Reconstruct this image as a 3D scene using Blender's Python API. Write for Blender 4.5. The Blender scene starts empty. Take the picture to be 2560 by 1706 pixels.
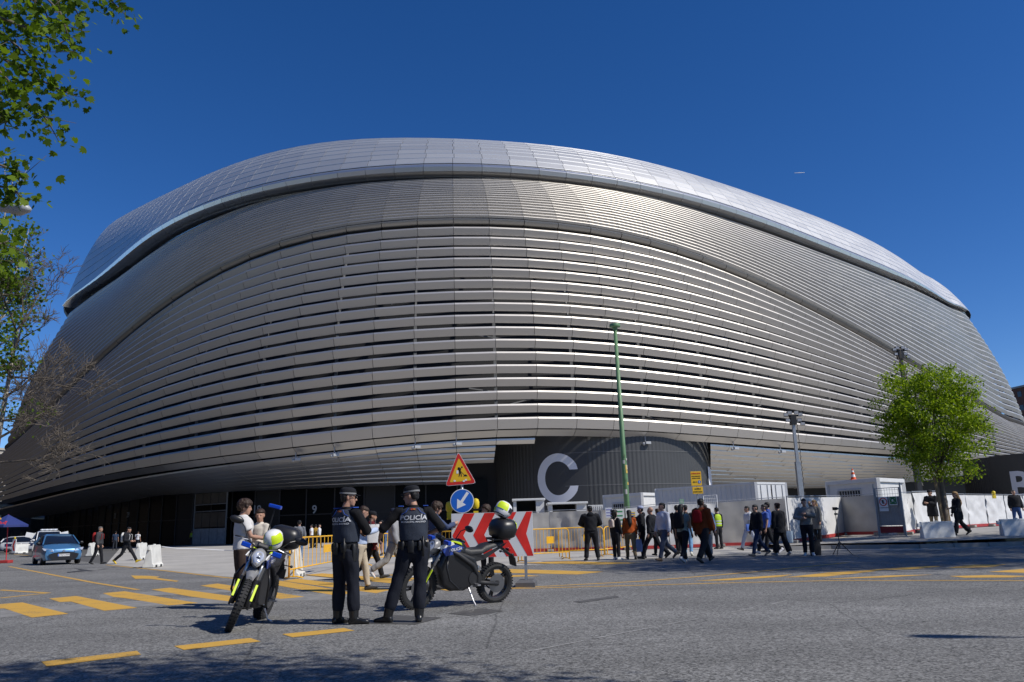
import bpy, bmesh, math, random
import numpy as np
from mathutils import Vector, Matrix, noise as mnoise
random.seed(7); np.random.seed(7)
R = math.radians
scene = bpy.context.scene
C = scene.collection

# ------------------------------------------------------------------ camera, sky, sun, exposure
F_PX, W_PX, H_PX = 1991.0, 2560.0, 1706.0
CAM_H, PITCH, ROLL = 1.25, R(13.0), 0.030
cam = bpy.data.cameras.new('camera'); cam_o = bpy.data.objects.new('camera', cam); C.objects.link(cam_o)
cam.sensor_width = 36.0; cam.lens = F_PX / W_PX * 36.0
cam.clip_start = 0.1; cam.clip_end = 30000
fwd = Vector((0, math.cos(PITCH), math.sin(PITCH)))
right0 = Vector((1, 0, 0)); up0 = right0.cross(fwd)
# the horizon climbs to the right in the photograph
cr = right0 * math.cos(ROLL) - up0 * math.sin(ROLL)
cu = up0 * math.cos(ROLL) + right0 * math.sin(ROLL)
CAM = Vector((0, 0, CAM_H))
M = Matrix((cr, cu, -fwd)).transposed().to_4x4(); M.translation = CAM
cam_o.matrix_world = M
scene.camera = cam_o

SUN_AZ = R(-24)      # direction TO the sun, measured from +X (negative = towards the camera side)
SUN_EL = R(45)
sun_dir = Vector((math.cos(SUN_EL) * math.cos(SUN_AZ), math.cos(SUN_EL) * math.sin(SUN_AZ), math.sin(SUN_EL)))
world = bpy.data.worlds.new('World'); scene.world = world; world.use_nodes = True
wn = world.node_tree; wn.nodes.clear()
sky = wn.nodes.new('ShaderNodeTexSky'); sky.sky_type = 'NISHITA'; sky.sun_disc = False
sky.sun_elevation = SUN_EL
sky.sun_rotation = math.atan2(sun_dir.x, sun_dir.y)
sky.altitude = 700; sky.air_density = 0.75; sky.dust_density = 0.15; sky.ozone_density = 3.0
bg = wn.nodes.new('ShaderNodeBackground'); bg.inputs['Strength'].default_value = 0.122
wo = wn.nodes.new('ShaderNodeOutputWorld')
hs = wn.nodes.new('ShaderNodeHueSaturation'); hs.inputs['Saturation'].default_value = 1.30; hs.inputs['Hue'].default_value = 0.510
wn.links.new(sky.outputs[0], hs.inputs['Color']); wn.links.new(hs.outputs[0], bg.inputs[0]); wn.links.new(bg.outputs[0], wo.inputs[0])
sl = bpy.data.lights.new('sun', 'SUN'); sl.energy = 4.4; sl.angle = R(0.53); sl.color = (1.0, 0.955, 0.88)
so = bpy.data.objects.new('sun', sl); C.objects.link(so)
so.rotation_euler = sun_dir.to_track_quat('Z', 'Y').to_euler()
vs = scene.view_settings
vs.view_transform = 'Standard'; vs.look = 'None'; vs.exposure = 0.0; vs.gamma = 1.0; vs.use_curve_mapping = False
scene.cycles.max_bounces = 6; scene.cycles.caustics_reflective = False; scene.cycles.caustics_refractive = False

# ------------------------------------------------------------------ photograph pixel (2560 x 1706) <-> place
def ray(x, y):
    d = cr * ((x - W_PX / 2) / F_PX) + cu * ((H_PX / 2 - y) / F_PX) + fwd
    return d.normalized()
def gp(x, y, z=0.0):
    d = ray(x, y); t = (z - CAM_H) / d.z
    return CAM + d * t
def at(x, y, Y):
    d = ray(x, y); return CAM + d * (Y / d.y)
def proj(p):
    v = Vector(p) - CAM; w = v.dot(fwd)
    return (W_PX / 2 + F_PX * v.dot(cr) / w, H_PX / 2 - F_PX * v.dot(cu) / w)
def foot(x, y, z=0.0):
    p = gp(x, y, z); return (p.x, p.y, z)

# ------------------------------------------------------------------ naming and linking
def tag(o, label, cat, group=None):
    o['label'] = label; o['category'] = cat
    if group: o['group'] = group
    return o
def thing(name, label, cat, loc=(0, 0, 0), rz=0.0, group=None):
    o = bpy.data.objects.new(name, None); C.objects.link(o)
    o.location = loc; o.rotation_euler = (0, 0, rz); o.empty_display_size = 0.2
    return tag(o, label, cat, group)
def mesh_obj(name, me, parent=None):
    o = bpy.data.objects.new(name, me); C.objects.link(o)
    if parent is not None: o.parent = parent
    return o
def copy_tree(o, parent=None):
    c = o.copy(); C.objects.link(c); c.parent = parent
    for ch in list(o.children): copy_tree(ch, c)
    return c
def frame(d, hint=Vector((0, 0, 1))):
    d = Vector(d).normalized()
    if abs(d.dot(hint)) > 0.98: hint = Vector((1, 0, 0))
    u = hint.cross(d).normalized(); v = d.cross(u)
    return u, v, d

class MB:
    """collects faces of one mesh"""
    def __init__(s): s.v = []; s.f = []; s.m = []
    def add(s, vs_, fs, mi=0):
        b = len(s.v); s.v += [tuple(p) for p in vs_]
        s.f += [tuple(i + b for i in f) for f in fs]; s.m += [mi] * len(fs); return s
    def box(s, c, size, mi=0, rz=0.0, rx=0.0, ry=0.0):
        hx, hy, hz = size[0] / 2, size[1] / 2, size[2] / 2
        m = Matrix.Rotation(rz, 3, 'Z') @ Matrix.Rotation(ry, 3, 'Y') @ Matrix.Rotation(rx, 3, 'X')
        vs_ = [Vector(c) + m @ Vector((a * hx, b * hy, e * hz)) for a in (-1, 1) for b in (-1, 1) for e in (-1, 1)]
        return s.add(vs_, [(0, 1, 3, 2), (4, 6, 7, 5), (0, 4, 5, 1), (2, 3, 7, 6), (0, 2, 6, 4), (1, 5, 7, 3)], mi)
    def beam(s, a, b, w, h, mi=0, hint=Vector((0, 0, 1))):
        a = Vector(a); b = Vector(b); u, v, d = frame(b - a, hint)
        vs_ = [p + u * (i * w / 2) + v * (j * h / 2) for p in (a, b) for i, j in ((-1, -1), (1, -1), (1, 1), (-1, 1))]
        return s.add(vs_, [(3, 2, 1, 0), (4, 5, 6, 7), (0, 1, 5, 4), (1, 2, 6, 5), (2, 3, 7, 6), (3, 0, 4, 7)], mi)
    def loft(s, rings, mi=0, cap=True, close=False):
        n = len(rings[0]); vs_ = [p for r in rings for p in r]; fs = []; k = len(rings)
        for i in range(k if close else k - 1):
            for j in range(n):
                a, b = i * n + j, i * n + (j + 1) % n; i2 = (i + 1) % k
                fs.append((a, b, i2 * n + (j + 1) % n, i2 * n + j))
        if cap and not close: fs += [tuple(range(n - 1, -1, -1)), tuple((k - 1) * n + j for j in range(n))]
        return s.add(vs_, fs, mi)
    def tube(s, pts, r, n=8, mi=0, cap=True, close=False):
        pts = [Vector(p) for p in pts]; k = len(pts)
        rs = r if isinstance(r, (list, tuple)) else [r] * k
        rings = []; pu = None
        for i, p in enumerate(pts):
            if close: d = pts[(i + 1) % k] - pts[i - 1]
            else: d = pts[min(i + 1, k - 1)] - pts[max(i - 1, 0)]
            d.normalize()
            if pu is None: u, v, _ = frame(d)
            else:
                u = pu - d * pu.dot(d); u.normalize(); v = d.cross(u)
            pu = u
            rings.append([p + (u * math.cos(2 * math.pi * j / n) + v * math.sin(2 * math.pi * j / n)) * rs[i] for j in range(n)])
        return s.loft(rings, mi, cap, close)
    def lathe(s, prof, c=(0, 0, 0), axis=(0, 0, 1), n=16, mi=0, cap=True):
        u, v, d = frame(axis); c = Vector(c)
        rings = [[c + d * z + (u * math.cos(2 * math.pi * j / n) + v * math.sin(2 * math.pi * j / n)) * max(r, 1e-4) for j in range(n)] for r, z in prof]
        return s.loft(rings, mi, cap)
    def torus(s, c, axis, R_, r, n=24, k=8, mi=0):
        u, v, d = frame(axis); c = Vector(c); rings = []
        for i in range(n):
            a = 2 * math.pi * i / n; e = u * math.cos(a) + v * math.sin(a)
            rings.append([c + e * (R_ + r * math.cos(2 * math.pi * j / k)) + d * (r * math.sin(2 * math.pi * j / k)) for j in range(k)])
        return s.loft(rings, mi, False, True)
    def prism(s, poly, o, ux, uy, th, mi=0, mside=None):
        """polygon (2d points) in the plane o + ux*a + uy*b, thickness th along ux x uy, outline front at +th"""
        o = Vector(o); ux = Vector(ux); uy = Vector(uy); nn = ux.cross(uy).normalized(); n = len(poly)
        fr = [o + ux * a + uy * b + nn * th for a, b in poly]; bk = [o + ux * a + uy * b for a, b in poly]
        base = len(s.v); s.v += [tuple(p) for p in fr + bk]
        s.f.append(tuple(base + i for i in range(n))); s.m.append(mi)
        s.f.append(tuple(base + n + i for i in range(n - 1, -1, -1))); s.m.append(mi if mside is None else mside)
        for i in range(n):
            j = (i + 1) % n
            s.f.append((base + j, base + i, base + n + i, base + n + j)); s.m.append(mi if mside is None else mside)
        return s
    def ball(s, c, r, nu=12, nv=8, mi=0, rot=None):
        r = (r, r, r) if not isinstance(r, (tuple, list)) else r; c = Vector(c); rings = []
        for i in range(nv + 1):
            ph = -math.pi / 2 + math.pi * (0.02 + 0.96 * i / nv); ring = []
            for j in range(nu):
                th = 2 * math.pi * j / nu
                q = Vector((r[0] * math.cos(ph) * math.cos(th), r[1] * math.cos(ph) * math.sin(th), r[2] * math.sin(ph)))
                if rot is not None: q = rot @ q
                ring.append(c + q)
            rings.append(ring)
        return s.loft(rings, mi)
    def mesh(s, name, mats, smooth=False):
        me = bpy.data.meshes.new(name); me.from_pydata(s.v, [], s.f)
        for m in (mats if isinstance(mats, (list, tuple)) else [mats]): me.materials.append(m)
        me.polygons.foreach_set('material_index', s.m)
        if smooth: me.polygons.foreach_set('use_smooth', [True] * len(s.f))
        me.update(); return me
    def build(s, name, mats, parent=None, smooth=False, bevel=0.0, auto=None):
        o = mesh_obj(name, s.mesh(name, mats, smooth), parent)
        if auto is not None and smooth:
            try: o.data.set_sharp_from_angle(angle=R(auto))
            except Exception: pass
        if bevel:
            b = o.modifiers.new('bevel', 'BEVEL'); b.width = bevel; b.segments = 2; b.limit_method = 'ANGLE'; b.angle_limit = R(40)
        return o

# ------------------------------------------------------------------ materials
MATS = {}
def mat(name, col, rough=0.6, metal=0.0, spec=0.5, var=0.0, vscale=3.0, bump=0.0, bscale=40.0, island=0.0, coat=0.0, trans=0.0, alpha=1.0, emit=None):
    if name in MATS: return MATS[name]
    m = bpy.data.materials.new(name); m.use_nodes = True; nt = m.node_tree; N = nt.nodes; L = nt.links
    b = N['Principled BSDF']
    b.inputs['Base Color'].default_value = (*col, 1); b.inputs['Roughness'].default_value = rough
    b.inputs['Metallic'].default_value = metal; b.inputs['Specular IOR Level'].default_value = spec
    if coat: b.inputs['Coat Weight'].default_value = coat; b.inputs['Coat Roughness'].default_value = 0.06
    if trans: b.inputs['Transmission Weight'].default_value = trans
    if alpha < 1: b.inputs['Alpha'].default_value = alpha
    if emit: b.inputs['Emission Color'].default_value = (*emit[:3], 1); b.inputs['Emission Strength'].default_value = emit[3]
    val = None
    if var:
        tc = N.new('ShaderNodeTexCoord'); nz = N.new('ShaderNodeTexNoise'); nz.inputs['Scale'].default_value = vscale; nz.inputs['Detail'].default_value = 6
        L.new(tc.outputs['Object'], nz.inputs['Vector'])
        mr = N.new('ShaderNodeMapRange'); mr.inputs['From Min'].default_value = 0.3; mr.inputs['From Max'].default_value = 0.7
        mr.inputs['To Min'].default_value = 1 - var; mr.inputs['To Max'].default_value = 1 + var
        L.new(nz.outputs['Fac'], mr.inputs['Value']); val = mr.outputs[0]
    if island:
        g = N.new('ShaderNodeNewGeometry'); mr2 = N.new('ShaderNodeMapRange')
        mr2.inputs['To Min'].default_value = 1 - island; mr2.inputs['To Max'].default_value = 1 + island
        L.new(g.outputs['Random Per Island'], mr2.inputs['Value'])
        if val is None: val = mr2.outputs[0]
        else:
            mm = N.new('ShaderNodeMath'); mm.operation = 'MULTIPLY'; L.new(val, mm.inputs[0]); L.new(mr2.outputs[0], mm.inputs[1]); val = mm.outputs[0]
    if val is not None:
        mx = N.new('ShaderNodeVectorMath'); mx.operation = 'SCALE'; mx.inputs[0].default_value = col
        L.new(val, mx.inputs['Scale']); L.new(mx.outputs[0], b.inputs['Base Color'])
    if bump:
        tc = N.new('ShaderNodeTexCoord'); nz = N.new('ShaderNodeTexNoise'); nz.inputs['Scale'].default_value = bscale; nz.inputs['Detail'].default_value = 4
        bp = N.new('ShaderNodeBump'); bp.inputs['Strength'].default_value = bump; bp.inputs['Distance'].default_value = 0.02
        L.new(tc.outputs['Object'], nz.inputs['Vector']); L.new(nz.outputs['Fac'], bp.inputs['Height']); L.new(bp.outputs[0], b.inputs['Normal'])
    MATS[name] = m; return m

def text_mesh(txt, size, th=0.004, mat_=None, align='CENTER', sx=1.0, shear=0.0, bold=0.0):
    cu_ = bpy.data.curves.new('lettering', 'FONT'); cu_.body = txt; cu_.size = size; cu_.extrude = th; cu_.align_x = align; cu_.align_y = 'CENTER'
    cu_.resolution_u = 3; cu_.shear = shear; cu_.offset = bold
    o = bpy.data.objects.new('lettering', cu_); C.objects.link(o)
    dg = bpy.context.evaluated_depsgraph_get(); me = bpy.data.meshes.new_from_object(o.evaluated_get(dg))
    bpy.data.objects.remove(o); bpy.data.curves.remove(cu_)
    if sx != 1.0:
        for v in me.vertices: v.co.x *= sx
    me.materials.clear(); me.materials.append(mat_); return me
def put_text(txt, size, o, ux, uy, mat_, parent, name='lettering', sx=1.0, th=0.004, shear=0.0, bold=0.0):
    """flat lettering in the plane spanned by ux, uy (parent's local space)"""
    me = text_mesh(txt, size, th, mat_, sx=sx, shear=shear, bold=bold)
    ux = Vector(ux).normalized(); uy = Vector(uy).normalized(); nn = ux.cross(uy)
    m = Matrix((ux, uy, nn)).transposed().to_4x4(); m.translation = Vector(o)
    me.transform(m); return mesh_obj(name, me, parent)

# ------------------------------------------------------------------ ground
def crop3(x, y): return (x / 1.8383, 853 + y / 1.8383)
def crop4(x, y): return (1280 + x / 1.8383, 853 + y / 1.8383)
def zl(x, y): return (x / 4.2018, 1220 + y / 4.2018)

def asphalt():
    m = bpy.data.materials.new('asphalt'); m.use_nodes = True; nt = m.node_tree; N = nt.nodes; L = nt.links; b = N['Principled BSDF']
    tc = N.new('ShaderNodeTexCoord')
    def nz(scale, detail=4, rough=0.6):
        n = N.new('ShaderNodeTexNoise'); n.inputs['Scale'].default_value = scale; n.inputs['Detail'].default_value = detail; n.inputs['Roughness'].default_value = rough
        L.new(tc.outputs['Object'], n.inputs['Vector']); return n.outputs['Fac']
    def rng(v, a, b_, c, d):
        r = N.new('ShaderNodeMapRange'); r.inputs['From Min'].default_value = a; r.inputs['From Max'].default_value = b_
        r.inputs['To Min'].default_value = c; r.inputs['To Max'].default_value = d; L.new(v, r.inputs['Value']); return r.outputs[0]
    def mul(a, b_):
        k = N.new('ShaderNodeMath'); k.operation = 'MULTIPLY'; L.new(a, k.inputs[0]); L.new(b_, k.inputs[1]); return k.outputs[0]
    vo = N.new('ShaderNodeTexVoronoi'); vo.inputs['Scale'].default_value = 48; L.new(tc.outputs['Object'], vo.inputs['Vector'])
    sep = N.new('ShaderNodeSeparateColor'); L.new(vo.outputs['Color'], sep.inputs[0])
    stones = rng(sep.outputs[0], 0.0, 1.0, 0.36, 1.7)
    grain = rng(nz(150, 3), 0.3, 0.7, 0.72, 1.3)
    mp = N.new('ShaderNodeMapping'); mp.inputs['Scale'].default_value = (0.06, 0.5, 1); mp.inputs['Rotation'].default_value = (0, 0, -0.12)
    L.new(tc.outputs['Object'], mp.inputs['Vector'])
    st = N.new('ShaderNodeTexNoise'); st.inputs['Scale'].default_value = 1.0; st.inputs['Detail'].default_value = 4; L.new(mp.outputs[0], st.inputs['Vector'])
    tracks = rng(st.outputs['Fac'], 0.3, 0.7, 0.78, 1.2)
    blot = rng(nz(0.6, 5), 0.3, 0.7, 0.88, 1.12)
    stain = rng(nz(1.7, 6, 0.7), 0.64, 0.74, 1.0, 0.72)
    wp = N.new('ShaderNodeMixRGB'); wp.inputs[0].default_value = 0.12; nzc = N.new('ShaderNodeTexNoise'); nzc.inputs['Scale'].default_value = 1.3; L.new(tc.outputs['Object'], nzc.inputs['Vector']); L.new(tc.outputs['Object'], wp.inputs[1]); L.new(nzc.outputs['Color'], wp.inputs[2])
    cr_ = N.new('ShaderNodeTexVoronoi'); cr_.feature = 'DISTANCE_TO_EDGE'; cr_.inputs['Scale'].default_value = 0.22; L.new(wp.outputs[0], cr_.inputs['Vector'])
    crack = rng(cr_.outputs['Distance'], 0.0, 0.004, 0.55, 1.0)
    v = mul(mul(mul(mul(mul(stones, grain), tracks), blot), stain), crack)
    sc = N.new('ShaderNodeVectorMath'); sc.operation = 'SCALE'; sc.inputs[0].default_value = (0.172, 0.170, 0.164)
    L.new(v, sc.inputs['Scale'])
    L.new(sc.outputs[0], b.inputs['Base Color']); b.inputs['Roughness'].default_value = 0.85; b.inputs['Specular IOR Level'].default_value = 0.3
    bp = N.new('ShaderNodeBump'); bp.inputs['Strength'].default_value = 0.7; bp.inputs['Distance'].default_value = 0.006
    L.new(sep.outputs[0], bp.inputs['Height']); L.new(bp.outputs[0], b.inputs['Normal'])
    return m
def concrete(name, col, joint=0.0, contrast=0.1):
    m = bpy.data.materials.new(name); m.use_nodes = True; nt = m.node_tree; N = nt.nodes; L = nt.links; b = N['Principled BSDF']
    tc = N.new('ShaderNodeTexCoord'); val = None
    for s_, lo, hi in ((0.35, 1 - contrast, 1 + contrast), (3.0, 1 - contrast * .6, 1 + contrast * .6), (60, 0.9, 1.1)):
        n = N.new('ShaderNodeTexNoise'); n.inputs['Scale'].default_value = s_; n.inputs['Detail'].default_value = 5; L.new(tc.outputs['Object'], n.inputs['Vector'])
        r = N.new('ShaderNodeMapRange'); r.inputs['From Min'].default_value = 0.3; r.inputs['From Max'].default_value = 0.7; r.inputs['To Min'].default_value = lo; r.inputs['To Max'].default_value = hi
        L.new(n.outputs['Fac'], r.inputs['Value'])
        if val is None: val = r.outputs[0]
        else:
            k = N.new('ShaderNodeMath'); k.operation = 'MULTIPLY'; L.new(val, k.inputs[0]); L.new(r.outputs[0], k.inputs[1]); val = k.outputs[0]
    sc = N.new('ShaderNodeVectorMath'); sc.operation = 'SCALE'; sc.inputs[0].default_value = col; L.new(val, sc.inputs['Scale'])
    L.new(sc.outputs[0], b.inputs['Base Color']); b.inputs['Roughness'].default_value = 0.85; b.inputs['Specular IOR Level'].default_value = 0.3
    return m
def paint_mat():
    m = bpy.data.materials.new('worn_yellow_paint'); m.use_nodes = True; nt = m.node_tree; N = nt.nodes; L = nt.links; b = N['Principled BSDF']
    tc = N.new('ShaderNodeTexCoord')
    n1 = N.new('ShaderNodeTexNoise'); n1.inputs['Scale'].default_value = 38; n1.inputs['Detail'].default_value = 5; n1.inputs['Roughness'].default_value = 0.75
    n2 = N.new('ShaderNodeTexNoise'); n2.inputs['Scale'].default_value = 1.6; n2.inputs['Detail'].default_value = 4
    for n in (n1, n2): L.new(tc.outputs['Object'], n.inputs['Vector'])
    ad = N.new('ShaderNodeMath'); ad.operation = 'MULTIPLY_ADD'; ad.inputs[1].default_value = 0.5; L.new(n2.outputs['Fac'], ad.inputs[0]); L.new(n1.outputs['Fac'], ad.inputs[2])
    r = N.new('ShaderNodeMapRange'); r.inputs['From Min'].default_value = 0.80; r.inputs['From Max'].default_value = 0.96; L.new(ad.outputs[0], r.inputs['Value'])
    mx = N.new('ShaderNodeMixRGB'); L.new(r.outputs[0], mx.inputs[0]); mx.inputs[1].default_value = (0.60, 0.345, 0.055, 1); mx.inputs[2].default_value = (0.16, 0.14, 0.11, 1)
    L.new(mx.outputs[0], b.inputs['Base Color']); b.inputs['Roughness'].default_value = 0.75
    return m
M_asphalt = asphalt(); M_yellow = paint_mat()
M_plaza = concrete('plaza_concrete', (0.41, 0.39, 0.355), contrast=0.13)
M_walk = concrete('pavement_concrete', (0.33, 0.315, 0.29), contrast=0.08)
M_kerb = concrete('kerb_stone', (0.26, 0.255, 0.245), contrast=0.1)

def sheet(name, pts, m, z=0.0, kind='structure', zf=None):
    b = MB(); b.add([(p[0], p[1], (z if zf is None else zf(p[0], p[1]))) for p in pts], [tuple(range(len(pts)))])
    o = b.build(name, m)
    if o.data.polygons[0].normal.z < 0: o.data.flip_normals()
    o['kind'] = kind; return o
sheet('ground', [(-6000, -6000), (6000, -6000), (6000, 12000), (-6000, 12000)], mat('city_ground', (0.085, 0.083, 0.078), 0.9, var=0.2, vscale=0.05), -0.03)
sheet('plaza', [gp(*zl(1115, 800)), gp(560, 1475), gp(1300, 1470), (60, 24), (95, 60), (100, 175), (-20, 130), (-37, 112), gp(300, 1371)], M_plaza, -0.012)  # cut short at left; dark ground stands in for the shaded plaza there
# carriageway: crosses in front of the camera and runs off to the left
road_pts = [gp(*zl(1115, 800)), gp(*zl(2353, 931)), gp(760, 1452), gp(1180, 1418), gp(1440, 1407), gp(1700, 1392), gp(1960, 1377), gp(2300, 1374), gp(2560, 1366)]
far_l = gp(-420, 1392); 
sheet('road', [gp(-900, 1420), far_l, gp(*zl(200, 700))] + road_pts + [(70, 33, 0), (70, -40, 0), (-70, -40, 0)], M_asphalt, 0.0)
# the raised pavement on the right climbs gently away from the road
def walk_z(x, y): return 0.13
walk = [gp(1960, 1376), gp(2080, 1373), gp(2300, 1371), gp(2560, 1364)]
wb = MB(); kb = MB()
wpts = [(p.x, p.y) for p in walk] + [(60, 32.0)]
KZ = 0.13
def slope_z(x, y):
    return KZ + 0.30 * min(1.0, max(0.0, (x - 9.0) / 10.0)) * min(1.0, max(0.0, (y - 27.0) / 6.0))
rows = 14
for i in range(len(wpts) - 1):
    for j in range(rows):
        q = []
        for (a, jj) in ((i, j), (i + 1, j), (i + 1, j + 1), (i, j + 1)):
            x, y = wpts[a]; s_ = y + 0.22 + jj * 1.6; q.append((x * (1 + 0.012 * jj), s_, slope_z(x, s_)))
        wb.add(q, [(0, 1, 2, 3)])
o = wb.build('pavement', M_walk); o['kind'] = 'structure'
for i in range(len(wpts) - 1):
    (x0, y0), (x1, y1) = wpts[i], wpts[i + 1]
    n = max(1, int(math.hypot(x1 - x0, y1 - y0) / 1.0))
    for k in range(n):
        a = (x0 + (x1 - x0) * (k + 0.01) / n, y0 + (y1 - y0) * (k + 0.01) / n); c = (x0 + (x1 - x0) * (k + 0.99) / n, y0 + (y1 - y0) * (k + 0.99) / n)
        if a[0] > 24: break
        b = MB(); z1 = KZ + 0.004
        b.add([(a[0], a[1], -0.01), (c[0], c[1], -0.01), (c[0], c[1] + .22, -0.01), (a[0], a[1] + .22, -0.01), (a[0], a[1] + .02, z1), (c[0], c[1] + .02, z1), (c[0], c[1] + .22, z1), (a[0], a[1] + .22, z1)],
              [(0, 1, 5, 4), (1, 2, 6, 5), (2, 3, 7, 6), (3, 0, 4, 7), (4, 5, 6, 7)])
        kerb_o = b.build('kerb_stone', M_kerb, o)

# painted markings, each stroke its own sheet
def stroke(pts, name='yellow_road_marking', m=None, z=0.004):
    return sheet(name, [gp(*p) for p in pts], m or M_yellow, z)
for q in ([(190, 1475), (630, 1425), (648, 1443), (215, 1497)], [(800, 1403), (1150, 1366), (1198, 1382), (845, 1421)], [(1297, 1348), (1580, 1320), (1630, 1332), (1345, 1363)]):
    stroke([crop3(*p) for p in q], 'yellow_dash')
for q in ([(-260, 1245), (235, 1205), (720, 1325), (335, 1365), (45, 1268), (-230, 1285)], [(515, 1165), (800, 1137), (1445, 1263), (1095, 1293), (745, 1196), (630, 1202)],
          [(1080, 1108), (1310, 1088), (2085, 1212), (1775, 1236), (1310, 1160), (1190, 1148)], [(1590, 1070), (1790, 1050), (2620, 1165), (2480, 1205), (1990, 1142)]):
    stroke([zl(*p) for p in q], 'crossing_bar')
for q in ([(920, 1125), (1000, 1115), (1400, 1176), (1290, 1186)], [(1080, 1090), (1160, 1082), (1640, 1158), (1540, 1170)], [(1300, 1103), (1370, 1093), (1800, 1143), (1730, 1160)],
          [(1400, 1075), (1480, 1068), (1900, 1098), (1840, 1118)], [(1780, 1075), (1950, 1062), (2050, 1085), (1900, 1096)],[(2000, 1140), (2060, 1120), (2150, 1132), (2070, 1150)]):
    stroke([crop3(*p) for p in q], 'crossing_bar')
def line_px(pts, w, conv, name='yellow_lane_line'):
    """painted line of constant real width through photo points"""
    g = [gp(*conv(*p)) for p in pts]; L_, R_ = [], []
    for i, p in enumerate(g):
        d = (g[min(i + 1, len(g) - 1)] - g[max(i - 1, 0)]).normalized(); n = Vector((-d.y, d.x, 0))
        L_.append(p + n * w / 2); R_.append(p - n * w / 2)
    b = MB(); k = len(g); b.add([(p.x, p.y, 0.004) for p in L_ + R_], [(i, i + 1, k + i + 1, k + i) for i in range(k - 1)])
    o = b.build(name, M_yellow); 
    if o.data.polygons[0].normal.z < 0: o.data.flip_normals()
    o['kind'] = 'structure'; return o
line_px([(95, 827), (500, 905), (1000, 1000), (1450, 1072)], 0.13, zl)
line_px([(1115, 810), (1700, 868), (2353, 942), (2800, 985)], 0.13, zl)
line_px([(50, 687), (190, 702), (340, 717)], 0.13, zl)
line_px([(0, 1074), (250, 1090), (505, 1106), (0, 1160)], 0.16, zl)
stroke([zl(*p) for p in [(1375, 922), (1560, 925), (1680, 935), (1640, 946), (1880, 978), (1850, 988), (1580, 958), (1500, 955), (1420, 958)]], 'yellow_arrow')
line_px([(-60, 1141), (600, 1123), (1000, 1112), (1500, 1101), (2000, 1101), (2500, 1103)], 0.12, crop4)
line_px([(-60, 1139), (300, 1120), (590, 1105), (860, 1083), (1130, 1060), (1540, 1019)], 0.13, crop4)
for q in ([(830, 1112), (1010, 1092), (1290, 1062), (1240, 1080), (1010, 1106)], [(1250, 1098), (1450, 1062), (1720, 1038), (1640, 1058), (1440, 1092)], [(1420, 1103), (1720, 1075), (1940, 1068), (1700, 1090)],
          [(1640, 1058), (1900, 1030), (1985, 1030), (1830, 1055)], [(1985, 1052), (2120, 1024), (2270, 1022), (2210, 1042)], [(2190, 1065), (2360, 1042), (2560, 1038), (2400, 1075)], [(2010, 1080), (2200, 1072), (2400, 1080), (2300, 1090), (2080, 1092)],
          [(0, 1020), (250, 1008), (620, 1020), (400, 1032)], [(-250, 1062), (0, 1040), (420, 1060), (300, 1080), (100, 1072)], [(-200, 1082), (60, 1072), (130, 1080), (-100, 1092)]):
    cy_ = sum(p[1] for p in q) / len(q); stroke([crop4(p[0], cy_ + (p[1] - cy_) * .62) for p in q], 'yellow_hatching')
M_patch = mat('dark_patch', (0.045, 0.045, 0.047), 0.8, var=0.25, vscale=6)
stroke([zl(*p) for p in [(775, 845), (985, 870), (700, 895), (705, 885), (850, 868)]], 'blacked_out_marking', M_patch, 0.0045)
M_pale = mat('pale_repair', (0.23, 0.225, 0.215), 0.85, var=0.25, vscale=5)
stroke([(0, 1545), (250, 1522), (560, 1508), (820, 1500), (990, 1478), (980, 1470), (800, 1485), (560, 1492), (240, 1508), (0, 1528)], 'pale_repair_strip', M_pale, 0.003)
stroke([(250, 1497), (380, 1490), (640, 1478), (640, 1472), (380, 1480), (250, 1487)], 'pale_repair_strip', M_pale, 0.003)
M_wline = mat('worn_white_paint', (0.30, 0.295, 0.285), 0.8, var=0.3, vscale=8)
for a_, c_ in (((60, 1430), (330, 1378)), ((380, 1368), (640, 1318)), ((700, 1305), (860, 1276)), ((1010, 1246), (1110, 1226)), ((1190, 1210), (1262, 1194))):
    line_px([a_, c_], 0.035, crop4, 'worn_white_line').data.materials[0] = M_wline
M_metal_plate = mat('worn_cover', (0.09, 0.088, 0.085), 0.6, var=0.3, vscale=9)
stroke([(905, 1560), (975, 1538), (1105, 1545), (1040, 1562)], 'utility_cover', M_metal_plate, 0.005)
stroke([(1120, 1535), (1200, 1522), (1260, 1528), (1180, 1541)], 'utility_cover', M_metal_plate, 0.005)
stroke([(1435, 1505), (1540, 1490), (1550, 1494), (1450, 1508)], 'utility_cover', M_metal_plate, 0.005)

# ------------------------------------------------------------------ the stadium
def c1(x, y): return (x / 1.8383, y / 1.8383)
def c2(x, y): return (1280 + x / 1.8383, y / 1.8383)
def poly(*segs):
    p = sorted(set([q for s in segs for q in s])); return np.array(p, float)
cA = poly([c1(*p) for p in ((215, 1560), (255, 1440), (270, 1400), (300, 1310), (340, 1240), (400, 1160), (520, 1050), (640, 970), (780, 895), (900, 838), (1060, 778), (1180, 737), (1440, 685), (1740, 655), (2000, 647))],
          [c2(*p) for p in ((0, 667), (200, 690), (400, 725), (600, 765), (800, 815), (1000, 868), (1200, 940), (1350, 1000), (1500, 1060), (1620, 1115), (1750, 1200), (1900, 1300), (2070, 1415))])
cL = poly([c1(*p) for p in ((270, 1430), (360, 1330), (450, 1260), (560, 1170), (680, 1085), (790, 1010), (870, 962), (980, 908), (1110, 870), (1265, 830), (1440, 800), (1650, 775), (1870, 755), (2050, 749))],
          [c2(*p) for p in ((0, 757), (100, 765), (300, 785), (500, 818), (800, 890), (1000, 945), (1200, 1015), (1400, 1090), (1600, 1170), (1800, 1265), (2000, 1372), (2070, 1415))])
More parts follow.
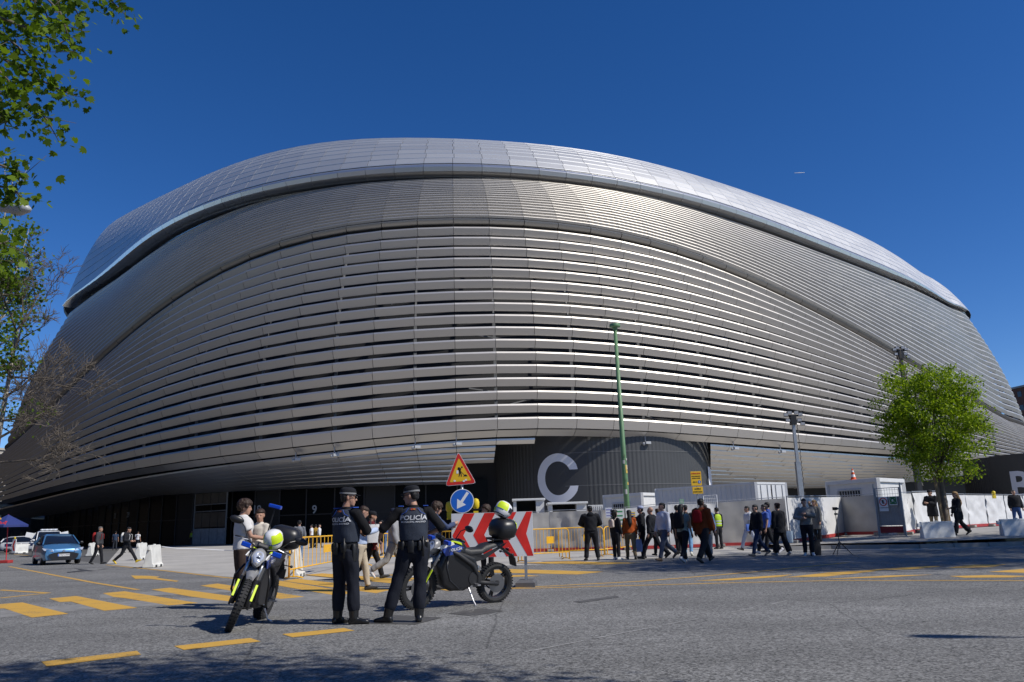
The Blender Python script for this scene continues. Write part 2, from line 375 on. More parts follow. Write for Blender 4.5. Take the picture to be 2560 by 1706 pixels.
cD = poly([c1(*p) for p in ((215, 1568), (250, 1520), (300, 1450), (400, 1360), (500, 1290), (640, 1180), (760, 1090), (870, 1035), (980, 990), (1100, 945), (1300, 895), (1500, 860), (1740, 830), (2000, 815))],
          [c2(*p) for p in ((0, 815), (150, 825), (500, 870), (800, 945), (1000, 1003), (1250, 1088), (1500, 1180), (1700, 1258), (1900, 1343), (2070, 1425), (2200, 1500))])
cE = poly([(22, 1125), (71, 1071), (136, 1011), (218, 940)], [c1(*p) for p in ((600, 1550), (700, 1460), (800, 1380), (900, 1310), (1000, 1250), (1150, 1190), (1300, 1140), (1500, 1090), (1700, 1060), (1850, 1045), (2000, 1033), (2200, 1031))],
          [c2(*p) for p in ((0, 1038), (250, 1065), (400, 1085), (600, 1120), (800, 1180), (1000, 1255), (1150, 1320), (1300, 1385), (1500, 1480), (1630, 1568))], [(2290, 922), (2400, 985), (2500, 1040), (2560, 1070)])
cF = poly([(0, 1253), (109, 1223), (218, 1196), (326, 1174), (435, 1158), (544, 1141), (707, 1122), (870, 1104), (979, 1092), (1088, 1081), (1200, 1074), (1310, 1071), (1440, 1071), (1552, 1075), (1770, 1087), (1878, 1098), (1987, 1106), (2096, 1114), (2183, 1121), (2477, 1148), (2560, 1155)])
cG = poly([(0, 1272), (109, 1264), (218, 1256), (326, 1245), (435, 1237), (566, 1228), (707, 1226), (870, 1220), (1034, 1216), (1186, 1214), (1400, 1216), (1600, 1219), (1775, 1222), (2000, 1222), (2200, 1214), (2370, 1196), (2463, 1178), (2560, 1160)])
def smooth(c, x, deg=9):
    """smooth polynomial through a read-off curve, straight on beyond its ends"""
    x0, x1 = c[0, 0], c[-1, 0]; u = (c[:, 0] - x0) / (x1 - x0) * 2 - 1
    pf = np.polynomial.chebyshev.Chebyshev.fit(u, c[:, 1], min(deg, len(c) - 3), domain=[-1, 1])
    xx = (np.asarray(x, float) - x0) / (x1 - x0) * 2 - 1
    xc = np.clip(xx, -1, 1); d = pf.deriv()
    return pf(xc) + d(xc) * (xx - xc)
Z_LIP = 45.0
# the eaves line at one height gives the plan of the building
xs = np.linspace(150, 2402, 120)
lp = [gp(x, y, Z_LIP) for x, y in zip(xs, smooth(cL, xs))]
pts = np.array([(p.x, p.y) for p in lp])
s = np.concatenate([[0], np.cumsum(np.hypot(*np.diff(pts, axis=0).T))])
ST = 3.6                                             # panel width along the eaves
u = s / s[-1] * 2 - 1
fx = np.polynomial.chebyshev.Chebyshev.fit(u, pts[:, 0], 8); fy = np.polynomial.chebyshev.Chebyshev.fit(u, pts[:, 1], 8)
n_in = int(s[-1] / ST); uu = np.linspace(-1, 1, n_in + 1)
plan = np.stack([fx(uu), fy(uu)], 1)
def extend(p, turn, n):
    """carries the plan round the far corners, out of sight"""
    out = []; a = p[-1].copy(); d = p[-1] - p[-2]; ang = math.atan2(d[1], d[0]); L_ = np.hypot(*d)
    for i in range(n):
        ang += turn; a = a + L_ * np.array([math.cos(ang), math.sin(ang)]); out.append(a.copy())
    return np.array(out)
EXT = 14
plan = np.concatenate([extend(plan[::-1], -0.10, EXT)[::-1], plan, extend(plan, 0.10, EXT)])
NS = len(plan)
tang = np.gradient(plan, axis=0); tang /= np.linalg.norm(tang, axis=1)[:, None]
nrm = np.stack([tang[:, 1], -tang[:, 0]], 1)         # outward: towards the camera
print('stadium stations', NS, 'plan', plan[0], plan[EXT], plan[NS // 2], plan[-EXT - 1], plan[-1])
def solve(off, curve, deg=9):
    """height at which the wall, moved out by off, meets the read-off line; held beyond the ends"""
    z = np.zeros(NS); okk = np.zeros(NS, bool)
    for i in range(NS):
        P = plan[i] + nrm[i] * off; lo, hi = 0.0, 80.0
        for _ in range(30):
            m_ = (lo + hi) / 2; px_, py_ = proj((P[0], P[1], m_))
            if py_ > float(smooth(curve, px_, deg)): lo = m_
            else: hi = m_
        z[i] = (lo + hi) / 2; px_, py_ = proj((P[0], P[1], z[i]))
        okk[i] = (EXT <= i < NS - EXT) and curve[0, 0] - 40 < px_ < curve[-1, 0] + 40
    idx = np.where(okk)[0]; a, b_ = idx[0], idx[-1]
    z[:a] = z[a]; z[b_ + 1:] = z[b_]
    # light smoothing
    for _ in range(3): z[1:-1] = 0.25 * z[:-2] + 0.5 * z[1:-1] + 0.25 * z[2:]
    return z
O_D, O_E, O_F, O_G = -1.2, 6.5, 10.0, 1.5
zD = solve(O_D, cD); zE = solve(O_E, cE); zF = solve(O_F, cF); zG = solve(O_G, cG)
ic_ = NS // 2 - 8
for i in range(NS): zD[i] -= 1.4 * min(1.0, max(0.0, (ic_ - i) / 14.0)) * min(1.0, max(0.0, (i - EXT) / 9.0))
RI = 9.0
zA = solve(-RI, cA)
zG = np.minimum(zG, zF - 2.0)
for nm, z in (('D', zD), ('E', zE), ('F', zF), ('G', zG), ('A', zA)): print(nm, np.round(z[::6], 1))
def P3(i, off, z, f=0.0):
    j = min(i + 1, NS - 1); p = plan[i] * (1 - f) + plan[j] * f; n = nrm[i] * (1 - f) + nrm[j] * f
    return Vector((p[0] + n[0] * off, p[1] + n[1] * off, z))
def lerpz(z, i, f): return z[i] * (1 - f) + z[min(i + 1, NS - 1)] * f

def metal(name, col, rough, island=0.05, aniso=0.0, bump=0.0):
    m = mat(name, col, rough, aniso or 1.0, island=island)
    b = m.node_tree.nodes['Principled BSDF']; N = m.node_tree.nodes; L = m.node_tree.links
    g = N.new('ShaderNodeNewGeometry'); r = N.new('ShaderNodeMapRange'); r.inputs['To Min'].default_value = rough - 0.02; r.inputs['To Max'].default_value = rough + 0.03
    L.new(g.outputs['Random Per Island'], r.inputs['Value']); L.new(r.outputs[0], b.inputs['Roughness'])
    tc = N.new('ShaderNodeTexCoord'); nz = N.new('ShaderNodeTexNoise'); nz.inputs['Scale'].default_value = 0.7; nz.inputs['Detail'].default_value = 2
    bp = N.new('ShaderNodeBump'); bp.inputs['Strength'].default_value = 0.05; bp.inputs['Distance'].default_value = 0.25
    L.new(tc.outputs['Object'], nz.inputs['Vector']); L.new(nz.outputs['Fac'], bp.inputs['Height']); L.new(bp.outputs[0], b.inputs['Normal'])
    return m
M_lou = metal('louvre_steel', (0.57, 0.54, 0.50), 0.52, 0.025, 0.97)
M_fine = metal('fine_louvre_steel', (0.54, 0.515, 0.475), 0.52, 0.03, 0.92)
M_roof = metal('roof_steel', (0.60, 0.595, 0.58), 0.46, 0.02, 0.72)
M_lip = metal('eaves_steel', (0.70, 0.70, 0.70), 0.28, 0.02, 0.9)
M_soff = metal('soffit_panel', (0.66, 0.64, 0.615), 0.42, 0.07)
M_trim = metal('trim_steel', (0.38, 0.37, 0.35), 0.42, 0.03)
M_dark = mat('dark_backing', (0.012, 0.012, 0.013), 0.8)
M_strut = mat('strut_paint', (0.2, 0.205, 0.215), 0.5)

stadium = thing('stadium', 'huge curved stadium clad in horizontal steel louvre bands under a silver roof', 'stadium')

# --- the wide louvre belts, panel by panel
NB = 17
def belt_geo(k, i, f):
    """nose line of belt k at station i+f: outward offset and height; spacing there"""
    t = (k + 0.25) / NB
    zE_, zF_ = lerpz(zE, i, f), lerpz(zF, i, f)
    z = zE_ + (zF_ - zE_) * t
    off = O_E + (O_F - O_E) * t + 1.6 * math.sin(math.pi * t)
    return off, z, (zE_ - zF_) / NB
def belt_panel(b, k, i, g=0.006, mi=0):
    rings = []
    for f in (g, 0.5, 1 - g):
        off, z, p = belt_geo(k, i, f)
        last = (k == NB - 1)
        lo_ = -0.70 if last else -0.50 - 0.13 * min(1.0, max(0.0, (NS // 2 - 6 - i) / 16.0))
        prof = [(-0.50, 0.10), (-0.09, 0.135), (0, 0.0), (-0.42, lo_), (-0.52, lo_), (-0.56, 0.0)]
        rings.append([P3(i, off + a * min(p, 2.2) * 0.62, z + c * p, f) for a, c in prof])
    b.loft(rings, mi, True)
vis = []
for i in range(EXT - 4, NS - EXT + 4):
    px_, py_ = proj(P3(i, O_F, zF[i])); d = (P3(i, O_F, zF[i]) - CAM).length
    if -150 < px_ < 2750: vis.append((d, i))
own = sorted(vis)[:17]; own_ids = {i for _, i in own}
for k in range(NB):
    b = MB()
    for i in range(0, NS - 1):
        if i not in own_ids: belt_panel(b, k, i)
    belt = b.build('louvre_belt', M_lou, stadium); belt['kind'] = 'stuff'
    for i in sorted(own_ids):
        b = MB(); belt_panel(b, k, i); b.build('panel', M_lou, belt)
# extra fascia below the last belt: a second narrow face
b = MB()
for i in range(NS - 1):
    rings = []
    for f in (0.006, 0.5, 0.994):
        off, z, p = belt_geo(NB - 1, i, f); z0 = z - 0.78 * p; o0 = off - 0.60 * min(p, 2.2) * 0.62
        rings.append([P3(i, o0, z0, f), P3(i, o0 - 0.9, z0 - 0.42 * p, f), P3(i, o0 - 1.1, z0 - 0.40 * p, f), P3(i, o0 - 0.5, z0 + 0.1, f)])
    b.loft(rings)
o = b.build('lower_fascia', M_soff, stadium); o['kind'] = 'stuff'

# --- the fine louvres above them
NF = 19
b = MB()
for k in range(NF):
    for i in range(0, NS - 1):
        rings = []
        for f in (0.004, 0.5, 0.996):
            t = (k + 0.15) / NF; zD_, zE_ = lerpz(zD, i, f), lerpz(zE, i, f) + 0.9
            z = zD_ + (zE_ - zD_) * t; p = (zD_ - zE_) / NF
            off = O_D + (O_E + 0.2 - O_D) * (t ** 1.05) + 1.1 * math.sin(math.pi * t)
            prof = [(-0.46, 0.12), (-0.09, 0.20), (0.0, 0.0), (-0.34, -0.50), (-0.48, -0.48)]
            rings.append([P3(i, off + a * min(p, 0.62), z + c * p, f) for a, c in prof])
        b.loft(rings, 0, True)
o = b.build('fine_louvres', M_fine, stadium); o['kind'] = 'stuff'
# rounded trim between fine louvres and belts
for i in range(EXT - 2, NS - EXT + 2):
    b = MB(); rings = []
    for f in (0.01, 0.5, 0.99):
        off = O_E + 0.25; z = lerpz(zE, i, f) + 0.62
        rings.append([P3(i, off + a, z + c, f) for a, c in ((-0.9, 0.30), (-0.15, 0.22), (0.10, 0.02), (0.0, -0.28), (-0.4, -0.50), (-1.1, -0.5))])
    b.loft(rings); b.build('trim_panel', M_trim, stadium, smooth=True, auto=50)

# --- eaves lip, panel by panel
for i in range(EXT + 1, NS - EXT):
    b = MB(); rings = []
    for f in (0.006, 0.5, 0.994):
        e_ = min(1.0, max(0.28, (min(i - EXT, NS - EXT - 2 - i) + 1) / 12)); rings.append([P3(i, a * (e_ if a > 0 else 1), Z_LIP + c * (e_ if c < 0 else 1), f) for a, c in ((-3.0, 0.45), (-0.25, 0.05), (0.30, -0.35), (0.42, -0.62), (0.25, -1.15), (-0.35, -1.55), (-1.8, -1.7), (-3.2, -0.9))])
    b.loft(rings); b.build('eaves_panel', M_lip, stadium, smooth=True, auto=35)

# --- roof shell: overlapping shingle rows that curve back from the eaves
RW = 13
def roof_pt(i, f, t):
    zt = lerpz(zA, i, f) - Z_LIP                      # height of the crest seen from the street
    if t <= 1: inn = RI * t; z = Z_LIP + 0.15 + (zt - 0.15) * (1 - (1 - t) ** 1.9 * 1.0) * 1.0
    else:
        inn = RI * t; e = t - 1; z = Z_LIP + zt + 0.20 * RI * e - 0.9 * e * e
    return P3(i, -0.25 - inn, z, f)
b = MB()
for r in range(RW):
    t0, t1 = r / RW * 1.0, (r + 1) / RW * 1.0
    for i in range(0, NS - 1):
        sh = 0.05 * (r % 2)
        for h in range(1):
            f0, f1 = 0.008, 0.992
            def q(f, t): 
                ff = f + sh
                ii = i + int(ff); ii = min(ii, NS - 2); return roof_pt(ii, ff - int(ff), t)
            a0, a1, c1_, c0 = q(f0, t0 + 0.004), q(f1, t0 + 0.004), q(f1, t1 - 0.004), q(f0, t1 - 0.004)
            dn = Vector((0, 0, -0.06))
            b.add([a0 + Vector((0, 0, .03)), a1 + Vector((0, 0, .03)), c1_, c0, a0 + dn, a1 + dn, c1_ + dn * 2, c0 + dn * 2], [(0, 1, 2, 3), (1, 0, 4, 5), (2, 1, 5, 6), (3, 2, 6, 7), (0, 3, 7, 4)])
o = b.build('roof_shingles', M_roof, stadium); o['kind'] = 'stuff'
b = MB(); V = []; n_t = 9
for i in range(NS):
    ii, f = (i, 0.0) if i < NS - 1 else (NS - 2, 1.0)
    for j in range(n_t): V.append(roof_pt(ii, f, 0.02 + 2.6 * j / (n_t - 1)) + Vector((0, 0, -0.16)))
b.add(V, [(i * n_t + j, (i + 1) * n_t + j, (i + 1) * n_t + j + 1, i * n_t + j + 1) for i in range(NS - 1) for j in range(n_t - 1)])
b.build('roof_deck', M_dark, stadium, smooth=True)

# --- dark wall standing behind the louvres, and the ribs that carry them
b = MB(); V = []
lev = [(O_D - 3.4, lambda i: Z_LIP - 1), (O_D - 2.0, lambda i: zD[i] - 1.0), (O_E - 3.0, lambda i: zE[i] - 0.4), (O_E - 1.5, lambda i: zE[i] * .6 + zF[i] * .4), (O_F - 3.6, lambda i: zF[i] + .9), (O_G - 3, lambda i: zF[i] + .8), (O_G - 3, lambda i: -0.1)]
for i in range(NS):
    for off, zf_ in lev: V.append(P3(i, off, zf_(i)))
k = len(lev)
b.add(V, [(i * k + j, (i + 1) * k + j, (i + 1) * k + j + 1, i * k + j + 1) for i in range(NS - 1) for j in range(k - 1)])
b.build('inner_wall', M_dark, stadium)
for i in range(EXT, NS - EXT, 2):
    b = MB(); q = []
    for t in (0, .25, .5, .75, 1.0):
        off = O_E + (O_F - O_E) * t + 1.6 * math.sin(math.pi * t) - 1.15; q.append(P3(i, off, zE[i] + (zF[i] - zE[i]) * t))
    for a, c in zip(q[:-1], q[1:]): b.beam(a, c, 0.16, 0.3)
    b.build('rib', M_strut, stadium)
rr = random.Random(5)
bb = MB()
for _ in range(70):                                   # stray struts and walkway pieces glimpsed in the gaps
    i = rr.randrange(NS // 2 - 6, NS - EXT - 2); t = rr.random(); off = O_E + (O_F - O_E) * t + 1.6 * math.sin(math.pi * t)
    z = zE[i] + (zF[i] - zE[i]) * t; a = P3(i, off - 1.7, z, rr.random()); c = P3(i + 1, off - 1.9, z + rr.uniform(-1.6, 1.6), rr.random())
    bb.beam(a, c, 0.12, 0.12)
o = bb.build('bracing', M_strut, stadium); o['kind'] = 'stuff'

# --- soffit: bands of panels that fold back under the belts
def soff_pt(i, t, f):
    zF_ = lerpz(zF, i, f) - 0.9; zG_ = lerpz(zG, i, f); o0 = O_F - 1.6
    return P3(i, o0 + (O_G - o0) * (t ** 1.15), zF_ + (zG_ - zF_) * (t ** 0.92), f)
def px_of(i): return proj(soff_pt(i, 0.4, 0.5))[0]
SB = 8
lim = [1335, 1242, 1204, 1192, 1188, 1184, 1180, 1178]
far_left = MB()
for k in range(SB):
    for i in range(0, NS - EXT):
        x = px_of(i)
        if x > lim[k]: continue
        cover = 0.94 if x < 620 else (0.94 - 0.36 * min(1, (x - 620) / 380))
        t0 = k / SB + 0.01; t1 = t0 + cover / SB
        a = [soff_pt(i, t0, .006), soff_pt(i, t0, .994), soff_pt(i, t1, .994), soff_pt(i, t1, .006)]
        e = Vector((0, 0, 0.18)); b = far_left if x < 40 else MB()
        b.add(a + [p + e for p in a], [(0, 1, 2, 3), (7, 6, 5, 4), (0, 4, 5, 1), (1, 5, 6, 2), (2, 6, 7, 3), (3, 7, 4, 0)])
        if b is not far_left: b.build('soffit_panel', M_soff, stadium)
o = far_left.build('soffit_panels', M_soff, stadium); o['kind'] = 'stuff'
far_right = MB(); SR = 11
for k in range(SR):
    for i in range(NS // 2 - 6, NS - 6):
        x = px_of(i)
        if x < 1690: continue
        sh = (0.0, 0.37, 0.71)[k % 3]
        def sp(f, t):
            ff = f + sh; ii = i + math.floor(ff); ff = ff - math.floor(ff); return soff_pt(min(ii, NS - 2), t, ff)
            return soff_pt(min(ii, NS - 2), t, ff - int(ff))
        t0, t1 = k / SR + 0.004, (k + 1) / SR - 0.004
        tip = Vector((0, 0, 0.02 + 0.05 * ((i * 7 + k * 3) % 5 == 0)))
        def edge(f, t):
            while proj(sp(f, t))[0] < 1776 and f < .99: f += .02
            return f
        if proj(sp(.996, t0))[0] < 1778 or proj(sp(.996, t1))[0] < 1778: continue
        a = [sp(edge(.004, t0), t0), sp(.996, t0), sp(.996, t1) + tip, sp(edge(.004, t1), t1) + tip]
        e = Vector((0, 0, 0.18)); b = far_right if x > 2230 else MB()
        b.add(a + [p + e for p in a], [(0, 1, 2, 3), (7, 6, 5, 4), (0, 4, 5, 1), (1, 5, 6, 2), (2, 6, 7, 3), (3, 7, 4, 0)])
        if b is not far_right: b.build('soffit_panel', M_soff, stadium)
o = far_right.build('soffit_panels', M_soff, stadium); o['kind'] = 'stuff'

# --- corrugated drums with the gate letters
M_drum = mat('drum_sheet', (0.052, 0.053, 0.053), 0.5, 0.0, var=0.08, vscale=0.4)
M_drum_d = mat('drum_panel', (0.045, 0.046, 0.048), 0.5)
M_letter = mat('gate_letter', (0.74, 0.75, 0.80), 0.5)
def drum(px_c, dist, rad, top, name):
    d = ray(px_c, 1290); c = CAM + d * (dist / math.hypot(d.x, d.y)); c.z = 0
    b = MB(); n = 420; rings = []
    for j in range(n + 1):
        a = math.pi * (0.92 + 1.16 * j / n); r = rad + (0.024 if (j // 2) % 2 else 0.0)
        rings.append((c.x + r * math.cos(a), c.y + r * math.sin(a)))
    V = [(x, y, 0) for x, y in rings] + [(x, y, top) for x, y in rings]
    b.add(V, [(j, j + 1, n + 2 + j, n + 1 + j) for j in range(n)])
    b.build(name, M_drum, stadium)
    return c, rad
def wrap(c, rad, th0, verts2d, faces, out, z0, name, m):
    """lays a flat figure (metres, centred) on the drum at angle th0 from the camera side"""
    base = math.atan2(CAM.y - c.y, CAM.x - c.x); V = []
    for (x, z) in verts2d:
        a = base + th0 + x / rad; V.append((c.x + (rad + out) * math.cos(a), c.y + (rad + out) * math.sin(a), z0 + z))
    b = MB(); b.add(V, faces); return b.build(name, m, stadium)
dc, dr = drum(1492, 100.3, 13.9, 11.3, 'gate_drum')
# letter C, 5 m tall
n = 40; V = []; F_ = []; a0 = R(24)
for j in range(n + 1):
    a = a0 + (2 * math.pi - 2 * a0) * j / n
    xo, zo = 2.42 * math.cos(a), 2.66 * math.sin(a); xi, zi = 1.50 * math.cos(a), 1.80 * math.sin(a)
    if j in (0, n): zi = zo = math.copysign(0.86 if j == 0 else 0.86, zi); xo = 2.2; xi = 1.30
    V += [(xo, zo), (xi, zi)]
F_ = [(2 * j, 2 * j + 2, 2 * j + 3, 2 * j + 1) for j in range(n)]
def grid(x0, x1, z0, z1, n): return [(x0 + (x1 - x0) * j / n, z) for z in (z0, z1) for j in range(n + 1)], [(j, j + 1, n + 2 + j, n + 1 + j) for j in range(n)]
Vp, Fp = grid(-2.9, 2.9, -4.4, 5.6, 14)
wrap(dc, dr, -0.27, Vp, Fp, 0.07, 5.6, 'letter_backing', M_drum_d)
wrap(dc, dr, -0.285, V, F_, 0.10, 6.0, 'gate_letter', M_letter)
Vp, Fp = grid(-0.5, 1.9, -3.2, 2.6, 8)
wrap(dc, dr, 1.24, Vp, Fp, 0.13, 4.6, 'gate_letter', M_letter)
# seams on the drum sheet
M_seam = mat('drum_rivets', (0.16, 0.16, 0.16), 0.5)
for z in (5.1, 8.6):
    Vp, Fp = grid(-3.2, 15.5, 0, 0.045, 60); wrap(dc, dr, 0.0, Vp, Fp, 0.075, z, 'sheet_seam', M_seam)
# drum with the letter B at the far right
db, rb = drum(2700, 150.0, 15, 9.0, 'gate_drum')
me = text_mesh('B', 5.4, 0.0, M_letter, bold=0.12)
V = [(v.co.x, v.co.y) for v in me.vertices]; F_ = [tuple(p.vertices) for p in me.polygons]
Vp, Fp = grid(-3.4, 3.4, -4, 4.5, 8)
wrap(db, rb, -0.48, Vp, Fp, 0.08, 4.6, 'letter_backing', M_drum)
wrap(db, rb, -0.43, V, F_, 0.14, 4.5, 'gate_letter', M_letter)
# black corrugated return wall left of the drum
M_blk = mat('black_sheet', (0.014, 0.014, 0.015), 0.6)
a = at(1205, 1250, 108); c = at(1400, 1250, 92); b = MB(); n = 60; V = []
for j in range(n + 1):
    p = Vector((a.x, a.y, 0)).lerp(Vector((c.x, c.y, 0)), j / n); w = 0.16 if j % 2 else 0.0
    V += [(p.x + w * 0.6, p.y - w, 0), (p.x + w * .6, p.y - w, 10.6)]
b.add(V, [(2 * j, 2 * j + 2, 2 * j + 3, 2 * j + 1) for j in range(n)]); b.build('corrugated_wall', M_blk, stadium)

# --- ground floor: dark glazed front with gate numbers
M_glass = mat('dark_glass', (0.008, 0.009, 0.010), 0.25, 0.0, 0.06)
M_mull = mat('mullion', (0.018, 0.018, 0.02), 0.5)
M_num = mat('gate_number', (0.45, 0.47, 0.5), 0.6)
M_white = mat('white_paint', (0.78, 0.78, 0.77), 0.5, var=0.04, vscale=2)
def gf(x, y, off=-0.2):
    """point on the ground-floor front seen at photo pixel x; nearest station"""
    best = min(range(NS - 1), key=lambda i: abs(proj(P3(i, off, 3.0, .5))[0] - x)); p = P3(best, off, 0, .5); d = (p.xy - CAM.xy).length
    r = ray(x, y); return CAM + r * (d / math.hypot(r.x, r.y)), best
for i in range(EXT - 2, NS - EXT):
    x = proj(P3(i, -0.6, 3, .5))[0]
    if x > 1190: continue
    a, c = P3(i, -0.8, 0, 0.02), P3(i, -0.8, 0, 0.98); zt = zG[i] + 0.8
    b = MB(); b.add([(a.x, a.y, 0.05), (c.x, c.y, 0.05), (c.x, c.y, zt), (a.x, a.y, zt)], [(0, 1, 2, 3)]); b.build('glass_bay', M_glass if i % 4 else M_blk, stadium)
    b = MB(); q = P3(i, -0.75, 0, 0); b.box((q.x, q.y, zt / 2), (0.14, 0.14, zt)); b.beam(a + Vector((0, 0, 3.1)), c + Vector((0, 0, 3.1)), 0.1, 0.12); b.build('mullion', M_mull, stadium)
for t, x, y in (('9', 786, 1275), ('19', 642, 1275), ('25', 448, 1284), ('27', 393, 1284), ('21', 560, 1280), ('29', 320, 1288), ('31', 288, 1291)):
    p, i = gf(x, y, -0.76); tx = tang[i]
    put_text(t, 1.3 if x > 560 else 1.0, p, (tx[0], tx[1], 0), (0, 0, 1), M_num, stadium, 'gate_number', bold=0.02)
# entrance box with white lower panels
M_glz = mat('entrance_glass', (0.045, 0.05, 0.05), 0.15, 0.0, 0.6, var=0.3, vscale=0.6)
p0, i0 = gf(486, 1290, 1.2); p1, i1 = gf(566, 1290, 1.2)
ex = Vector((p1.x - p0.x, p1.y - p0.y, 0)); exn = ex.normalized(); m0 = Vector((p0.x, p0.y, 0))
for j in range(4):
    a = m0 + ex * (j / 4 + 0.008); c = m0 + ex * ((j + 1) / 4 - 0.008)
    b = MB(); b.beam(a + Vector((0, 0, 1.0)), c + Vector((0, 0, 1.0)), 0.05, 1.8); b.build('white_lower_panel', mat('dusty_white', (0.30, 0.31, 0.32), 0.6, var=0.2), stadium)
    b = MB(); b.beam(a + Vector((0, 0, 2.9)), c + Vector((0, 0, 2.9)), 0.05, 1.7); b.beam(a + Vector((0, 0, 5.9)), c + Vector((0, 0, 5.9)), 0.05, 2.2); b.build('entrance_pane', M_glz, stadium)
b = MB()
for z in (0.05, 3.9, 4.7, 7.0): b.beam(m0 + Vector((0, 0, z)), m0 + ex + Vector((0, 0, z)), 0.14, 0.12)
for j in (0, 4): q = m0 + ex * (j / 4); b.box((q.x, q.y, 3.5), (0.14, 0.14, 7))
b.build('entrance_frame', mat('frame_grey', (0.16, 0.165, 0.17), 0.5), stadium)

# --- small cameras on brackets under the lowest belt
M_cam = mat('camera_case', (0.42, 0.43, 0.44), 0.5)
for x in (770, 888, 992, 1174, 1640, 1850, 1926):
    i = min(range(NS - 1), key=lambda i: abs(proj(P3(i, O_F - 1.5, zF[i]))[0] - x)); q = P3(i, O_F - 1.0, zF[i] - 1.1)
    b = MB(); b.beam(q + Vector((0, 0, .7)), q, 0.08, 0.08); b.box(q + Vector((0.25, -0.2, -0.05)), (0.6, 0.28, 0.26), rz=0.4); b.ball(q + Vector((-0.2, -0.2, -0.15)), 0.17, 8, 6)
    b.build('security_camera', M_cam, stadium)

# ------------------------------------------------------------------ the street around it: blocks across the road, mirrored in steel and glass
M_brick = mat('brick_wall', (0.20, 0.085, 0.05), 0.85, var=0.2, vscale=0.5)
M_rend = mat('pale_render', (0.42, 0.39, 0.34), 0.8, var=0.1, vscale=0.4)
M_pane = mat('window_pane', (0.03, 0.035, 0.045), 0.08)
def block(c, size, rz, m, label, floors=7):
    t = thing('apartment_block', label, 'building', c, rz)
    b = MB(); b.box((0, 0, size[2] / 2), size); b.build('wall', m, t)
    b = MB(); b.box((0, 0, size[2] + 0.3), (size[0] + 0.8, size[1] + 0.8, 0.6)); b.build('roof', M_rend, t)
    nx = int(size[0] / 4); fh = size[2] / floors; me = None
    b = MB(); b.box((0, 0, 0), (1.6, 0.12, 1.7)); me = b.mesh('window', M_pane)
    for s_ in (-1, 1):
        for f in range(floors):
            for j in range(nx):
                w = mesh_obj('window', me, t); w.location = ((j + .5) / nx * size[0] - size[0] / 2, s_ * size[1] / 2, (f + .55) * fh)
    ny = int(size[1] / 4)
    for s_ in (-1, 1):
        for f in range(floors):
            for j in range(ny):
                w = mesh_obj('window', me, t); w.location = (s_ * size[0] / 2, (j + .5) / ny * size[1] - size[1] / 2, (f + .55) * fh); w.rotation_euler = (0, 0, math.pi / 2)
    return t

M_brick2 = mat('brown_brick_wall', (0.055, 0.042, 0.032), 0.85, var=0.2, vscale=0.5)
for args in (((-106, 88, 0), (18, 40, 27), R(8), M_brick2, 'brown brick block beyond the left edge, nearest the stadium'), ((-90, 30, 0), (18, 56, 30), R(3), M_brick2, 'brown brick block beyond the left edge of the street'),
             ((-86, -34, 0), (20, 52, 28), R(-4), M_brick, 'red brick block behind the camera on the left'), ((-30, -72, 0), (64, 18, 26), R(-6), M_rend, 'pale apartment block behind the camera across the road')):
    block(*args)
p = at(2575, 1000, 250); block((p.x + 9, p.y, 0), (20, 20, at(2550, 968, 250).z), R(10), M_brick, 'dark brick building rising at the right edge of the picture', 9)
block((-128, 140, 0), (20, 66, 44), R(-6), M_brick2, 'tall brown brick block beside the far left end of the stadium', 11)  # added out of view so the left louvres mirror something dark
p = at(-30, 1160, 230); block((p.x - 6, p.y, 0), (22, 16, at(10, 1128, 230).z), R(-25), M_rend, 'pale building far off at the left edge beside the stadium', 6)
p = at(40, 1330, 190); block((p.x - 6, p.y, 0), (40, 12, 9.0), R(-20), M_brick2, 'low dark building under the far left end of the stadium', 2)  # added dark filler over the pale sky, where stadium and trees belong
p = at(1985, 433, 8000); q = at(2012, 432, 8000); o = MB().tube([p, p.lerp(q, .5), q], [1.5, 4.0, 2.0], 6).build('contrail', mat('vapour', (.9, .9, .9), 1.0)); tag(o, 'tiny white vapour trail in the blue sky above the roof', 'contrail')

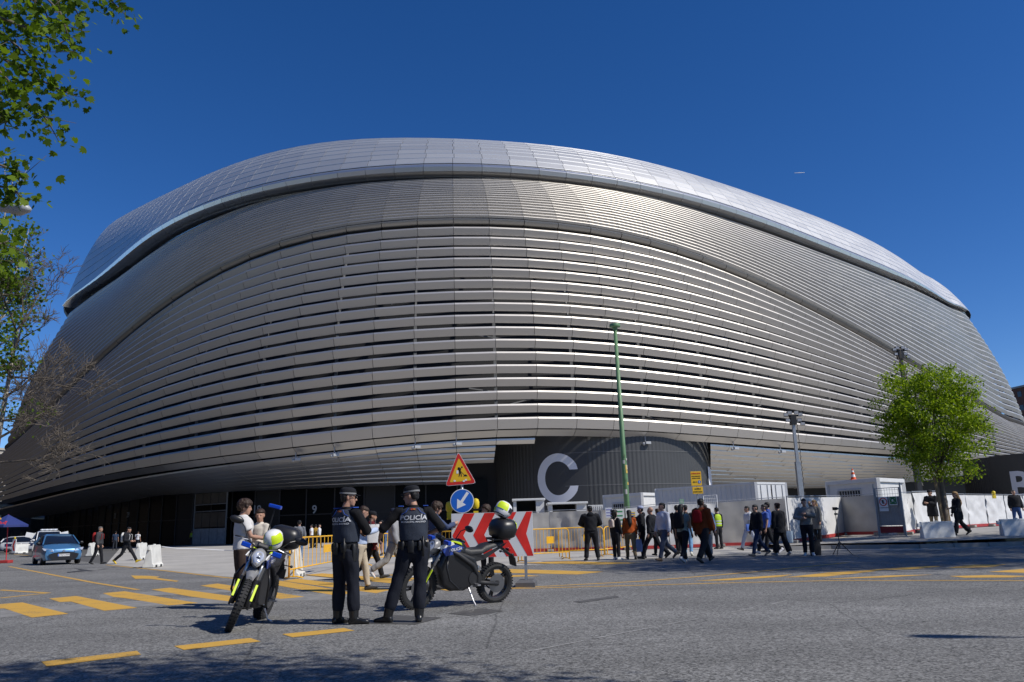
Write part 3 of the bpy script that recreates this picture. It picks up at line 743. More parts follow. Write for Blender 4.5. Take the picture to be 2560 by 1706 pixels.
# ------------------------------------------------------------------ people
JOBS = []          # soft shapes are merged into one skin all together at the end
def soft(mb, voxel, name, m, parent, smooth=2, wr=0.0, wscale=9.0, seed=0):
    JOBS.append((mb, voxel, name, m, parent, smooth, wr, wscale, seed))
def run_soft():
    tmp = []
    for j in JOBS:
        o = mesh_obj('tmp', j[0].mesh('tmp', j[3]))
        r = o.modifiers.new('r', 'REMESH'); r.mode = 'VOXEL'; r.voxel_size = j[1]; r.use_smooth_shade = True
        if j[5]:
            s_ = o.modifiers.new('s', 'SMOOTH'); s_.iterations = j[5]; s_.factor = 0.5
        tmp.append(o)
    dg = bpy.context.evaluated_depsgraph_get()
    for o, j in zip(tmp, JOBS):
        me = bpy.data.meshes.new_from_object(o.evaluated_get(dg))
        if j[6]:
            n = len(me.vertices); co = np.empty(n * 3); me.vertices.foreach_get('co', co); co = co.reshape(-1, 3)
            no = np.empty(n * 3); me.vertices.foreach_get('normal', no); no = no.reshape(-1, 3)
            q = co * np.array([1, 1, 0.55]) * j[7]; ph = j[8] * 1.7
            w = np.sin(q[:, 0] * 1.1 + 2.1 * np.sin(q[:, 2] * 1.3 + ph)) * np.sin(q[:, 2] * 1.9 + 1.7 * np.sin(q[:, 1] * 1.2 + ph)) + 0.6 * np.sin(q[:, 2] * 4.1 + q[:, 0] * 2.3 + 2 * np.sin(q[:, 1] * 2.7 + ph))
            co = co + no * (w * j[6])[:, None]; me.vertices.foreach_set('co', co.ravel())
        me.polygons.foreach_set('use_smooth', [True] * len(me.polygons))
        me.materials.clear(); me.materials.append(j[3]); me.name = j[2]
        mesh_obj(j[2], me, j[4])
    for o in tmp:
        me = o.data; bpy.data.objects.remove(o); bpy.data.meshes.remove(me)
    JOBS.clear()

def cloth(col, rough=0.85):
    return mat('cloth_%02d_%02d_%02d' % tuple(int(c * 99) for c in col), col, rough, spec=0.25, var=0.12, vscale=6, bump=0.25, bscale=70)
SKIN = mat('skin', (0.42, 0.235, 0.16), 0.5, var=0.06, vscale=8)
SKIN_D = mat('skin_dark', (0.11, 0.055, 0.035), 0.5)
HAIR = {k: mat('hair_' + k, c, 0.55, spec=0.4, var=0.3, vscale=30, bump=0.6, bscale=60) for k, c in dict(black=(0.008, 0.007, 0.006), brown=(0.035, 0.018, 0.01), grey=(0.12, 0.11, 0.1), blonde=(0.34, 0.2, 0.08)).items()}

def rotx(v, a): c, s_ = math.cos(a), math.sin(a); return Vector((v[0], v[1] * c - v[2] * s_, v[1] * s_ + v[2] * c))
def rotz(v, a): c, s_ = math.cos(a), math.sin(a); return Vector((v[0] * c - v[1] * s_, v[0] * s_ + v[1] * c, v[2]))
def ik(a, t, l1, l2, pole):
    d = t - a; L_ = min(d.length, (l1 + l2) * 0.995); d.normalize(); t = a + d * L_
    x = (l1 * l1 - l2 * l2 + L_ * L_) / (2 * L_); h = math.sqrt(max(l1 * l1 - x * x, 1e-6))
    p = pole - d * pole.dot(d); p.normalize()
    return a + d * x + p * h, t
def ell(c, rx, ry, u, v, n=14, pw=2.3):
    out = []
    for j in range(n):
        a = 2 * math.pi * j / n; ca, sa = math.cos(a), math.sin(a)
        out.append(c + u * (math.copysign(abs(ca) ** (2 / pw), ca) * rx) + v * (math.copysign(abs(sa) ** (2 / pw), sa) * ry))
    return out

class Fig:
    """joint positions of a standing or walking figure; local +Y is forward, feet on z = 0; sizes for 1.75 m"""
    def __init__(s, legs=(0, 0, 0, 0), hands=(None, None), lean=0.0, twist=0.0, head=(0, 0), female=False, spread=0.0, foot_yaw=(8, 8), poles=(None, None), heel=(0, 0)):
        s.female = female; lean = R(lean)
        hipw = 0.095; shw = 0.172 if female else 0.20
        s.pel = Vector((0, 0, 0.94))
        T = lambda v: rotx(rotz(Vector(v), R(twist) * v[2] / 0.5), -lean) + s.pel
        s.T = T
        s.waist = T((0, 0, 0.14)); s.chest = T((0, 0.012, 0.34)); s.neck = T((0, -0.01, 0.53)); 
        s.sh = [T((-shw, -0.012, 0.475)), T((shw, -0.012, 0.475))]
        s.up = (s.neck - s.pel).normalized(); s.tx = rotz(Vector((1, 0, 0)), R(twist)); s.tfw = s.up.cross(s.tx)
        s.hip = [s.pel + Vector((-hipw, 0, -0.03)), s.pel + Vector((hipw, 0, -0.03))]
        s.knee = [None, None]; s.ank = [None, None]; s.toe = [None, None]
        for i in (0, 1):
            th, kn = R(legs[2 * i]), R(legs[2 * i + 1]); sd = (-1, 1)[i]; sp_ = spread[i] if isinstance(spread, (tuple, list)) else spread
            a = s.hip[i]; k = a + Vector((sd * (0.012 + sp_ * 0.5), math.sin(th) * 0.425, -math.cos(th) * 0.425))
            sh = th - kn; an = k + Vector((sd * (0.004 + sp_ * 0.5), math.sin(sh) * 0.405, -math.cos(sh) * 0.405))
            fy = sd * R(foot_yaw[i]); pit = sh * 0.75 + R(heel[i])
            fd = Vector((math.sin(fy), math.cos(fy) * math.cos(pit), math.sin(pit)))
            s.knee[i] = k; s.ank[i] = an; s.toe[i] = fd
        lo = min(min(s.ank[i].z - 0.085, (s.ank[i] + s.toe[i] * 0.15).z - 0.07) for i in (0, 1))
        sft = Vector((0, 0, -lo))
        for i in (0, 1):
            s.hip[i] += sft; s.knee[i] += sft; s.ank[i] += sft; s.sh[i] += sft
        s.pel = s.pel + sft; s.waist += sft; s.chest += sft; s.neck += sft
        s.elb = [None, None]; s.wr = [None, None]
        for i in (0, 1):
            sd = (-1, 1)[i]; h = hands[i]
            t = (Vector((sd * (shw + 0.07), 0.06 + (0.10 * math.sin(R(legs[2 * (1 - i)]))), 0.86)) if h is None else Vector(h)) + (sft if h is None else Vector((0, 0, 0)))
            if h is None: t = t + s.tfw * math.sin(lean) * 0.2
            pole = Vector(poles[i]) if poles[i] else Vector((sd * 0.55, -0.8, -0.25))
            s.elb[i], s.wr[i] = ik(s.sh[i], t, 0.29, 0.255, pole)
        yaw, pit = R(head[0]), R(head[1])
        s.hf = rotz(rotx(Vector((0, 1, 0)), pit), yaw + R(twist) * 0.6); s.hx = rotz(Vector((1, 0, 0)), yaw + R(twist) * 0.6); s.hu = s.hx.cross(s.hf)
        s.head = s.neck + s.up * 0.052 + s.hu * 0.105 + s.hf * 0.022

def hand_geo(b, f, i, detail, curl=35, flip=1):
    """palm, four unequal fingers with two bends each, and a thumb leaving the side of the palm"""
    w = f.wr[i]; d = (w - f.elb[i]).normalized(); side = Vector(((-1, 1)[i], 0, 0))
    inn = (-side); nrm_ = (inn - d * inn.dot(d)); 
    if nrm_.length < 0.2: nrm_ = Vector((0, 0, -1)) - d * (-d.z)
    nrm_.normalize()                                   # palm faces the body
    fw = d.cross(nrm_)
    if fw.dot(f.tfw) < 0: fw = -fw                     # thumb side points ahead
    c0 = w + d * 0.01; c1_ = w + d * 0.085
    if not detail:
        b.tube([w - d * 0.02, w + d * 0.04, w + d * 0.09, w + d * 0.14 + nrm_ * 0.03], [0.026, 0.036, 0.034, 0.018], 8)
        b.tube([w + d * 0.03 + fw * .02, w + d * 0.07 + fw * 0.05, w + d * 0.10 + fw * .052], [0.015, 0.014, 0.010], 6); return
    b.loft([ell(c0, 0.024, 0.017, fw, nrm_, 10), ell(c0 + d * .03, 0.036, 0.016, fw, nrm_, 10), ell(c1_, 0.040, 0.0135, fw, nrm_, 10)])
    for k, (o_, L_, r_) in enumerate(((0.030, 0.072, 0.0088), (0.0105, 0.080, 0.0092), (-0.0095, 0.074, 0.0088), (-0.029, 0.058, 0.0078))):
        p = c1_ - d * 0.01 + fw * o_; a = R(curl * (0.6 + 0.15 * k)); pts_ = [p]; dd = d.copy()
        for seg, fr in enumerate((0.45, 0.32, 0.25)):
            dd = (d * math.cos(a * (seg + .6)) + nrm_ * math.sin(a * (seg + .6))); p = p + dd * (L_ * fr + (0.01 if seg == 0 else 0)); pts_.append(p)
        b.tube(pts_, [r_, r_, r_ * 0.95, r_ * 0.8], 8)
    p = c0 + d * 0.02 + fw * 0.026
    b.tube([p - fw * .012, p + fw * 0.022 + d * 0.022 + nrm_ * .008, p + fw * 0.030 + d * 0.050 + nrm_ * .018, p + fw * 0.028 + d * 0.072 + nrm_ * .026], [0.014, 0.012, 0.0105, 0.0085], 8)

def body_geo(f, detail=False):
    b = MB(); fem = f.female; k = 0.9 if fem else 1.0
    tx, tf = f.tx, f.tfw
    b.loft([ell(f.pel - f.up * 0.10, .12, .085, tx, tf), ell(f.pel, .155, .105, tx, tf), ell(f.waist, .13 * k, .095, tx, tf), ell(f.chest, .155 * k, .11, tx, tf), ell(f.chest + f.up * 0.11, .165 * k, .098, tx, tf), ell(f.neck - f.up * 0.02, .075, .06, tx, tf)])
    b.tube([f.neck - f.up * 0.06, f.neck + f.up * 0.03, f.head - f.hu * 0.05], [0.062, 0.055, 0.054], 12)
    H, hx, hf, hu = f.head, f.hx, f.hf, f.hu
    rot = Matrix((hx, hf, hu)).transposed()
    b.ball(H + hu * 0.03 - hf * 0.012, (0.076, 0.097, 0.088), 16, 12, rot=rot)          # skull
    b.loft([ell(H + hu * .02 + hf * .025, .064, .068, hx, hf, 12), ell(H - hu * .045 + hf * .032, .058, .062, hx, hf, 12), ell(H - hu * .095 + hf * .045, .042, .045, hx, hf, 12), ell(H - hu * .115 + hf * .055, .025, .026, hx, hf, 12)])   # face and jaw
    b.tube([H + hu * .022 + hf * .088, H - hu * .012 + hf * .103, H - hu * .028 + hf * .108, H - hu * .036 + hf * .09], [.009, .012, .0155, .011], 8)   # nose
    for sd in (-1, 1):
        b.ball(H + hx * (sd * .077) - hu * .008 - hf * .008, (.012, .020, .031), 8, 6, rot=rot)  # ears
        b.ball(H + hx * (sd * .032) + hu * .03 + hf * .082, (.024, .011, .008), 8, 6, rot=rot)   # brow
    b.ball(H - hu * .062 + hf * .088, (.024, .011, .010), 8, 6, rot=rot)                         # lips
    for i in (0, 1):
        a, e, w = f.sh[i], f.elb[i], f.wr[i]
        b.tube([a - f.tx * ((-1, 1)[i] * .04), a, a.lerp(e, .35), e, e.lerp(w, .3), w], [.045, .052 * k, .047 * k, .038 * k, .039 * k, .025], 12)
        hand_geo(b, f, i, detail)
        h, kn, an = f.hip[i], f.knee[i], f.ank[i]
        b.tube([h + Vector((0, 0, .03)), h.lerp(kn, .3), kn, kn.lerp(an, .32), an, an + f.toe[i] * 0.02 - Vector((0, 0, .03))], [.085, .075, .052, .052, .033, .035], 12)
        b.tube([an - Vector((0, 0, .045)) - f.toe[i] * .03, an - Vector((0, 0, .05)) + f.toe[i] * .13], [.034, .025], 8)
    return b
def top_geo(f, th=0.018, sleeve=1.0, length=0.0, hood=False, collar=True, arm=1.0, flare=0.0):
    b = MB(); k = 0.93 if f.female else 1.0; tx, tf = f.tx, f.tfw
    rings = []
    if length > 0.12:
        rings.append(ell(f.pel - Vector((0, 0, length)) + f.tfw * 0.0, .17 + th + flare, .125 + th + flare, tx, tf, 18))
    rings += [ell(f.pel - f.up * min(length, 0.06), .163 + th + flare * .5, .115 + th + flare * .5, tx, tf, 18), ell(f.waist, .142 * k + th, .108 + th, tx, tf, 18), ell(f.chest, .168 * k + th, .124 + th, tx, tf, 18), ell(f.chest + f.up * .10, .175 * k + th, .112 + th, tx, tf, 18),
              ell(f.chest + f.up * .155, .13 * k + th, .085 + th, tx, tf, 18), ell(f.neck - f.up * 0.005, .062 + th, .056 + th, tx, tf, 18)]
    if collar: rings.append(ell(f.neck + f.up * 0.035, .058 + th * .5, .054 + th * .5, tx, tf, 18))
    b.loft(rings)
    for i in (0, 1):
        a, e, w = f.sh[i], f.elb[i], f.wr[i]; sd = (-1, 1)[i]; r_ = arm
        ps = [a - tx * (sd * .06) + f.up * .005, a + f.up * .002, a.lerp(e, .45), e]; rs = [.056 * k + th, (.052 * k + th), (.045 * k + th) * r_, (.040 * k + th) * r_]
        if sleeve >= 1: ps += [e.lerp(w, .5), e.lerp(w, .96)]; rs += [(.038 + th) * r_, (.030 + th * .8) * r_]
        elif sleeve > 0.5: ps += [e.lerp(w, .18)]; rs += [(.042 + th) * r_]
        else: ps = ps[:3]; ps[2] = a.lerp(e, .62); rs = rs[:3]; rs[2] *= 1.1
        b.tube(ps, rs, 12)
    if hood: b.ball(f.neck - f.tfw * 0.075 + f.up * 0.0, (.115, .075, .085), 12, 8)
    return b
def trouser_geo(f, th=0.014, length=1.0, wide=1.0, tuck=False):
    b = MB(); tx = Vector((1, 0, 0)); ty = Vector((0, 1, 0))
    hw = 1.06 if f.female else 1.0
    b.loft([ell(f.pel - Vector((0, 0, .14)), .10, .085, tx, ty, 16), ell(f.pel - Vector((0, 0, .07)), (.155 + th) * hw, .115 + th, tx, ty, 16), ell(f.pel + Vector((0, 0, .03)), (.150 + th) * hw, .108 + th, tx, ty, 16), ell(f.waist - f.up * .03, .138 + th, .102 + th, tx, ty, 16)])
    for i in (0, 1):
        h, kn, an = f.hip[i], f.knee[i], f.ank[i]
        ps = [h + Vector((0, -.012, .03)), h.lerp(kn, .25) + Vector((0, -.012, 0)), h.lerp(kn, .65), kn, kn.lerp(an, .35), kn.lerp(an, .75), kn.lerp(an, .97)]
        rs = [.096 + th, .090 + th, .072 + th, .058 + th * 1.1, (.056 + th * 1.2) * (0.5 + wide * .5), (.047 + th * 1.3) * wide, (.048 + th * 1.2) * wide]
        if tuck: ps[5] = kn.lerp(an, .68); rs[5] = .084; ps[6] = kn.lerp(an, .80); rs[6] = .072
        n = 7 if length >= 1 else (4 if length > 0.45 else 3)
        b.tube(ps[:n], rs[:n], 12)
    return b
def shoe_geo(f, i, boot=False):
    b = MB(); an, d = f.ank[i], f.toe[i]; side = Vector((0, 0, 1)).cross(d).normalized(); up = d.cross(side); up = up if up.z > 0 else -up
    base = an - up * 0.082
    def sec(t, w, h, z0=0.0): return ell(base + d * t + up * (h / 2 + z0), w, h / 2, side, up, 12, 3.0)
    b.loft([sec(-.075, .020, .05, .01), sec(-.065, .036, .075), sec(-.02, .040, .105), sec(.05, .042, .085), sec(.11, .048, .066), sec(.165, .046, .055), sec(.195, .030, .042), sec(.205, .012, .025, .008)])
    b.tube([an - up * .04, an + Vector((0, 0, .03))], [.046, .046], 10)
    if boot: b.tube([an - up * .02, an.lerp(f.knee[i], .16), an.lerp(f.knee[i], .30)], [.060, .066, .072], 12)
    return b
def hair_geo(f, style):
    b = MB(); H, hx, hf, hu = f.head, f.hx, f.hf, f.hu; rot = Matrix((hx, hf, hu)).transposed()
    if style == 'bald': return None
    g = {'short': 0.006, 'curly': 0.032, 'bun': 0.01, 'long': 0.014, 'bob': 0.022}[style]
    # cap of hair: skull shell lifted off the face and cut above the brow and ears
    for t, dz, rx, ry in ((0.0, .055, .078 + g, .095 + g), (0.5, .085, .070 + g, .086 + g), (1.0, .108 + g * .8, .045 + g, .055 + g)): pass
    b.loft([ell(H + hu * .048 - hf * .022, .079 + g, .092 + g, hx, hf, 16), ell(H + hu * .075 - hf * .012, .076 + g, .096 + g, hx, hf, 16), ell(H + hu * (.102 + g * .5) - hf * .012, .058 + g, .076 + g, hx, hf, 16), ell(H + hu * (.120 + g) - hf * .012, .025 + g, .035 + g, hx, hf, 16)])
    b.loft([ell(H - hu * .055 - hf * .058, .055 + g * .5, .036 + g * .5, hx, hf, 12), ell(H + hu * 0.0 - hf * .052, .074 + g, .050 + g, hx, hf, 12), ell(H + hu * .06 - hf * .04, .078 + g, .062 + g, hx, hf, 12)])
    if style == 'curly':
        rr_ = random.Random(3)
        for _ in range(26):
            v = Vector((rr_.uniform(-1, 1), rr_.uniform(-1, .45), rr_.uniform(-.2, 1))).normalized(); b.ball(H + hu * .03 - hf * .012 + hx * v.x * .095 + hf * v.y * .11 + hu * v.z * .105, .030, 8, 6)
    if style == 'long':
        b.tube([H + hu * .06 - hf * .06, H - hu * .06 - hf * .085, f.neck - f.tfw * .12 - f.up * .10, f.chest - f.tfw * .165, f.chest - f.tfw * .15 - f.up * .13], [.075, .082, .085, .075, .03], 12)
    if style == 'bob':
        for sd in (-1, 1): b.tube([H + hx * (sd * .06) + hu * .06 - hf * .02, H + hx * (sd * .082) - hu * .03 - hf * .02, H + hx * (sd * .078) - hu * .13 - hf * .025], [.035, .032, .02], 8)
        b.tube([H + hu * .02 - hf * .07, H - hu * .12 - hf * .075], [.08, .055], 10)
    if style == 'bun': b.ball(H + hu * .07 - hf * .115, .05, 10, 8)
    return b
def cap_geo(f, peak=True):
    b = MB(); H, hx, hf, hu = f.head, f.hx, f.hf, f.hu
    b.loft([ell(H + hu * .045 - hf * .012, .089, .108, hx, hf, 20), ell(H + hu * .085 - hf * .012, .090, .110, hx, hf, 20), ell(H + hu * .118 - hf * .014, .080, .098, hx, hf, 20), ell(H + hu * .140 - hf * .014, .045, .055, hx, hf, 20)])
    if peak:
        ps = []; n = 9
        for j in range(n):
            a = R(-62 + 124 * j / (n - 1)); ps.append((H + hu * .052 + hx * (.085 * math.sin(a)) + hf * (.088 * math.cos(a)), H + hu * .040 + hx * (.082 * math.sin(a)) + hf * (.09 * math.cos(a) + .075 * max(0, math.cos(a * 1.35)))))
        V = [p for q in ps for p in q] + [p - hu * .008 for q in ps for p in q]; m = 2 * n
        b.add(V, [(2 * j, 2 * j + 1, 2 * j + 3, 2 * j + 2) for j in range(n - 1)] + [(m + 2 * j + 2, m + 2 * j + 3, m + 2 * j + 1, m + 2 * j) for j in range(n - 1)] + [(2 * j + 1, m + 2 * j + 1, m + 2 * j + 3, 2 * j + 3) for j in range(n - 1)])
    return b
def pack_geo(f, w=.15, h=.21, d=.075):
    b = MB(); c = f.chest - f.tfw * (.155 + d) + f.up * .0; tx, tf = f.tx, f.tfw
    b.loft([ell(c - f.up * h, w * .8, d * .7, tx, tf, 14, 3.5), ell(c - f.up * (h * .8), w, d, tx, tf, 14, 3.5), ell(c + f.up * (h * .5), w, d, tx, tf, 14, 3.5), ell(c + f.up * h, w * .6, d * .6, tx, tf, 14, 3)])
    return b
def strap_geo(f):
    b = MB()
    for sd in (-1, 1):
        x = f.tx * (sd * .105)
        b.tube([f.chest - f.tfw * .15 + x + f.up * .1, f.chest + x + f.up * .205 - f.tfw * .03, f.chest + x + f.up * .10 + f.tfw * .155, f.chest + x * 1.2 - f.up * .10 + f.tfw * .145, f.waist + x * 1.5 - f.tfw * .02], [.016] * 5, 6)
    return b

PN = [0]
def person(label, px, rz, h=1.75, z=0.0, pos=None, top=((.02, .02, .022), {}), bottom=((.015, .015, .018), {}), shoes=(.03, .03, .03), hair=('short', 'black'), skin=None, cap=None, pack=None, voxel=None, group=None, top_name='jacket', bottom_name='trousers', detail=False, boots=False, wr=0.005, scale_w=1.0, **pose):
    """one figure: continuous body with its clothing as parts"""
    PN[0] += 1
    f = Fig(**pose)
    loc = Vector(foot(px[0], px[1], z)) if pos is None else Vector(pos)
    t = thing('person', label, 'person', loc, R(rz), group)
    sc = h / 1.745; t.scale = (sc * scale_w, sc * scale_w, sc)
    dist = (loc - CAM).length
    vx = voxel or (0.016 if dist < 18 else (0.019 if dist < 45 else 0.028))
    sk = skin or SKIN
    soft(body_geo(f, detail), vx * (0.8 if not detail else 0.55), 'body', sk, t, 1)
    if top: soft(top_geo(f, **top[1]), vx, top_name, cloth(top[0]), t, 2, wr, 11, PN[0])
    if bottom: soft(trouser_geo(f, **bottom[1]), vx, bottom_name, cloth(bottom[0]), t, 2, wr, 10, PN[0] + 3)
    for i in (0, 1): soft(shoe_geo(f, i, boots), vx * .7, 'boot' if boots else 'shoe', cloth(shoes, 0.6) if not boots else MATS['boot_leather'], t, 1)
    if hair:
        hg = hair_geo(f, hair[0])
        if hg: soft(hg, vx * .7, 'hair', HAIR[hair[1]], t, 1, 0.004 if hair[0] in ('curly',) else 0.0015, 60 if hair[0] == 'curly' else 30, PN[0])
    if cap: soft(cap_geo(f), vx * .55, 'cap', cloth(cap), t, 1)
    H, hx, hf, hu = f.head, f.hx, f.hf, f.hu
    if dist < 45 and abs(((rz + 180) % 360) - 180 + pose.get('head', (0, 0))[0]) > 35:
        me_ = MB()
        for sd in (-1, 1): me_.ball(H + hx * (sd * .030) + hu * .012 + hf * .084, (.013, .009, .007), 8, 6)
        me_.build('eyes', mat('eye', (.02, .015, .012), .3), t)
    if pack:
        pk = thing('backpack', pack[1], 'backpack', loc, R(rz)); pk.scale = t.scale
        soft(pack_geo(f, *(pack[2] if len(pack) > 2 else ())), vx * .9, 'bag_body', cloth(pack[0]), pk, 2, .002, 14, PN[0])
        soft(strap_geo(f), vx * .7, 'strap', cloth(pack[3] if len(pack) > 3 else pack[0]), pk, 0)
    t['_f'] = 0; del t['_f']
    return t, f

# --- the two officers in front
mat('boot_leather', (0.012, 0.012, 0.013), 0.32, var=0.2, vscale=20)
M_navy = (0.010, 0.012, 0.020); M_vest = mat('vest_navy', (0.018, 0.026, 0.045), 0.8, var=0.1, vscale=10, bump=0.3, bscale=120)
M_blue = mat('blue_trim', (0.02, 0.08, 0.42), 0.6); M_reflect = mat('reflective_print', (0.62, 0.63, 0.66), 0.35)
M_belt = mat('belt_webbing', (0.008, 0.008, 0.009), 0.45); M_band = mat('cap_band', (0.22, 0.22, 0.22), 0.6)
def torso_y(x, rx, ry, pw=2.3): return ry * (1 - min(abs(x / rx), 0.98) ** pw) ** (1 / pw)
def officer(label, px, rz, h, hands, poles, head, sleeve, legs, spread, foot_yaw, cap_label=None):
    t, f = person(label, px, rz, h, top=((0.008, 0.008, 0.010), dict(th=.017, sleeve=sleeve, arm=1.08)), bottom=(M_navy, dict(th=.022, wide=1.12, tuck=True)), boots=True, hair=('short', 'black'), top_name='shirt', detail=True, voxel=0.013, wr=.004,
                  legs=legs, hands=hands, poles=poles, head=head, spread=spread, foot_yaw=foot_yaw)
    # vest
    b = MB(); tx, tf, th = f.tx, f.tfw, .042
    b.loft([ell(f.waist - f.up * .045, .142 + th, .108 + th, tx, tf, 24), ell(f.waist + f.up * .05, .150 + th, .114 + th, tx, tf, 24), ell(f.chest, .160 + th, .126 + th, tx, tf, 24), ell(f.chest + f.up * .10, .150 + th, .116 + th, tx, tf, 24), ell(f.chest + f.up * .165, .108 + th, .090 + th, tx, tf, 24), ell(f.neck - f.up * .0, .062 + th * .6, .055 + th * .7, tx, tf, 24)])
    soft(b, .011, 'vest', M_vest, t, 2, .0015, 12, 5)
    def on_back(x, u, lift=.006, rx=.160 + th, ry=.126 + th): return f.chest + tx * x + f.up * u - tf * (torso_y(x, rx, ry) + lift)
    for txt, size, u in (('POLICÍA', .082, .055), ('MUNICIPAL MADRID', .030, .002)):
        me = text_mesh(txt, size, .0, M_reflect, sx=1.18, bold=.0016 if size > .05 else .0004, shear=.12)
        for v in me.vertices: v.co = on_back(v.co.x, u + v.co.y)
        mesh_obj('vest_lettering', me, t)
    for sd in (-1, 1):                                   # blue piping and shoulder slides
        b = MB(); b.tube([on_back(sd * .06, .185, .0, .125 + th, .095 + th), on_back(sd * .10, .13, .004, .145 + th, .112 + th), on_back(sd * .155, .10, .002)], .004, 6); b.build('piping', M_blue, t)
        i = (sd + 1) // 2; q = f.sh[i] + f.up * .075 - tx * (sd * .035); b = MB(); b.beam(q - tf * .05, q + tf * .05, .07, .012, hint=f.up); b.build('shoulder_slide', M_blue, t, bevel=.004)
    b = MB(); b.beam(on_back(-.032, .168, .004, .125 + th, .095 + th), on_back(.032, .168, .004, .125 + th, .095 + th), .004, .022, hint=f.up); b.build('flag_patch', mat('flag_red', (.5, .06, .03), .6), t)
    b = MB(); b.beam(on_back(.0, .168, .007, .125 + th, .095 + th), on_back(.02, .168, .007, .125 + th, .095 + th), .004, .010, hint=f.up); b.build('flag_stripe', mat('flag_gold', (.7, .45, .04), .6), t)
    # duty belt
    b = MB(); c = f.waist - f.up * .085; ring = lambda dz, e: ell(c + f.up * dz, .158 + e, .122 + e, tx, tf, 28)
    b.loft([ring(-.026, .012), ring(.026, .012)]); b.build('duty_belt', M_belt, t, smooth=True, auto=40)
    def pouch(ang, w, d, hh, dz=-.03, name='pouch'):
        a = R(ang); p = c + tx * (math.cos(a) * .185) + tf * (math.sin(a) * .15) + f.up * dz; b = MB(); out = (tx * math.cos(a) + tf * math.sin(a)).normalized(); sdv = f.up.cross(out)
        b.loft([ell(p - f.up * hh, w * .85, d * .8, sdv, out, 12, 4), ell(p - f.up * (hh * .2), w, d, sdv, out, 12, 4), ell(p + f.up * hh * .6, w, d, sdv, out, 12, 4), ell(p + f.up * hh, w * .8, d * .7, sdv, out, 12, 4)]); b.build(name, M_belt, t, smooth=True, auto=50)
    pouch(-100, .045, .03, .075); pouch(-60, .04, .03, .06, -.02); pouch(200, .04, .03, .06, -.02); pouch(-140, .035, .03, .055, -.02)
    pouch(-12, .038, .04, .11, -.09, 'holster')
    b = MB(); q = c + tx * .13 - tf * .155; b.tube([q + f.up * .10, q - f.up * .16], .014, 10); b.build('baton', M_belt, t, smooth=True)
    # peaked cap with chequered band
    soft(cap_geo(f), .0085, 'cap', cloth((.012, .013, .017)), t, 1)
    b = MB(); H, hx, hf, hu = f.head, f.hx, f.hf, f.hu
    n = 28; r0 = ell(H + hu * .046 - hf * .012, .0925, .1115, hx, hf, n); r1 = ell(H + hu * .068 - hf * .012, .0932, .1122, hx, hf, n)
    b.loft([r0, r1], cap=False); b.build('cap_band', M_band, t, smooth=True)
    b = MB()
    for sd in (-1, 1): b.ball(H + hx * (sd * .034) + hu * .012 + hf * .098, (.028, .014, .018), 10, 8); b.tube([H + hx * (sd * .06) + hu * .016 + hf * .09, H + hx * (sd * .085) + hu * .012 + hf * .0], .004, 6)
    b.build('sunglasses', mat('black_plastic', (.008, .008, .009), .25), t, smooth=True)
    return t, f
officer('police officer on the left in a navy vest, hands together, cap turned right', (862, 1561), -36, 1.81, hands=((-.05, .27, 1.17), (.07, .29, 1.19)), poles=((-.9, -.5, -.5), (.9, -.35, -.5)), head=(-42, -4), sleeve=1.0, legs=(0, 0, 3, 2), spread=.03, foot_yaw=(-14, 48))
officer('police officer on the right with rolled sleeves, one hand on hip, facing left', (1034, 1556), 6, 1.81, hands=((-.46, .22, 1.09), (.19, .16, 1.13)), poles=((-.5, -1, -.2), (.95, -.6, .0)), head=(66, -6), sleeve=.7, legs=(4, 3, -2, 0), spread=(.23, -.04), foot_yaw=(62, -4))

# --- passers-by
BK = (.012, .012, .014); DK = (.02, .021, .025); NV = (.015, .02, .04); WH = (.66, .66, .67); GY = (.22, .22, .21); JE = (.10, .16, .27); BG = (.36, .29, .2)
WALK = (24, 8, -20, 22); WALK2 = (-20, 24, 25, 8); STAND = (1, 1, -1, 2); STEP = (14, 6, -12, 14)
PHONE = ((-.06, .30, 1.22), (.08, .30, 1.22))
# left of the officers
person('man in a dark quilted jacket and black trousers walking right near the cars', (243, 1411), -88, 1.76, top=((.045, .047, .052), dict(th=.03)), bottom=(BK, {}), hair=('short', 'grey'), legs=STEP, head=(0, -4), hands=(None, None), pack=((.30, .02, .02), 'red and grey backpack on the man in the dark quilted jacket'))
person('striding man in black with yellow shoes beside the white barriers', (314, 1409), -92, 1.80, top=(BK, dict(th=.03, hood=True)), bottom=(BK, {}), hair=('short', 'black'), shoes=(.6, .42, .03), legs=(34, 2, -24, 26), head=(0, -18), hands=((-.16, .22, 1.0), (.16, .24, 1.0)), pack=((.62, .62, .60), 'white backpack on the striding man in black', (.17, .22, .06), (.6, .6, .58)))
person('man in a navy shirt and dark trousers standing on the plaza, back turned', (286, 1376), 10, 1.76, top=((.03, .05, .09), dict(th=.03, sleeve=.4)), bottom=((.03, .035, .045), {}), legs=STAND, spread=.04)
person('person in a white top half hidden behind the striding man in black', (318, 1382), -70, 1.70, top=(WH, {}), bottom=(JE, {}), legs=STEP)
t, f = person('person in a white football shirt with a black number seven on the back', (342, 1374), -8, 1.70, top=(WH, dict(sleeve=.4, th=.026)), bottom=(BK, dict(length=.7)), legs=STEP, top_name='football_shirt', shoes=(.6, .6, .6))
me = text_mesh('7', .34, .0, cloth(BK), bold=.012)
for v in me.vertices: v.co = f.chest + f.tx * v.co.x + f.up * (v.co.y + .0) - f.tfw * (.165)
mesh_obj('shirt_number', me, t)
HV = (.42, .62, .02)
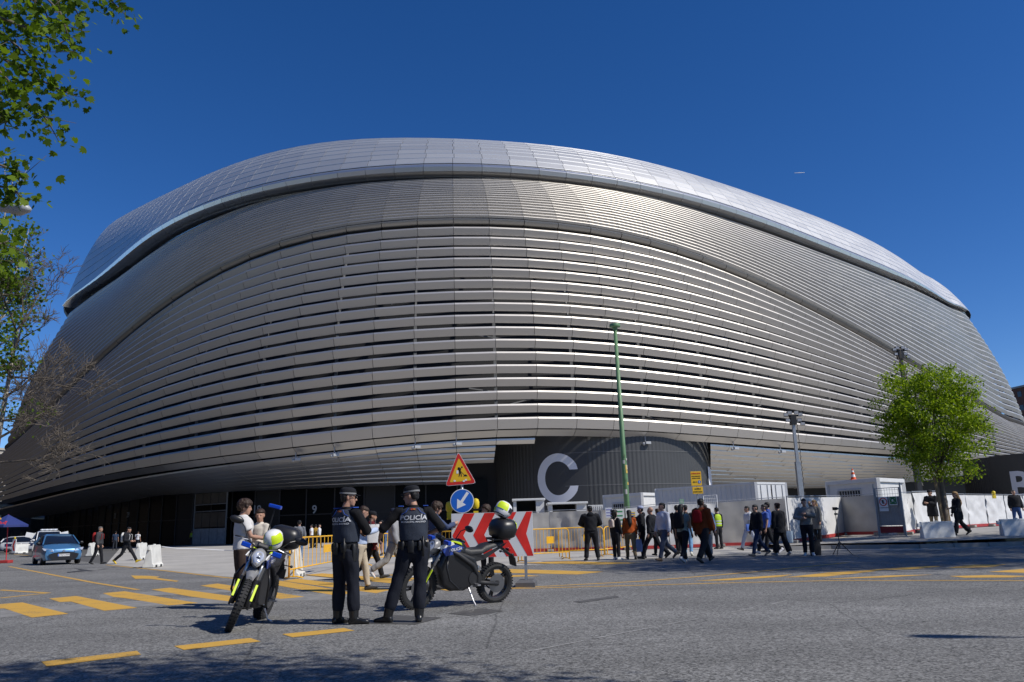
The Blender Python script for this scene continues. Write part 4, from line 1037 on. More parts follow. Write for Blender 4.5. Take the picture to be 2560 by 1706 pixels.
def steward(label, px, rz, h=1.72, z=0.0, legs=STAND, hands=(None, None), hairc='black', group=None, sleeves=BK, **kw):
    t, f = person(label, px, rz, h, z, top=(sleeves, dict(th=.016)), bottom=(DK, {}), legs=legs, hands=hands, hair=('short', hairc), group=group, top_name='jumper', **kw)
    b = MB(); tx, tf, th = f.tx, f.tfw, .04; k = .93
    b.loft([ell(f.pel - f.up * .0, .155 + th, .113 + th, tx, tf, 18), ell(f.waist, .145 * k + th, .11 + th, tx, tf, 18), ell(f.chest, .165 * k + th, .124 + th, tx, tf, 18), ell(f.chest + f.up * .10, .165 * k + th, .11 + th, tx, tf, 18), ell(f.chest + f.up * .16, .11 * k + th, .085 + th, tx, tf, 18), ell(f.neck - f.up * .01, .06 + th * .5, .054 + th * .5, tx, tf, 18)])
    dist = (t.location - CAM).length
    soft(b, .02 if dist < 45 else .03, 'hi_vis_vest', mat('hi_vis', HV, .7), t, 2, .002, 12, 3)
    for u_ in (-.02, .09):
        b = MB(); b.loft([ell(f.waist + f.up * (u_ - .02), .150 + th, .118 + th, tx, tf, 18), ell(f.waist + f.up * (u_ + .02), .153 + th, .12 + th, tx, tf, 18)], cap=False); b.build('reflective_band', M_reflect, t, smooth=True)
    return t, f
GP = 'stewards in yellow vests by the stadium doors'
steward('left one of two stewards in yellow vests by the stadium doors', (478, 1363), 170, 1.72, group=GP, sleeves=(.45, .33, .02))
steward('right one of two stewards in yellow vests by the stadium doors', (493, 1362), 185, 1.76, group=GP, sleeves=(.45, .33, .02))
steward('lone steward in a yellow vest deep in the stadium shade', (407, 1357), 20, 1.75, group=GP)
person('curly haired man in a white shirt behind the front motorcycle', (598, 1522), -62, 1.80, top=((.62, .60, .58), dict(sleeve=.4, th=.034)), bottom=((.05, .032, .025), {}), hair=('curly', 'brown'), legs=STAND, head=(-20, -6), hands=((-.1, .30, 1.12), (.1, .32, 1.12)), top_name='shirt', spread=.03)
person('smiling woman in a cream scarf beside the curly haired man', (641, 1514), 150, 1.66, top=((.60, .55, .47), dict(th=.022)), bottom=(BG, {}), hair=('bun', 'brown'), female=True, legs=STAND, head=(35, -8), hands=((-.08, .26, 1.1), (.06, .28, 1.1)), top_name='scarf_and_jumper')
person('man in a pale blue shirt and beige trousers looking down at his hands', (900, 1478), -78, 1.76, top=((.42, .50, .66), dict(th=.022)), bottom=((.46, .39, .29), {}), hair=('short', 'brown'), legs=STEP, head=(0, -28), hands=((-.06, .33, 1.22), (.06, .36, 1.24)), top_name='shirt')
person('man in a maroon jacket and black cap behind the officers', (928, 1449), -75, 1.74, top=((.10, .010, .014), dict(th=.034, length=.16)), bottom=(BK, {}), cap=BK, legs=WALK, head=(-10, -6))
person('walking man with grey trousers and pale sleeves between the officers', (984, 1452), -80, 1.78, top=((.30, .30, .31), dict(th=.03)), bottom=((.27, .26, .245), dict(th=.022)), shoes=(.6, .58, .55), cap=NV, legs=(24, 6, -26, 34), head=(0, -4))
person('woman in black with bare legs raising a hand behind the yellow barrier', (953, 1389), 160, 1.66, top=(BK, {}), bottom=(BK, dict(length=.3)), female=True, hair=('long', 'black'), legs=STEP, hands=((-.12, .2, 1.62), None))
person('person in a blue shirt and jeans behind the yellow barrier', (967, 1386), 20, 1.72, top=((.08, .16, .42), {}), bottom=(JE, {}), legs=STAND)
person('curly haired man reading a white paper behind the right officer', (1088, 1474), -70, 1.76, top=((.05, .07, .14), {}), bottom=(BK, {}), hair=('curly', 'brown'), legs=STAND, head=(0, -20), hands=((-.05, .36, 1.25), (.1, .40, 1.3)))
person('short haired man whose head shows above the chevron board', (1219, 1440), 160, 1.76, top=((.05, .03, .03), {}), bottom=(BK, {}), hair=('curly', 'brown'), legs=STAND, head=(-40, 0))
G3 = 'distant people in front of the dark stadium front'
person('distant person in a white shirt, leftmost of the group by the dark doors', (778, 1371), 90, 1.72, top=(WH, dict(sleeve=.4)), bottom=(BK, {}), legs=STAND, group=G3)
person('distant person in a mustard top between two white shirts', (788, 1370), 10, 1.72, top=((.38, .22, .03), {}), bottom=(BK, {}), legs=STAND, group=G3)
person('distant person in a white shirt, rightmost of the group by the dark doors', (797, 1370), -80, 1.74, top=(WH, {}), bottom=(DK, {}), legs=STEP, group=G3)
person('person in blue jeans standing behind the front motorcycle top box', (746, 1402), 10, 1.72, top=((.16, .17, .19), {}), bottom=(JE, {}), legs=STAND)
person('dark dressed person in the stadium shade beside the entrance numbers', (388, 1360), 0, 1.74, top=(BK, {}), bottom=(BK, {}), legs=STAND, group=G3)
# crowd on the right
person('man in a black hooded jacket standing alone, back turned, by the yellow barriers', (1481, 1402), 2, 1.80, top=(BK, dict(th=.045, hood=True)), bottom=(BK, dict(th=.02)), hair=('short', 'black'), legs=STAND, spread=.07, hands=((-.12, .25, 1.1), (.12, .25, 1.1)), poles=((-1, -.3, -.2), (1, -.3, -.2)), scale_w=1.06)
person('dark haired woman in black with a cream backpack', (1543, 1400), -50, 1.64, top=(BK, {}), bottom=(BK, {}), female=True, hair=('bob', 'black'), legs=STAND, shoes=(.6, .6, .6), pack=((.55, .46, .40), 'small cream backpack on the dark haired woman', (.12, .15, .06)))
person('woman in a rust orange jumper with long black hair, back turned', (1579, 1399), 0, 1.63, top=((.36, .07, .012), dict(th=.03)), bottom=((.16, .12, .07), {}), female=True, hair=('long', 'black'), legs=STEP, top_name='jumper')
person('man in black wearing a pale cap and raising an arm', (1609, 1397), 78, 1.74, top=(BK, dict(th=.028, hood=True)), bottom=(BK, {}), cap=(.36, .40, .55), legs=STAND, hands=(None, (.1, .38, 1.42)))
person('bald man in a black jacket walking left', (1634, 1398), 58, 1.77, top=(BK, dict(th=.035)), bottom=(BK, {}), hair=('bald', 'black'), legs=(26, 6, -26, 22))
person('man in a white long sleeved shirt striding left in the crowd', (1664, 1403), 118, 1.84, top=((.60, .61, .68), dict(th=.024)), bottom=((.085, .10, .14), {}), shoes=(.10, .07, .05), hair=('short', 'black'), legs=(22, 6, -24, 30), head=(-12, 4), top_name='shirt')
person('woman in black mostly hidden behind the man in the white shirt', (1651, 1390), 20, 1.68, top=(BK, {}), bottom=(BK, {}), female=True, hair=('long', 'brown'), legs=STEP)
person('tall man in black behind the man in the white shirt', (1700, 1387), -30, 1.80, top=(BK, dict(th=.03)), bottom=(DK, {}), legs=STEP)
person('man in blue jeans at the back of the crowd', (1722, 1390), -15, 1.78, top=(DK, {}), bottom=((.16, .30, .48), {}), shoes=(.6, .58, .5), legs=STEP)
person('woman in a grey green tee with a black backpack in the crowd', (1713, 1407), -38, 1.75, top=((.26, .32, .30), dict(sleeve=.4)), bottom=(BK, {}), female=True, hair=('long', 'black'), shoes=(.5, .5, .5), legs=WALK, pack=((.010, .010, .012), 'large black backpack on the woman in the grey green tee', (.16, .24, .09)))
person('man in a rust brown jacket striding right at the front of the crowd', (1764, 1407), -48, 1.92, top=((.16, .035, .008), dict(th=.045, length=.14)), bottom=(BK, dict(th=.026)), skin=SKIN_D, hair=('short', 'black'), legs=(30, 4, -24, 14), pack=((.28, .01, .012), 'bright red backpack on the man in the rust brown jacket', (.13, .17, .07)))
person('person in a pale blue shirt behind the man in the rust brown jacket', (1772, 1396), -20, 1.74, top=((.28, .40, .62), {}), bottom=((.2, .2, .2), {}), shoes=(.6, .6, .6), legs=STEP)
steward('steward in a bright yellow vest at the right end of the crowd', (1799, 1373), 25, 1.72, hands=((-.1, .3, 1.12), None))
person('man in a white hooded top and pale trousers walking left by the fence', (1877, 1376), 98, 1.76, top=((.52, .53, .57), dict(th=.03, hood=True)), bottom=((.40, .43, .52), {}), shoes=(.06, .05, .05), legs=WALK2, hands=(None, None))
person('man in a black jacket and jeans walking left in front of two blue shirts', (1899, 1391), 105, 1.72, top=(BK, dict(th=.04)), bottom=((.02, .035, .08), {}), shoes=(.1, .1, .1), legs=WALK)
person('man in a bright blue football shirt looking left', (1921, 1385), 92, 1.75, top=((.07, .13, .42), dict(th=.025, sleeve=.4)), bottom=(BK, {}), shoes=(.62, .62, .66), legs=WALK2)
person('man in a blue shirt half hidden behind the other blue shirt', (1929, 1381), 70, 1.80, top=((.03, .07, .30), {}), bottom=(BK, {}), legs=STEP)
person('woman in a long black coat seen from behind beside the blue shirts', (1955, 1389), 22, 1.72, top=(BK, dict(th=.04, length=.2)), bottom=(BK, dict(th=.03, wide=1.2)), female=True, hair=('bun', 'brown'), legs=STEP, shoes=(.4, .4, .4))
person('man in a grey jacket holding a phone and facing the street', (2024, 1390), 160, 1.80, top=((.21, .205, .19), dict(th=.036)), bottom=(BK, {}), shoes=(.66, .64, .62), legs=STAND, hands=((-.02, .24, 1.28), (.10, .24, 1.15)), poles=((-1, -.2, -.4), (1, -.3, -.4)))
person('woman in a grey coat leaning on the white fence behind the man with the phone', (2047, 1361), 120, 1.74, top=((.13, .13, .125), dict(th=.032, length=.35)), bottom=(BK, dict(wide=1.2)), female=True, hair=('long', 'blonde'), shoes=(.6, .6, .6), legs=STAND, z=.13, hands=(None, (.12, .16, 1.66)))
def at_walk(x, ytop, Y, h):
    """person behind a barrier: foot point straight below the seen head"""
    p = at(x, ytop, Y); return (p.x, p.y, slope_z(p.x, p.y))
person('bearded man in a dark parka and cap behind the white barrier, holding things', None, 125, 1.80, pos=at_walk(2326, 1240, 36, 1.8), top=((.018, .018, .02), dict(th=.055, length=.3)), bottom=((.2, .17, .12), {}), cap=(.02, .025, .03), legs=STAND, head=(-10, -6), hands=((-.02, .30, 1.2), (.1, .34, 1.22)))
person('blonde woman in black striding left past the tree trunk', (2403, 1338), 92, 1.70, z=.36, top=(BK, dict(th=.03)), bottom=(BK, dict(wide=1.45, th=.02)), female=True, hair=('long', 'blonde'), legs=WALK, hands=((-.1, .34, 1.05), None), head=(6, -6))
person('man in a black jacket and blue jeans by the far white fence', None, 172, 1.75, pos=at_walk(2535, 1242, 39, 1.75), top=(BK, dict(th=.045)), bottom=((.03, .07, .2), {}), hair=('short', 'grey'), legs=STAND, spread=.05)
person('person in a grey shirt cut by the right edge of the picture', None, 40, 1.75, pos=(at_walk(2578, 1240, 33, 1.75)), top=((.3, .3, .36), dict(sleeve=.4)), bottom=(JE, {}), legs=STAND)

# --- carried bags
def tote(pos, w, h, d, rz, col, label, name='shopping_bag', handle=(.1, .1, .1)):
    t = thing(name, label, 'bag', pos, R(rz)); b = MB()
    b.loft([ell(Vector((0, 0, 0)), w * .46, d * .42, Vector((1, 0, 0)), Vector((0, 1, 0)), 14, 5), ell(Vector((0, 0, h * .5)), w * .5, d * .5, Vector((1, 0, 0)), Vector((0, 1, 0)), 14, 5), ell(Vector((0, 0, h)), w * .5, d * .28, Vector((1, 0, 0)), Vector((0, 1, 0)), 14, 5)])
    b.build('bag_body', cloth(col, .6), t, smooth=True, auto=40)
    for sd in (-1, 1):
        b = MB(); b.tube([(-w * .2, sd * d * .25, h * .95), (-w * .14, sd * .01, h + .13), (w * .14, sd * .01, h + .13), (w * .2, sd * d * .25, h * .95)], .009, 6); b.build('handle', cloth(handle), t)
    return t
def pxm(x, y, Y): p = at(x, y, Y); return (p.x, p.y, p.z)
tote(pxm(932, 1357, 19.3), .30, .42, .12, 20, (.6, .6, .6), 'white cloth bag carried beside the maroon jacket')
tote(pxm(1597, 1380, 28.0), .30, .42, .14, 30, (.30, .36, .6), 'blue and white carrier bag hanging beside the woman in rust orange')
tote(pxm(1876, 1328, 31.0), .36, .26, .1, 20, (.08, .16, .5), 'blue carrier bag held by the man in the white hooded top')
tote(pxm(1974, 1357, 29.0), .26, .40, .12, -20, (.42, .52, .6), 'pale blue carrier bag held by the woman in the long black coat')
tote((foot(2040, 1389)[0], foot(2040, 1389)[1], 0.0), .34, .5, .24, 10, (.012, .012, .014), 'black bag standing on the road behind the man with the phone', 'travel_bag')
tote(pxm(2398, 1300, 30.6), .34, .30, .14, 10, (.012, .012, .014), 'black handbag carried by the blonde woman', 'handbag')
run_soft()

# ------------------------------------------------------------------ signs, barriers, fence, cabins
M_galv = mat('galvanised', (0.42, 0.43, 0.44), 0.45, 0.8, var=0.1)
M_red = mat('sign_red', (0.62, 0.03, 0.02), 0.4); M_swhite = mat('sign_white', (0.80, 0.80, 0.79), 0.4, var=0.03)
M_sblue = mat('sign_blue', (0.015, 0.13, 0.55), 0.4); M_syel = mat('sign_yellow', (0.80, 0.48, 0.02), 0.4); M_sblack = mat('sign_black', (0.012, 0.012, 0.013), 0.5)
M_rub = mat('rubber_foot', (0.10, 0.10, 0.105), 0.8, var=0.2)
def zl3(x, y): return (980 + x / 3.5636, 1100 + y / 3.5636)
DB = 17.4
bl = at(*zl3(530, 645), DB); br = at(*zl3(1251, 650), DB - 0.15)
bx = Vector((br.x - bl.x, br.y - bl.y, 0)); bw = bx.length; bx.normalize(); bn = Vector((bx.y, -bx.x, 0))
top_z = (bl.z + br.z) / 2; bot_z = at(*zl3(900, 1043), DB).z; bh = top_z - bot_z
t = thing('chevron_board', 'red and white chevron barrier board behind the second motorcycle', 'road sign', (bl.x, bl.y, 0))
b = MB(); b.prism([(0, bot_z), (bw, bot_z), (bw, top_z), (0, top_z)], (0, 0, 0), bx, (0, 0, 1), 0.03); b.build('board', M_swhite, t)
m_ = (bot_z + top_z) / 2; q = bw / 720.0
for k, x0 in enumerate((8, 193, 378, 563)):                    # chevrons pointing left
    xa = x0 * q; w_ = 0.235; e = 0.25
    pts_ = [(xa, m_), (xa + e, top_z - .006), (min(xa + e + w_, bw - .004), top_z - .006), (xa + w_, m_), (min(xa + e + w_, bw - .004), bot_z + .006), (xa + e, bot_z + .006)]
    for sub in ([pts_[0], pts_[3], pts_[2], pts_[1]], [pts_[0], pts_[5], pts_[4], pts_[3]]):
        b = MB(); b.add([bn * 0.033 + bx * a + Vector((0, 0, c)) for a, c in sub], [(0, 1, 2, 3)]); b.build('chevron_stripe', mat('worn_red', (0.80, 0.035, 0.025), .45, var=.25, vscale=2.2), t)
for u_ in (0.22, bw - 0.18):
    b = MB(); b.box(bx * u_ - bn * 0.06 + Vector((0, 0, bot_z / 2 + .2)), (.06, .06, bot_z + .4)); b.build('leg', M_galv, t)
    b = MB(); c0 = bx * u_ - bn * 0.06; b.loft([[c0 + bx * (sx * w_) + bn * (sy * l_) + Vector((0, 0, z)) for sx, sy in ((-1, -1), (1, -1), (1, 1), (-1, 1))] for z, w_, l_ in ((0, .2, .36), (.09, .2, .36), (.13, .15, .3))]); b.build('foot', M_rub, t)
# mast with the two traffic signs
dc_ = at(*zl3(625, 545), DB + .25)
t = thing('traffic_sign_post', 'post with roadworks triangle above a blue arrow disc', 'traffic sign', (dc_.x, dc_.y, 0))
b = MB(); b.tube([(0, .04, 0), (0, .04, dc_.z + .75)], .03, 10); b.build('post', M_galv, t, smooth=True)
b = MB(); b.box((0, .04, .05), (.6, .45, .1)); b.build('foot', M_rub, t, bevel=.02)
X_, Z_, N_ = Vector((1, 0, 0)), Vector((0, 0, 1)), Vector((0, -1, 0))
def disc(r, n=32): return [(r * math.cos(2 * math.pi * j / n), r * math.sin(2 * math.pi * j / n)) for j in range(n)]
zc = dc_.z
b = MB(); b.prism([(x, z + zc) for x, z in disc(.258)], (0, 0, 0), X_, Z_, .012); d_ = b.build('disc', M_swhite, t)
b = MB(); b.prism([(x, z + zc) for x, z in disc(.243)], (0, -.0125, 0), X_, Z_, .002); b.build('blue_face', M_sblue, d_)
arrow = [(-.03, -.22), (.03, -.22), (.03, .02), (.115, .02), (0, .20), (-.115, .02), (-.03, .02)]
ca, sa = math.cos(R(145)), math.sin(R(145)); arr = [(x * ca - z * sa, x * sa + z * ca + zc) for x, z in arrow]
b = MB(); b.prism(arr, (0, -.0147, 0), X_, Z_, .002); b.build('arrow', M_swhite, d_)
tt = at(*zl3(590, 103), DB + .25); tl = at(*zl3(474, 414), DB + .25); tr_ = at(*zl3(752, 388), DB + .25)
tri = [(p.x - dc_.x, p.z) for p in (tl, tr_, tt)]
def inset(tri_, r_, k):
    """triangle with rounded corners, scaled about its centre"""
    cx = sum(p[0] for p in tri_) / 3; cz = sum(p[1] for p in tri_) / 3; P = [(cx + (x - cx) * k, cz + (z - cz) * k) for x, z in tri_]; out = []
    for i in range(3):
        a, c, e = Vector(P[i - 1]), Vector(P[i]), Vector(P[(i + 1) % 3]); u_ = (a - c).normalized() * r_; v_ = (e - c).normalized() * r_
        for s_ in (0, .5, 1):
            out.append(tuple(c + u_ * (1 - s_) ** 2 + v_ * s_ ** 2))
    return out
b = MB(); b.prism(inset(tri, .07, 1.0), (0, 0, 0), X_, Z_, .012); ts = b.build('triangle', M_swhite, t)
b = MB(); b.prism(inset(tri, .06, .965), (0, -.0125, 0), X_, Z_, .002); b.build('red_border', M_red, ts)
b = MB(); b.prism(inset(tri, .03, .70), (0, -.0147, 0), X_, Z_, .002); b.build('yellow_face', M_syel, ts)
cx = sum(p[0] for p in tri) / 3; cz = sum(p[1] for p in tri) / 3
b = MB(); o_ = (0, -.0169, 0); s_ = .00085
def pic(pts_): b.prism([(cx + x * s_, cz + z * s_) for x, z in pts_], o_, X_, Z_, .002)
pic([(x * 22 + 55, z * 22 + 160) for x, z in disc(1, 12)])                        # digger's head
pic([(-55, 150), (-20, 165), (35, 130), (20, 40), (-25, 40), (-40, 100)][::-1])         # back
pic([(-25, 45), (20, 45), (5, -25), (-15, -80), (-35, -80), (-20, -20)][::-1]); pic([(0, 45), (25, 45), (48, -30), (45, -80), (22, -80), (25, -25)][::-1])
pic([(20, 55), (28, 62), (110, -30), (100, -38)][::-1]); pic([(80, -75), (110, -40), (130, -25), (160, -30), (190, -65), (200, -75)][::-1])
pic([(-50, 145), (-30, 120), (30, 50), (20, 42), (-60, 110)][::-1])
b.build('digging_figure', M_sblack, ts)
b = MB(); b.prism([(cx + x * s_, cz + z * s_) for x, z in ((-90, 0), (-35, 5), (-38, 85), (-90, 80))], (0, -.019, 0), X_, Z_, .001); b.build('paper_sticker', M_swhite, ts)
for dx, dz in ((-.115, -.155), (.085, -.165), (.13, -.14)):
    b = MB(); b.prism([(cx + dx + x * .026, cz + dz + z * .02) for x, z in disc(1, 12)], (0, -.019, 0), X_, Z_, .001); b.build('round_sticker', M_swhite, ts)
for sd, dx in ((-1, -.29), (1, .29)):                              # yellow flashing lamps behind the disc
    b = MB(); b.lathe([(.05, 0), (.075, .04), (.08, .14), (.06, .2), (.02, .22)], (dx, .1, zc - .22 + (sd > 0) * .05), n=14); b.box((dx, .1, zc - .3), (.1, .08, .16)); b.build('warning_lamp', mat('lamp_yellow', (.75, .55, .02), .35), t, smooth=True, auto=40)

# yellow crowd barriers
M_cy = mat('barrier_yellow', (0.78, 0.42, 0.02), 0.45, var=0.1, vscale=5)
def barrier_meshes():
    w, h = 2.1, 1.08; out = []
    b = MB(); r_ = .16; pts_ = []
    for cx_, cz_, a0 in ((-w / 2 + r_, h - r_, 180), (w / 2 - r_, h - r_, 90)):
        for k in range(6): a = R(a0 - 90 * k / 5); pts_.append((cx_ + r_ * math.cos(a), 0, cz_ + r_ * math.sin(a)))
    b.tube([(-w / 2, 0, .05)] + pts_ + [(w / 2, 0, .05)], .021, 8); b.tube([(-w / 2, 0, .26), (w / 2, 0, .26)], .019, 8); out.append(('frame', b.mesh('frame', M_cy, True)))
    for k in range(13):
        x = -w / 2 + w * (k + 1) / 14; b = MB(); b.tube([(x, 0, .26), (x, 0, h)], .0085, 6); out.append(('bar', b.mesh('bar', M_cy)))
    for x in (-w / 2 + .14, w / 2 - .14):
        b = MB(); b.tube([(x, -.26, .02), (x, -.10, .06), (x, .10, .06), (x, .26, .02)], .018, 6); b.tube([(x, 0, .05), (x, 0, .27)], .018, 6); out.append(('foot', b.mesh('foot', M_cy)))
    b = MB(); b.box((0.25, -.015, .70), (.30, .012, .24)); out.append(('plate', b.mesh('plate', M_cy)))
    return out
BAR = barrier_meshes()
def crowd_barrier(a, c, label, Yz=0.0):
    """yellow barrier between two foot pixels"""
    A, B_ = Vector(foot(*a)), Vector(foot(*c)); d = B_ - A; mid = (A + B_) / 2
    t = thing('crowd_barrier', label, 'barrier', mid, math.atan2(d.y, d.x), 'yellow steel crowd barriers'); t.scale = (d.length / 2.1, 1, 1)
    for n_, me in BAR: mesh_obj(n_, me, t)
    return t
crowd_barrier((1296, 1407), (1424, 1399), 'yellow crowd barrier beside the chevron board'); crowd_barrier((1399, 1396), (1511, 1392), 'yellow crowd barrier behind the man in the black hooded jacket'); crowd_barrier((1513, 1391), (1600, 1380), 'yellow crowd barrier behind the woman in rust orange')
crowd_barrier((722, 1450), (860, 1418), 'yellow crowd barrier between the front motorcycle and the left officer'); crowd_barrier((905, 1416), (1046, 1404), 'yellow crowd barrier between the two officers'); crowd_barrier((1060, 1400), (1190, 1399), 'yellow crowd barrier left of the traffic sign post')

# white plastic road barriers
M_plastic = mat('white_plastic', (0.66, 0.655, 0.61), 0.5, var=0.12, vscale=3)
M_plastic_g = mat('dirty_white_plastic', (0.60, 0.61, 0.61), 0.5, var=0.16, vscale=3)
def jersey(p, rz, label, L_=1.25, h=.88, m=None, w=.46):
    t = thing('plastic_barrier', label, 'barrier', p, R(rz), 'white plastic road barriers'); b = MB()
    prof = [(-w / 2, 0), (-w / 2, .10), (-w * .36, .16), (-w * .22, h * .72), (-w * .15, h * .9), (-w * .15, h), (w * .15, h), (w * .15, h * .9), (w * .22, h * .72), (w * .36, .16), (w / 2, .10), (w / 2, 0)]
    b.loft([[Vector((x * s_, y, z)) for y, z in prof] for x, s_ in ((-L_ / 2, 1), (-L_ / 2 + .03, 1.0), (L_ / 2 - .03, 1.0), (L_ / 2, 1))]); b.build('shell', m or M_plastic, t, bevel=.02)
    b = MB(); b.box((L_ / 2 + .05, 0, h - .12), (.14, .10, .14)); b.box((-L_ / 2 - .05, 0, h - .12), (.14, .10, .14)); b.build('coupling', m or M_plastic, t, bevel=.01)
    b = MB()
    for x in (-L_ * .25, L_ * .25): b.box((x, 0, .045), (.22, w + .01, .10))
    b.build('fork_slot', mat('slot_dark', (.03, .03, .03), .8), t)
    b = MB(); b.lathe([(.06, 0), (.06, .03), (.05, .035)], (0, 0, h), n=12); b.build('filler_cap', M_plastic, t)
    return t
jersey(foot(382, 1418), 97, 'nearest white plastic barrier left of the front motorcycle'); jersey(foot(352, 1399), 97, 'white plastic barrier just behind the nearest one at left'); jersey(foot(231, 1390), 97, 'white plastic barrier behind the man in the quilted jacket')
jersey(foot(50, 1384), 40, 'white plastic barrier in front of the police car')
jersey(foot(735, 1443), 97, 'white plastic barrier behind the front motorcycle'); 
jersey(foot(2348, 1364), 4, 'grey white plastic barrier at the foot of the street tree', 1.28, .90, M_plastic_g)
p = foot(2550, 1360); jersey(p, 2, 'grey white plastic barrier cut by the right edge', 1.28, .92, M_plastic_g)

# small red and white arrow panel by the police car
p = foot(33, 1386); t = thing('arrow_panel', 'narrow white panel with red chevron beside the police car', 'road sign', p, R(-15))
b = MB(); b.box((0, 0, .72), (.4, .05, 1.2)); b.build('panel', M_swhite, t, bevel=.01)
b = MB(); b.prism([(-.17, .75), (-.02, 1.2), (.15, 1.2), (0, .75), (.15, .3), (-.02, .3)], (0, -.026, 0), X_, Z_, .004); b.build('chevron', M_red, t)
b = MB(); b.box((0, 0, .06), (.6, .4, .12)); b.build('foot', M_rub, t, bevel=.02)
b = MB(); b.lathe([(.05, 0), (.08, .05), (.08, .16), (.03, .2)], (0, 0, 1.32), n=12); b.build('lamp', MATS['lamp_yellow'], t, smooth=True, auto=40)

# green pole with a capped top
p0 = at(1568, 1262, 43); p1 = at(1537, 815, 43)
t = thing('green_pole', 'tall green steel pole with a flat cap standing behind the fence', 'pole', (p0.x, p0.y, 0))
M_gpole = mat('green_paint', (0.12, 0.235, 0.11), 0.5, var=0.15, vscale=1.5)
H_ = p1.z; lx = p1.x - p0.x; lx = max(min(lx, .5), -.5)
b = MB(); b.tube([(0, 0, 0), (lx * .3, 0, H_ * .3), (lx, 0, H_)], [.155, .145, .095], 16); b.build('shaft', M_gpole, t, smooth=True)
b = MB(); b.lathe([(.10, -.28), (.16, -.10), (.30, -.06), (.31, 0), (.28, .10), (.05, .12)], (lx, 0, H_), n=20); b.build('cap', M_gpole, t, smooth=True, auto=40)
rr = random.Random(2)
for k in range(11):
    a = rr.uniform(-2.6, -.5); z = rr.uniform(1.4, 4.6); r_ = .158; w_, h_ = rr.uniform(.08, .16), rr.uniform(.10, .26); V = []
    for zz in (z, z + h_):
        for j in range(4): aa = a + (j / 3 - .5) * w_ / r_; V.append((lx * zz / H_ + r_ * math.cos(aa), r_ * math.sin(aa), zz))
    b = MB(); b.add(V, [(j, j + 1, 5 + j, 4 + j) for j in range(3)]); b.build('sticker', mat('sticker_%d' % (k % 3), ((.55, .53, .48), (.60, .42, .08), (.10, .18, .08))[k % 3], .6), t)

# lattice light mast with floodlights
def light_mast(p0, H_, label, dark=False):
    t = thing('light_mast', label, 'light mast', p0); m = M_galv if not dark else mat('dark_steel', (.03, .03, .032), .5)
    b = MB(); b.box((0, 0, H_ * .3), (.30, .30, H_ * .6)); b.box((0, 0, H_ * .78), (.18, .18, H_ * .44)); b.build('column', m, t)
    b = MB(); n = 40
    for k in range(n): z = H_ * .92 * k / n; s_ = 1 if k % 2 else -1; b.beam((.24, s_ * .07, z), (.24, -s_ * .07, z + H_ * .92 / n), .03, .03)
    b.build('cable_chain', MATS['sign_black'], t)
    k0 = .62 if not dark else .5
    b = MB(); b.box((0, 0, H_), (1.7 * k0, .10, .10)); b.box((0, 0, H_ - .3), (.4 * k0 + .1, .4, .8 * k0 + .1)); b.box((0, 0, H_ + .35 * k0), (1.2 * k0, .08, .08)); b.build('head_frame', MATS['sign_black'], t)
    for k, (x, z) in enumerate((x * k0, z * k0) for x, z in ((-.75, .1), (-.35, .3), (.35, .3), (.75, .1), (-.6, -.5), (.6, -.5), (.9, -.9))):
        b = MB(); b.loft([[Vector((x + sx * w_, y, H_ + z + sz * w_ * .75)) for sx, sz in ((-1, -1), (1, -1), (1, 1), (-1, 1))] for y, w_ in ((.12, .05), (0, .11), (-.16, .24 * k0))]); f_ = b.build('floodlight', MATS['sign_black'], t)
        b = MB(); b.box((x, -.163, H_ + z), (.42 * k0, .008, .28 * k0)); b.build('lens', mat('lens', (.35, .36, .38), .15), f_)
    return t
p0 = at(2004, 1250, 52); light_mast((p0.x, p0.y, .2), at(1985, 1032, 52).z - .4, 'grey light mast with black floodlights rising behind the containers')
p0 = at(2300, 1240, 50); light_mast((p0.x, p0.y, .3), at(2272, 876, 50).z - .3, 'dark light mast half hidden behind the street tree', True)

# yellow pedestrian diversion sign
def zr5(x, y): return (1340 + x / 4.706, 1160 + y / 4.706)
DS = 36.0
a = at(*zr5(1815, 92), DS); c = at(*zr5(1922, 90), DS); d_ = at(*zr5(1935, 352), DS)
t = thing('diversion_sign', 'yellow pedestrian diversion sign on a steel post above the crowd', 'sign', (a.x, a.y, 0))
w_ = c.x - a.x + .06; z1 = a.z; zs = at(*zr5(1870, 258), DS).z; zb = d_.z
b = MB(); b.tube([(w_ * .55, .05, 0), (w_ * .5, .05, z1)], .035, 8); b.build('post', M_galv, t)
b = MB(); b.box((w_ / 2, 0, (z1 + zs) / 2), (w_, .03, z1 - zs)); up_ = b.build('upper_plate', M_syel, t, bevel=.008)
b = MB(); b.box((w_ / 2 + .03, 0, (zs - .05 + zb) / 2), (w_, .03, zs - .05 - zb)); lo_ = b.build('lower_plate', M_syel, t, bevel=.008)
hh = z1 - zs
for txt, dz, sz, m in (('ATENCION', .15, .17, M_red), ('PEATONES POR', .34, .115, M_sblack), ('ACERA PARES', .48, .115, M_sblack)):
    put_text(txt, w_ * 1.42 / len(txt), (w_ / 2, -.02, z1 - hh * dz), X_, Z_, m, up_, 'lettering', th=.002, bold=.0012)
b = MB(); b.prism([(w_ * .14, zs + hh * .26), (w_ * .30, zs + hh * .19), (w_ * .30, zs + hh * .24), (w_ * .58, zs + hh * .24), (w_ * .58, zs + hh * .28), (w_ * .30, zs + hh * .28), (w_ * .30, zs + hh * .33)], (0, -.019, 0), X_, Z_, .003); b.build('arrow', M_sblack, up_)
b = MB(); b.prism([(w_ * .79 + x, zs + hh * .26 + z) for x, z in disc(w_ * .15, 20)], (0, -.019, 0), X_, Z_, .003); b.build('blue_disc', M_sblue, up_)
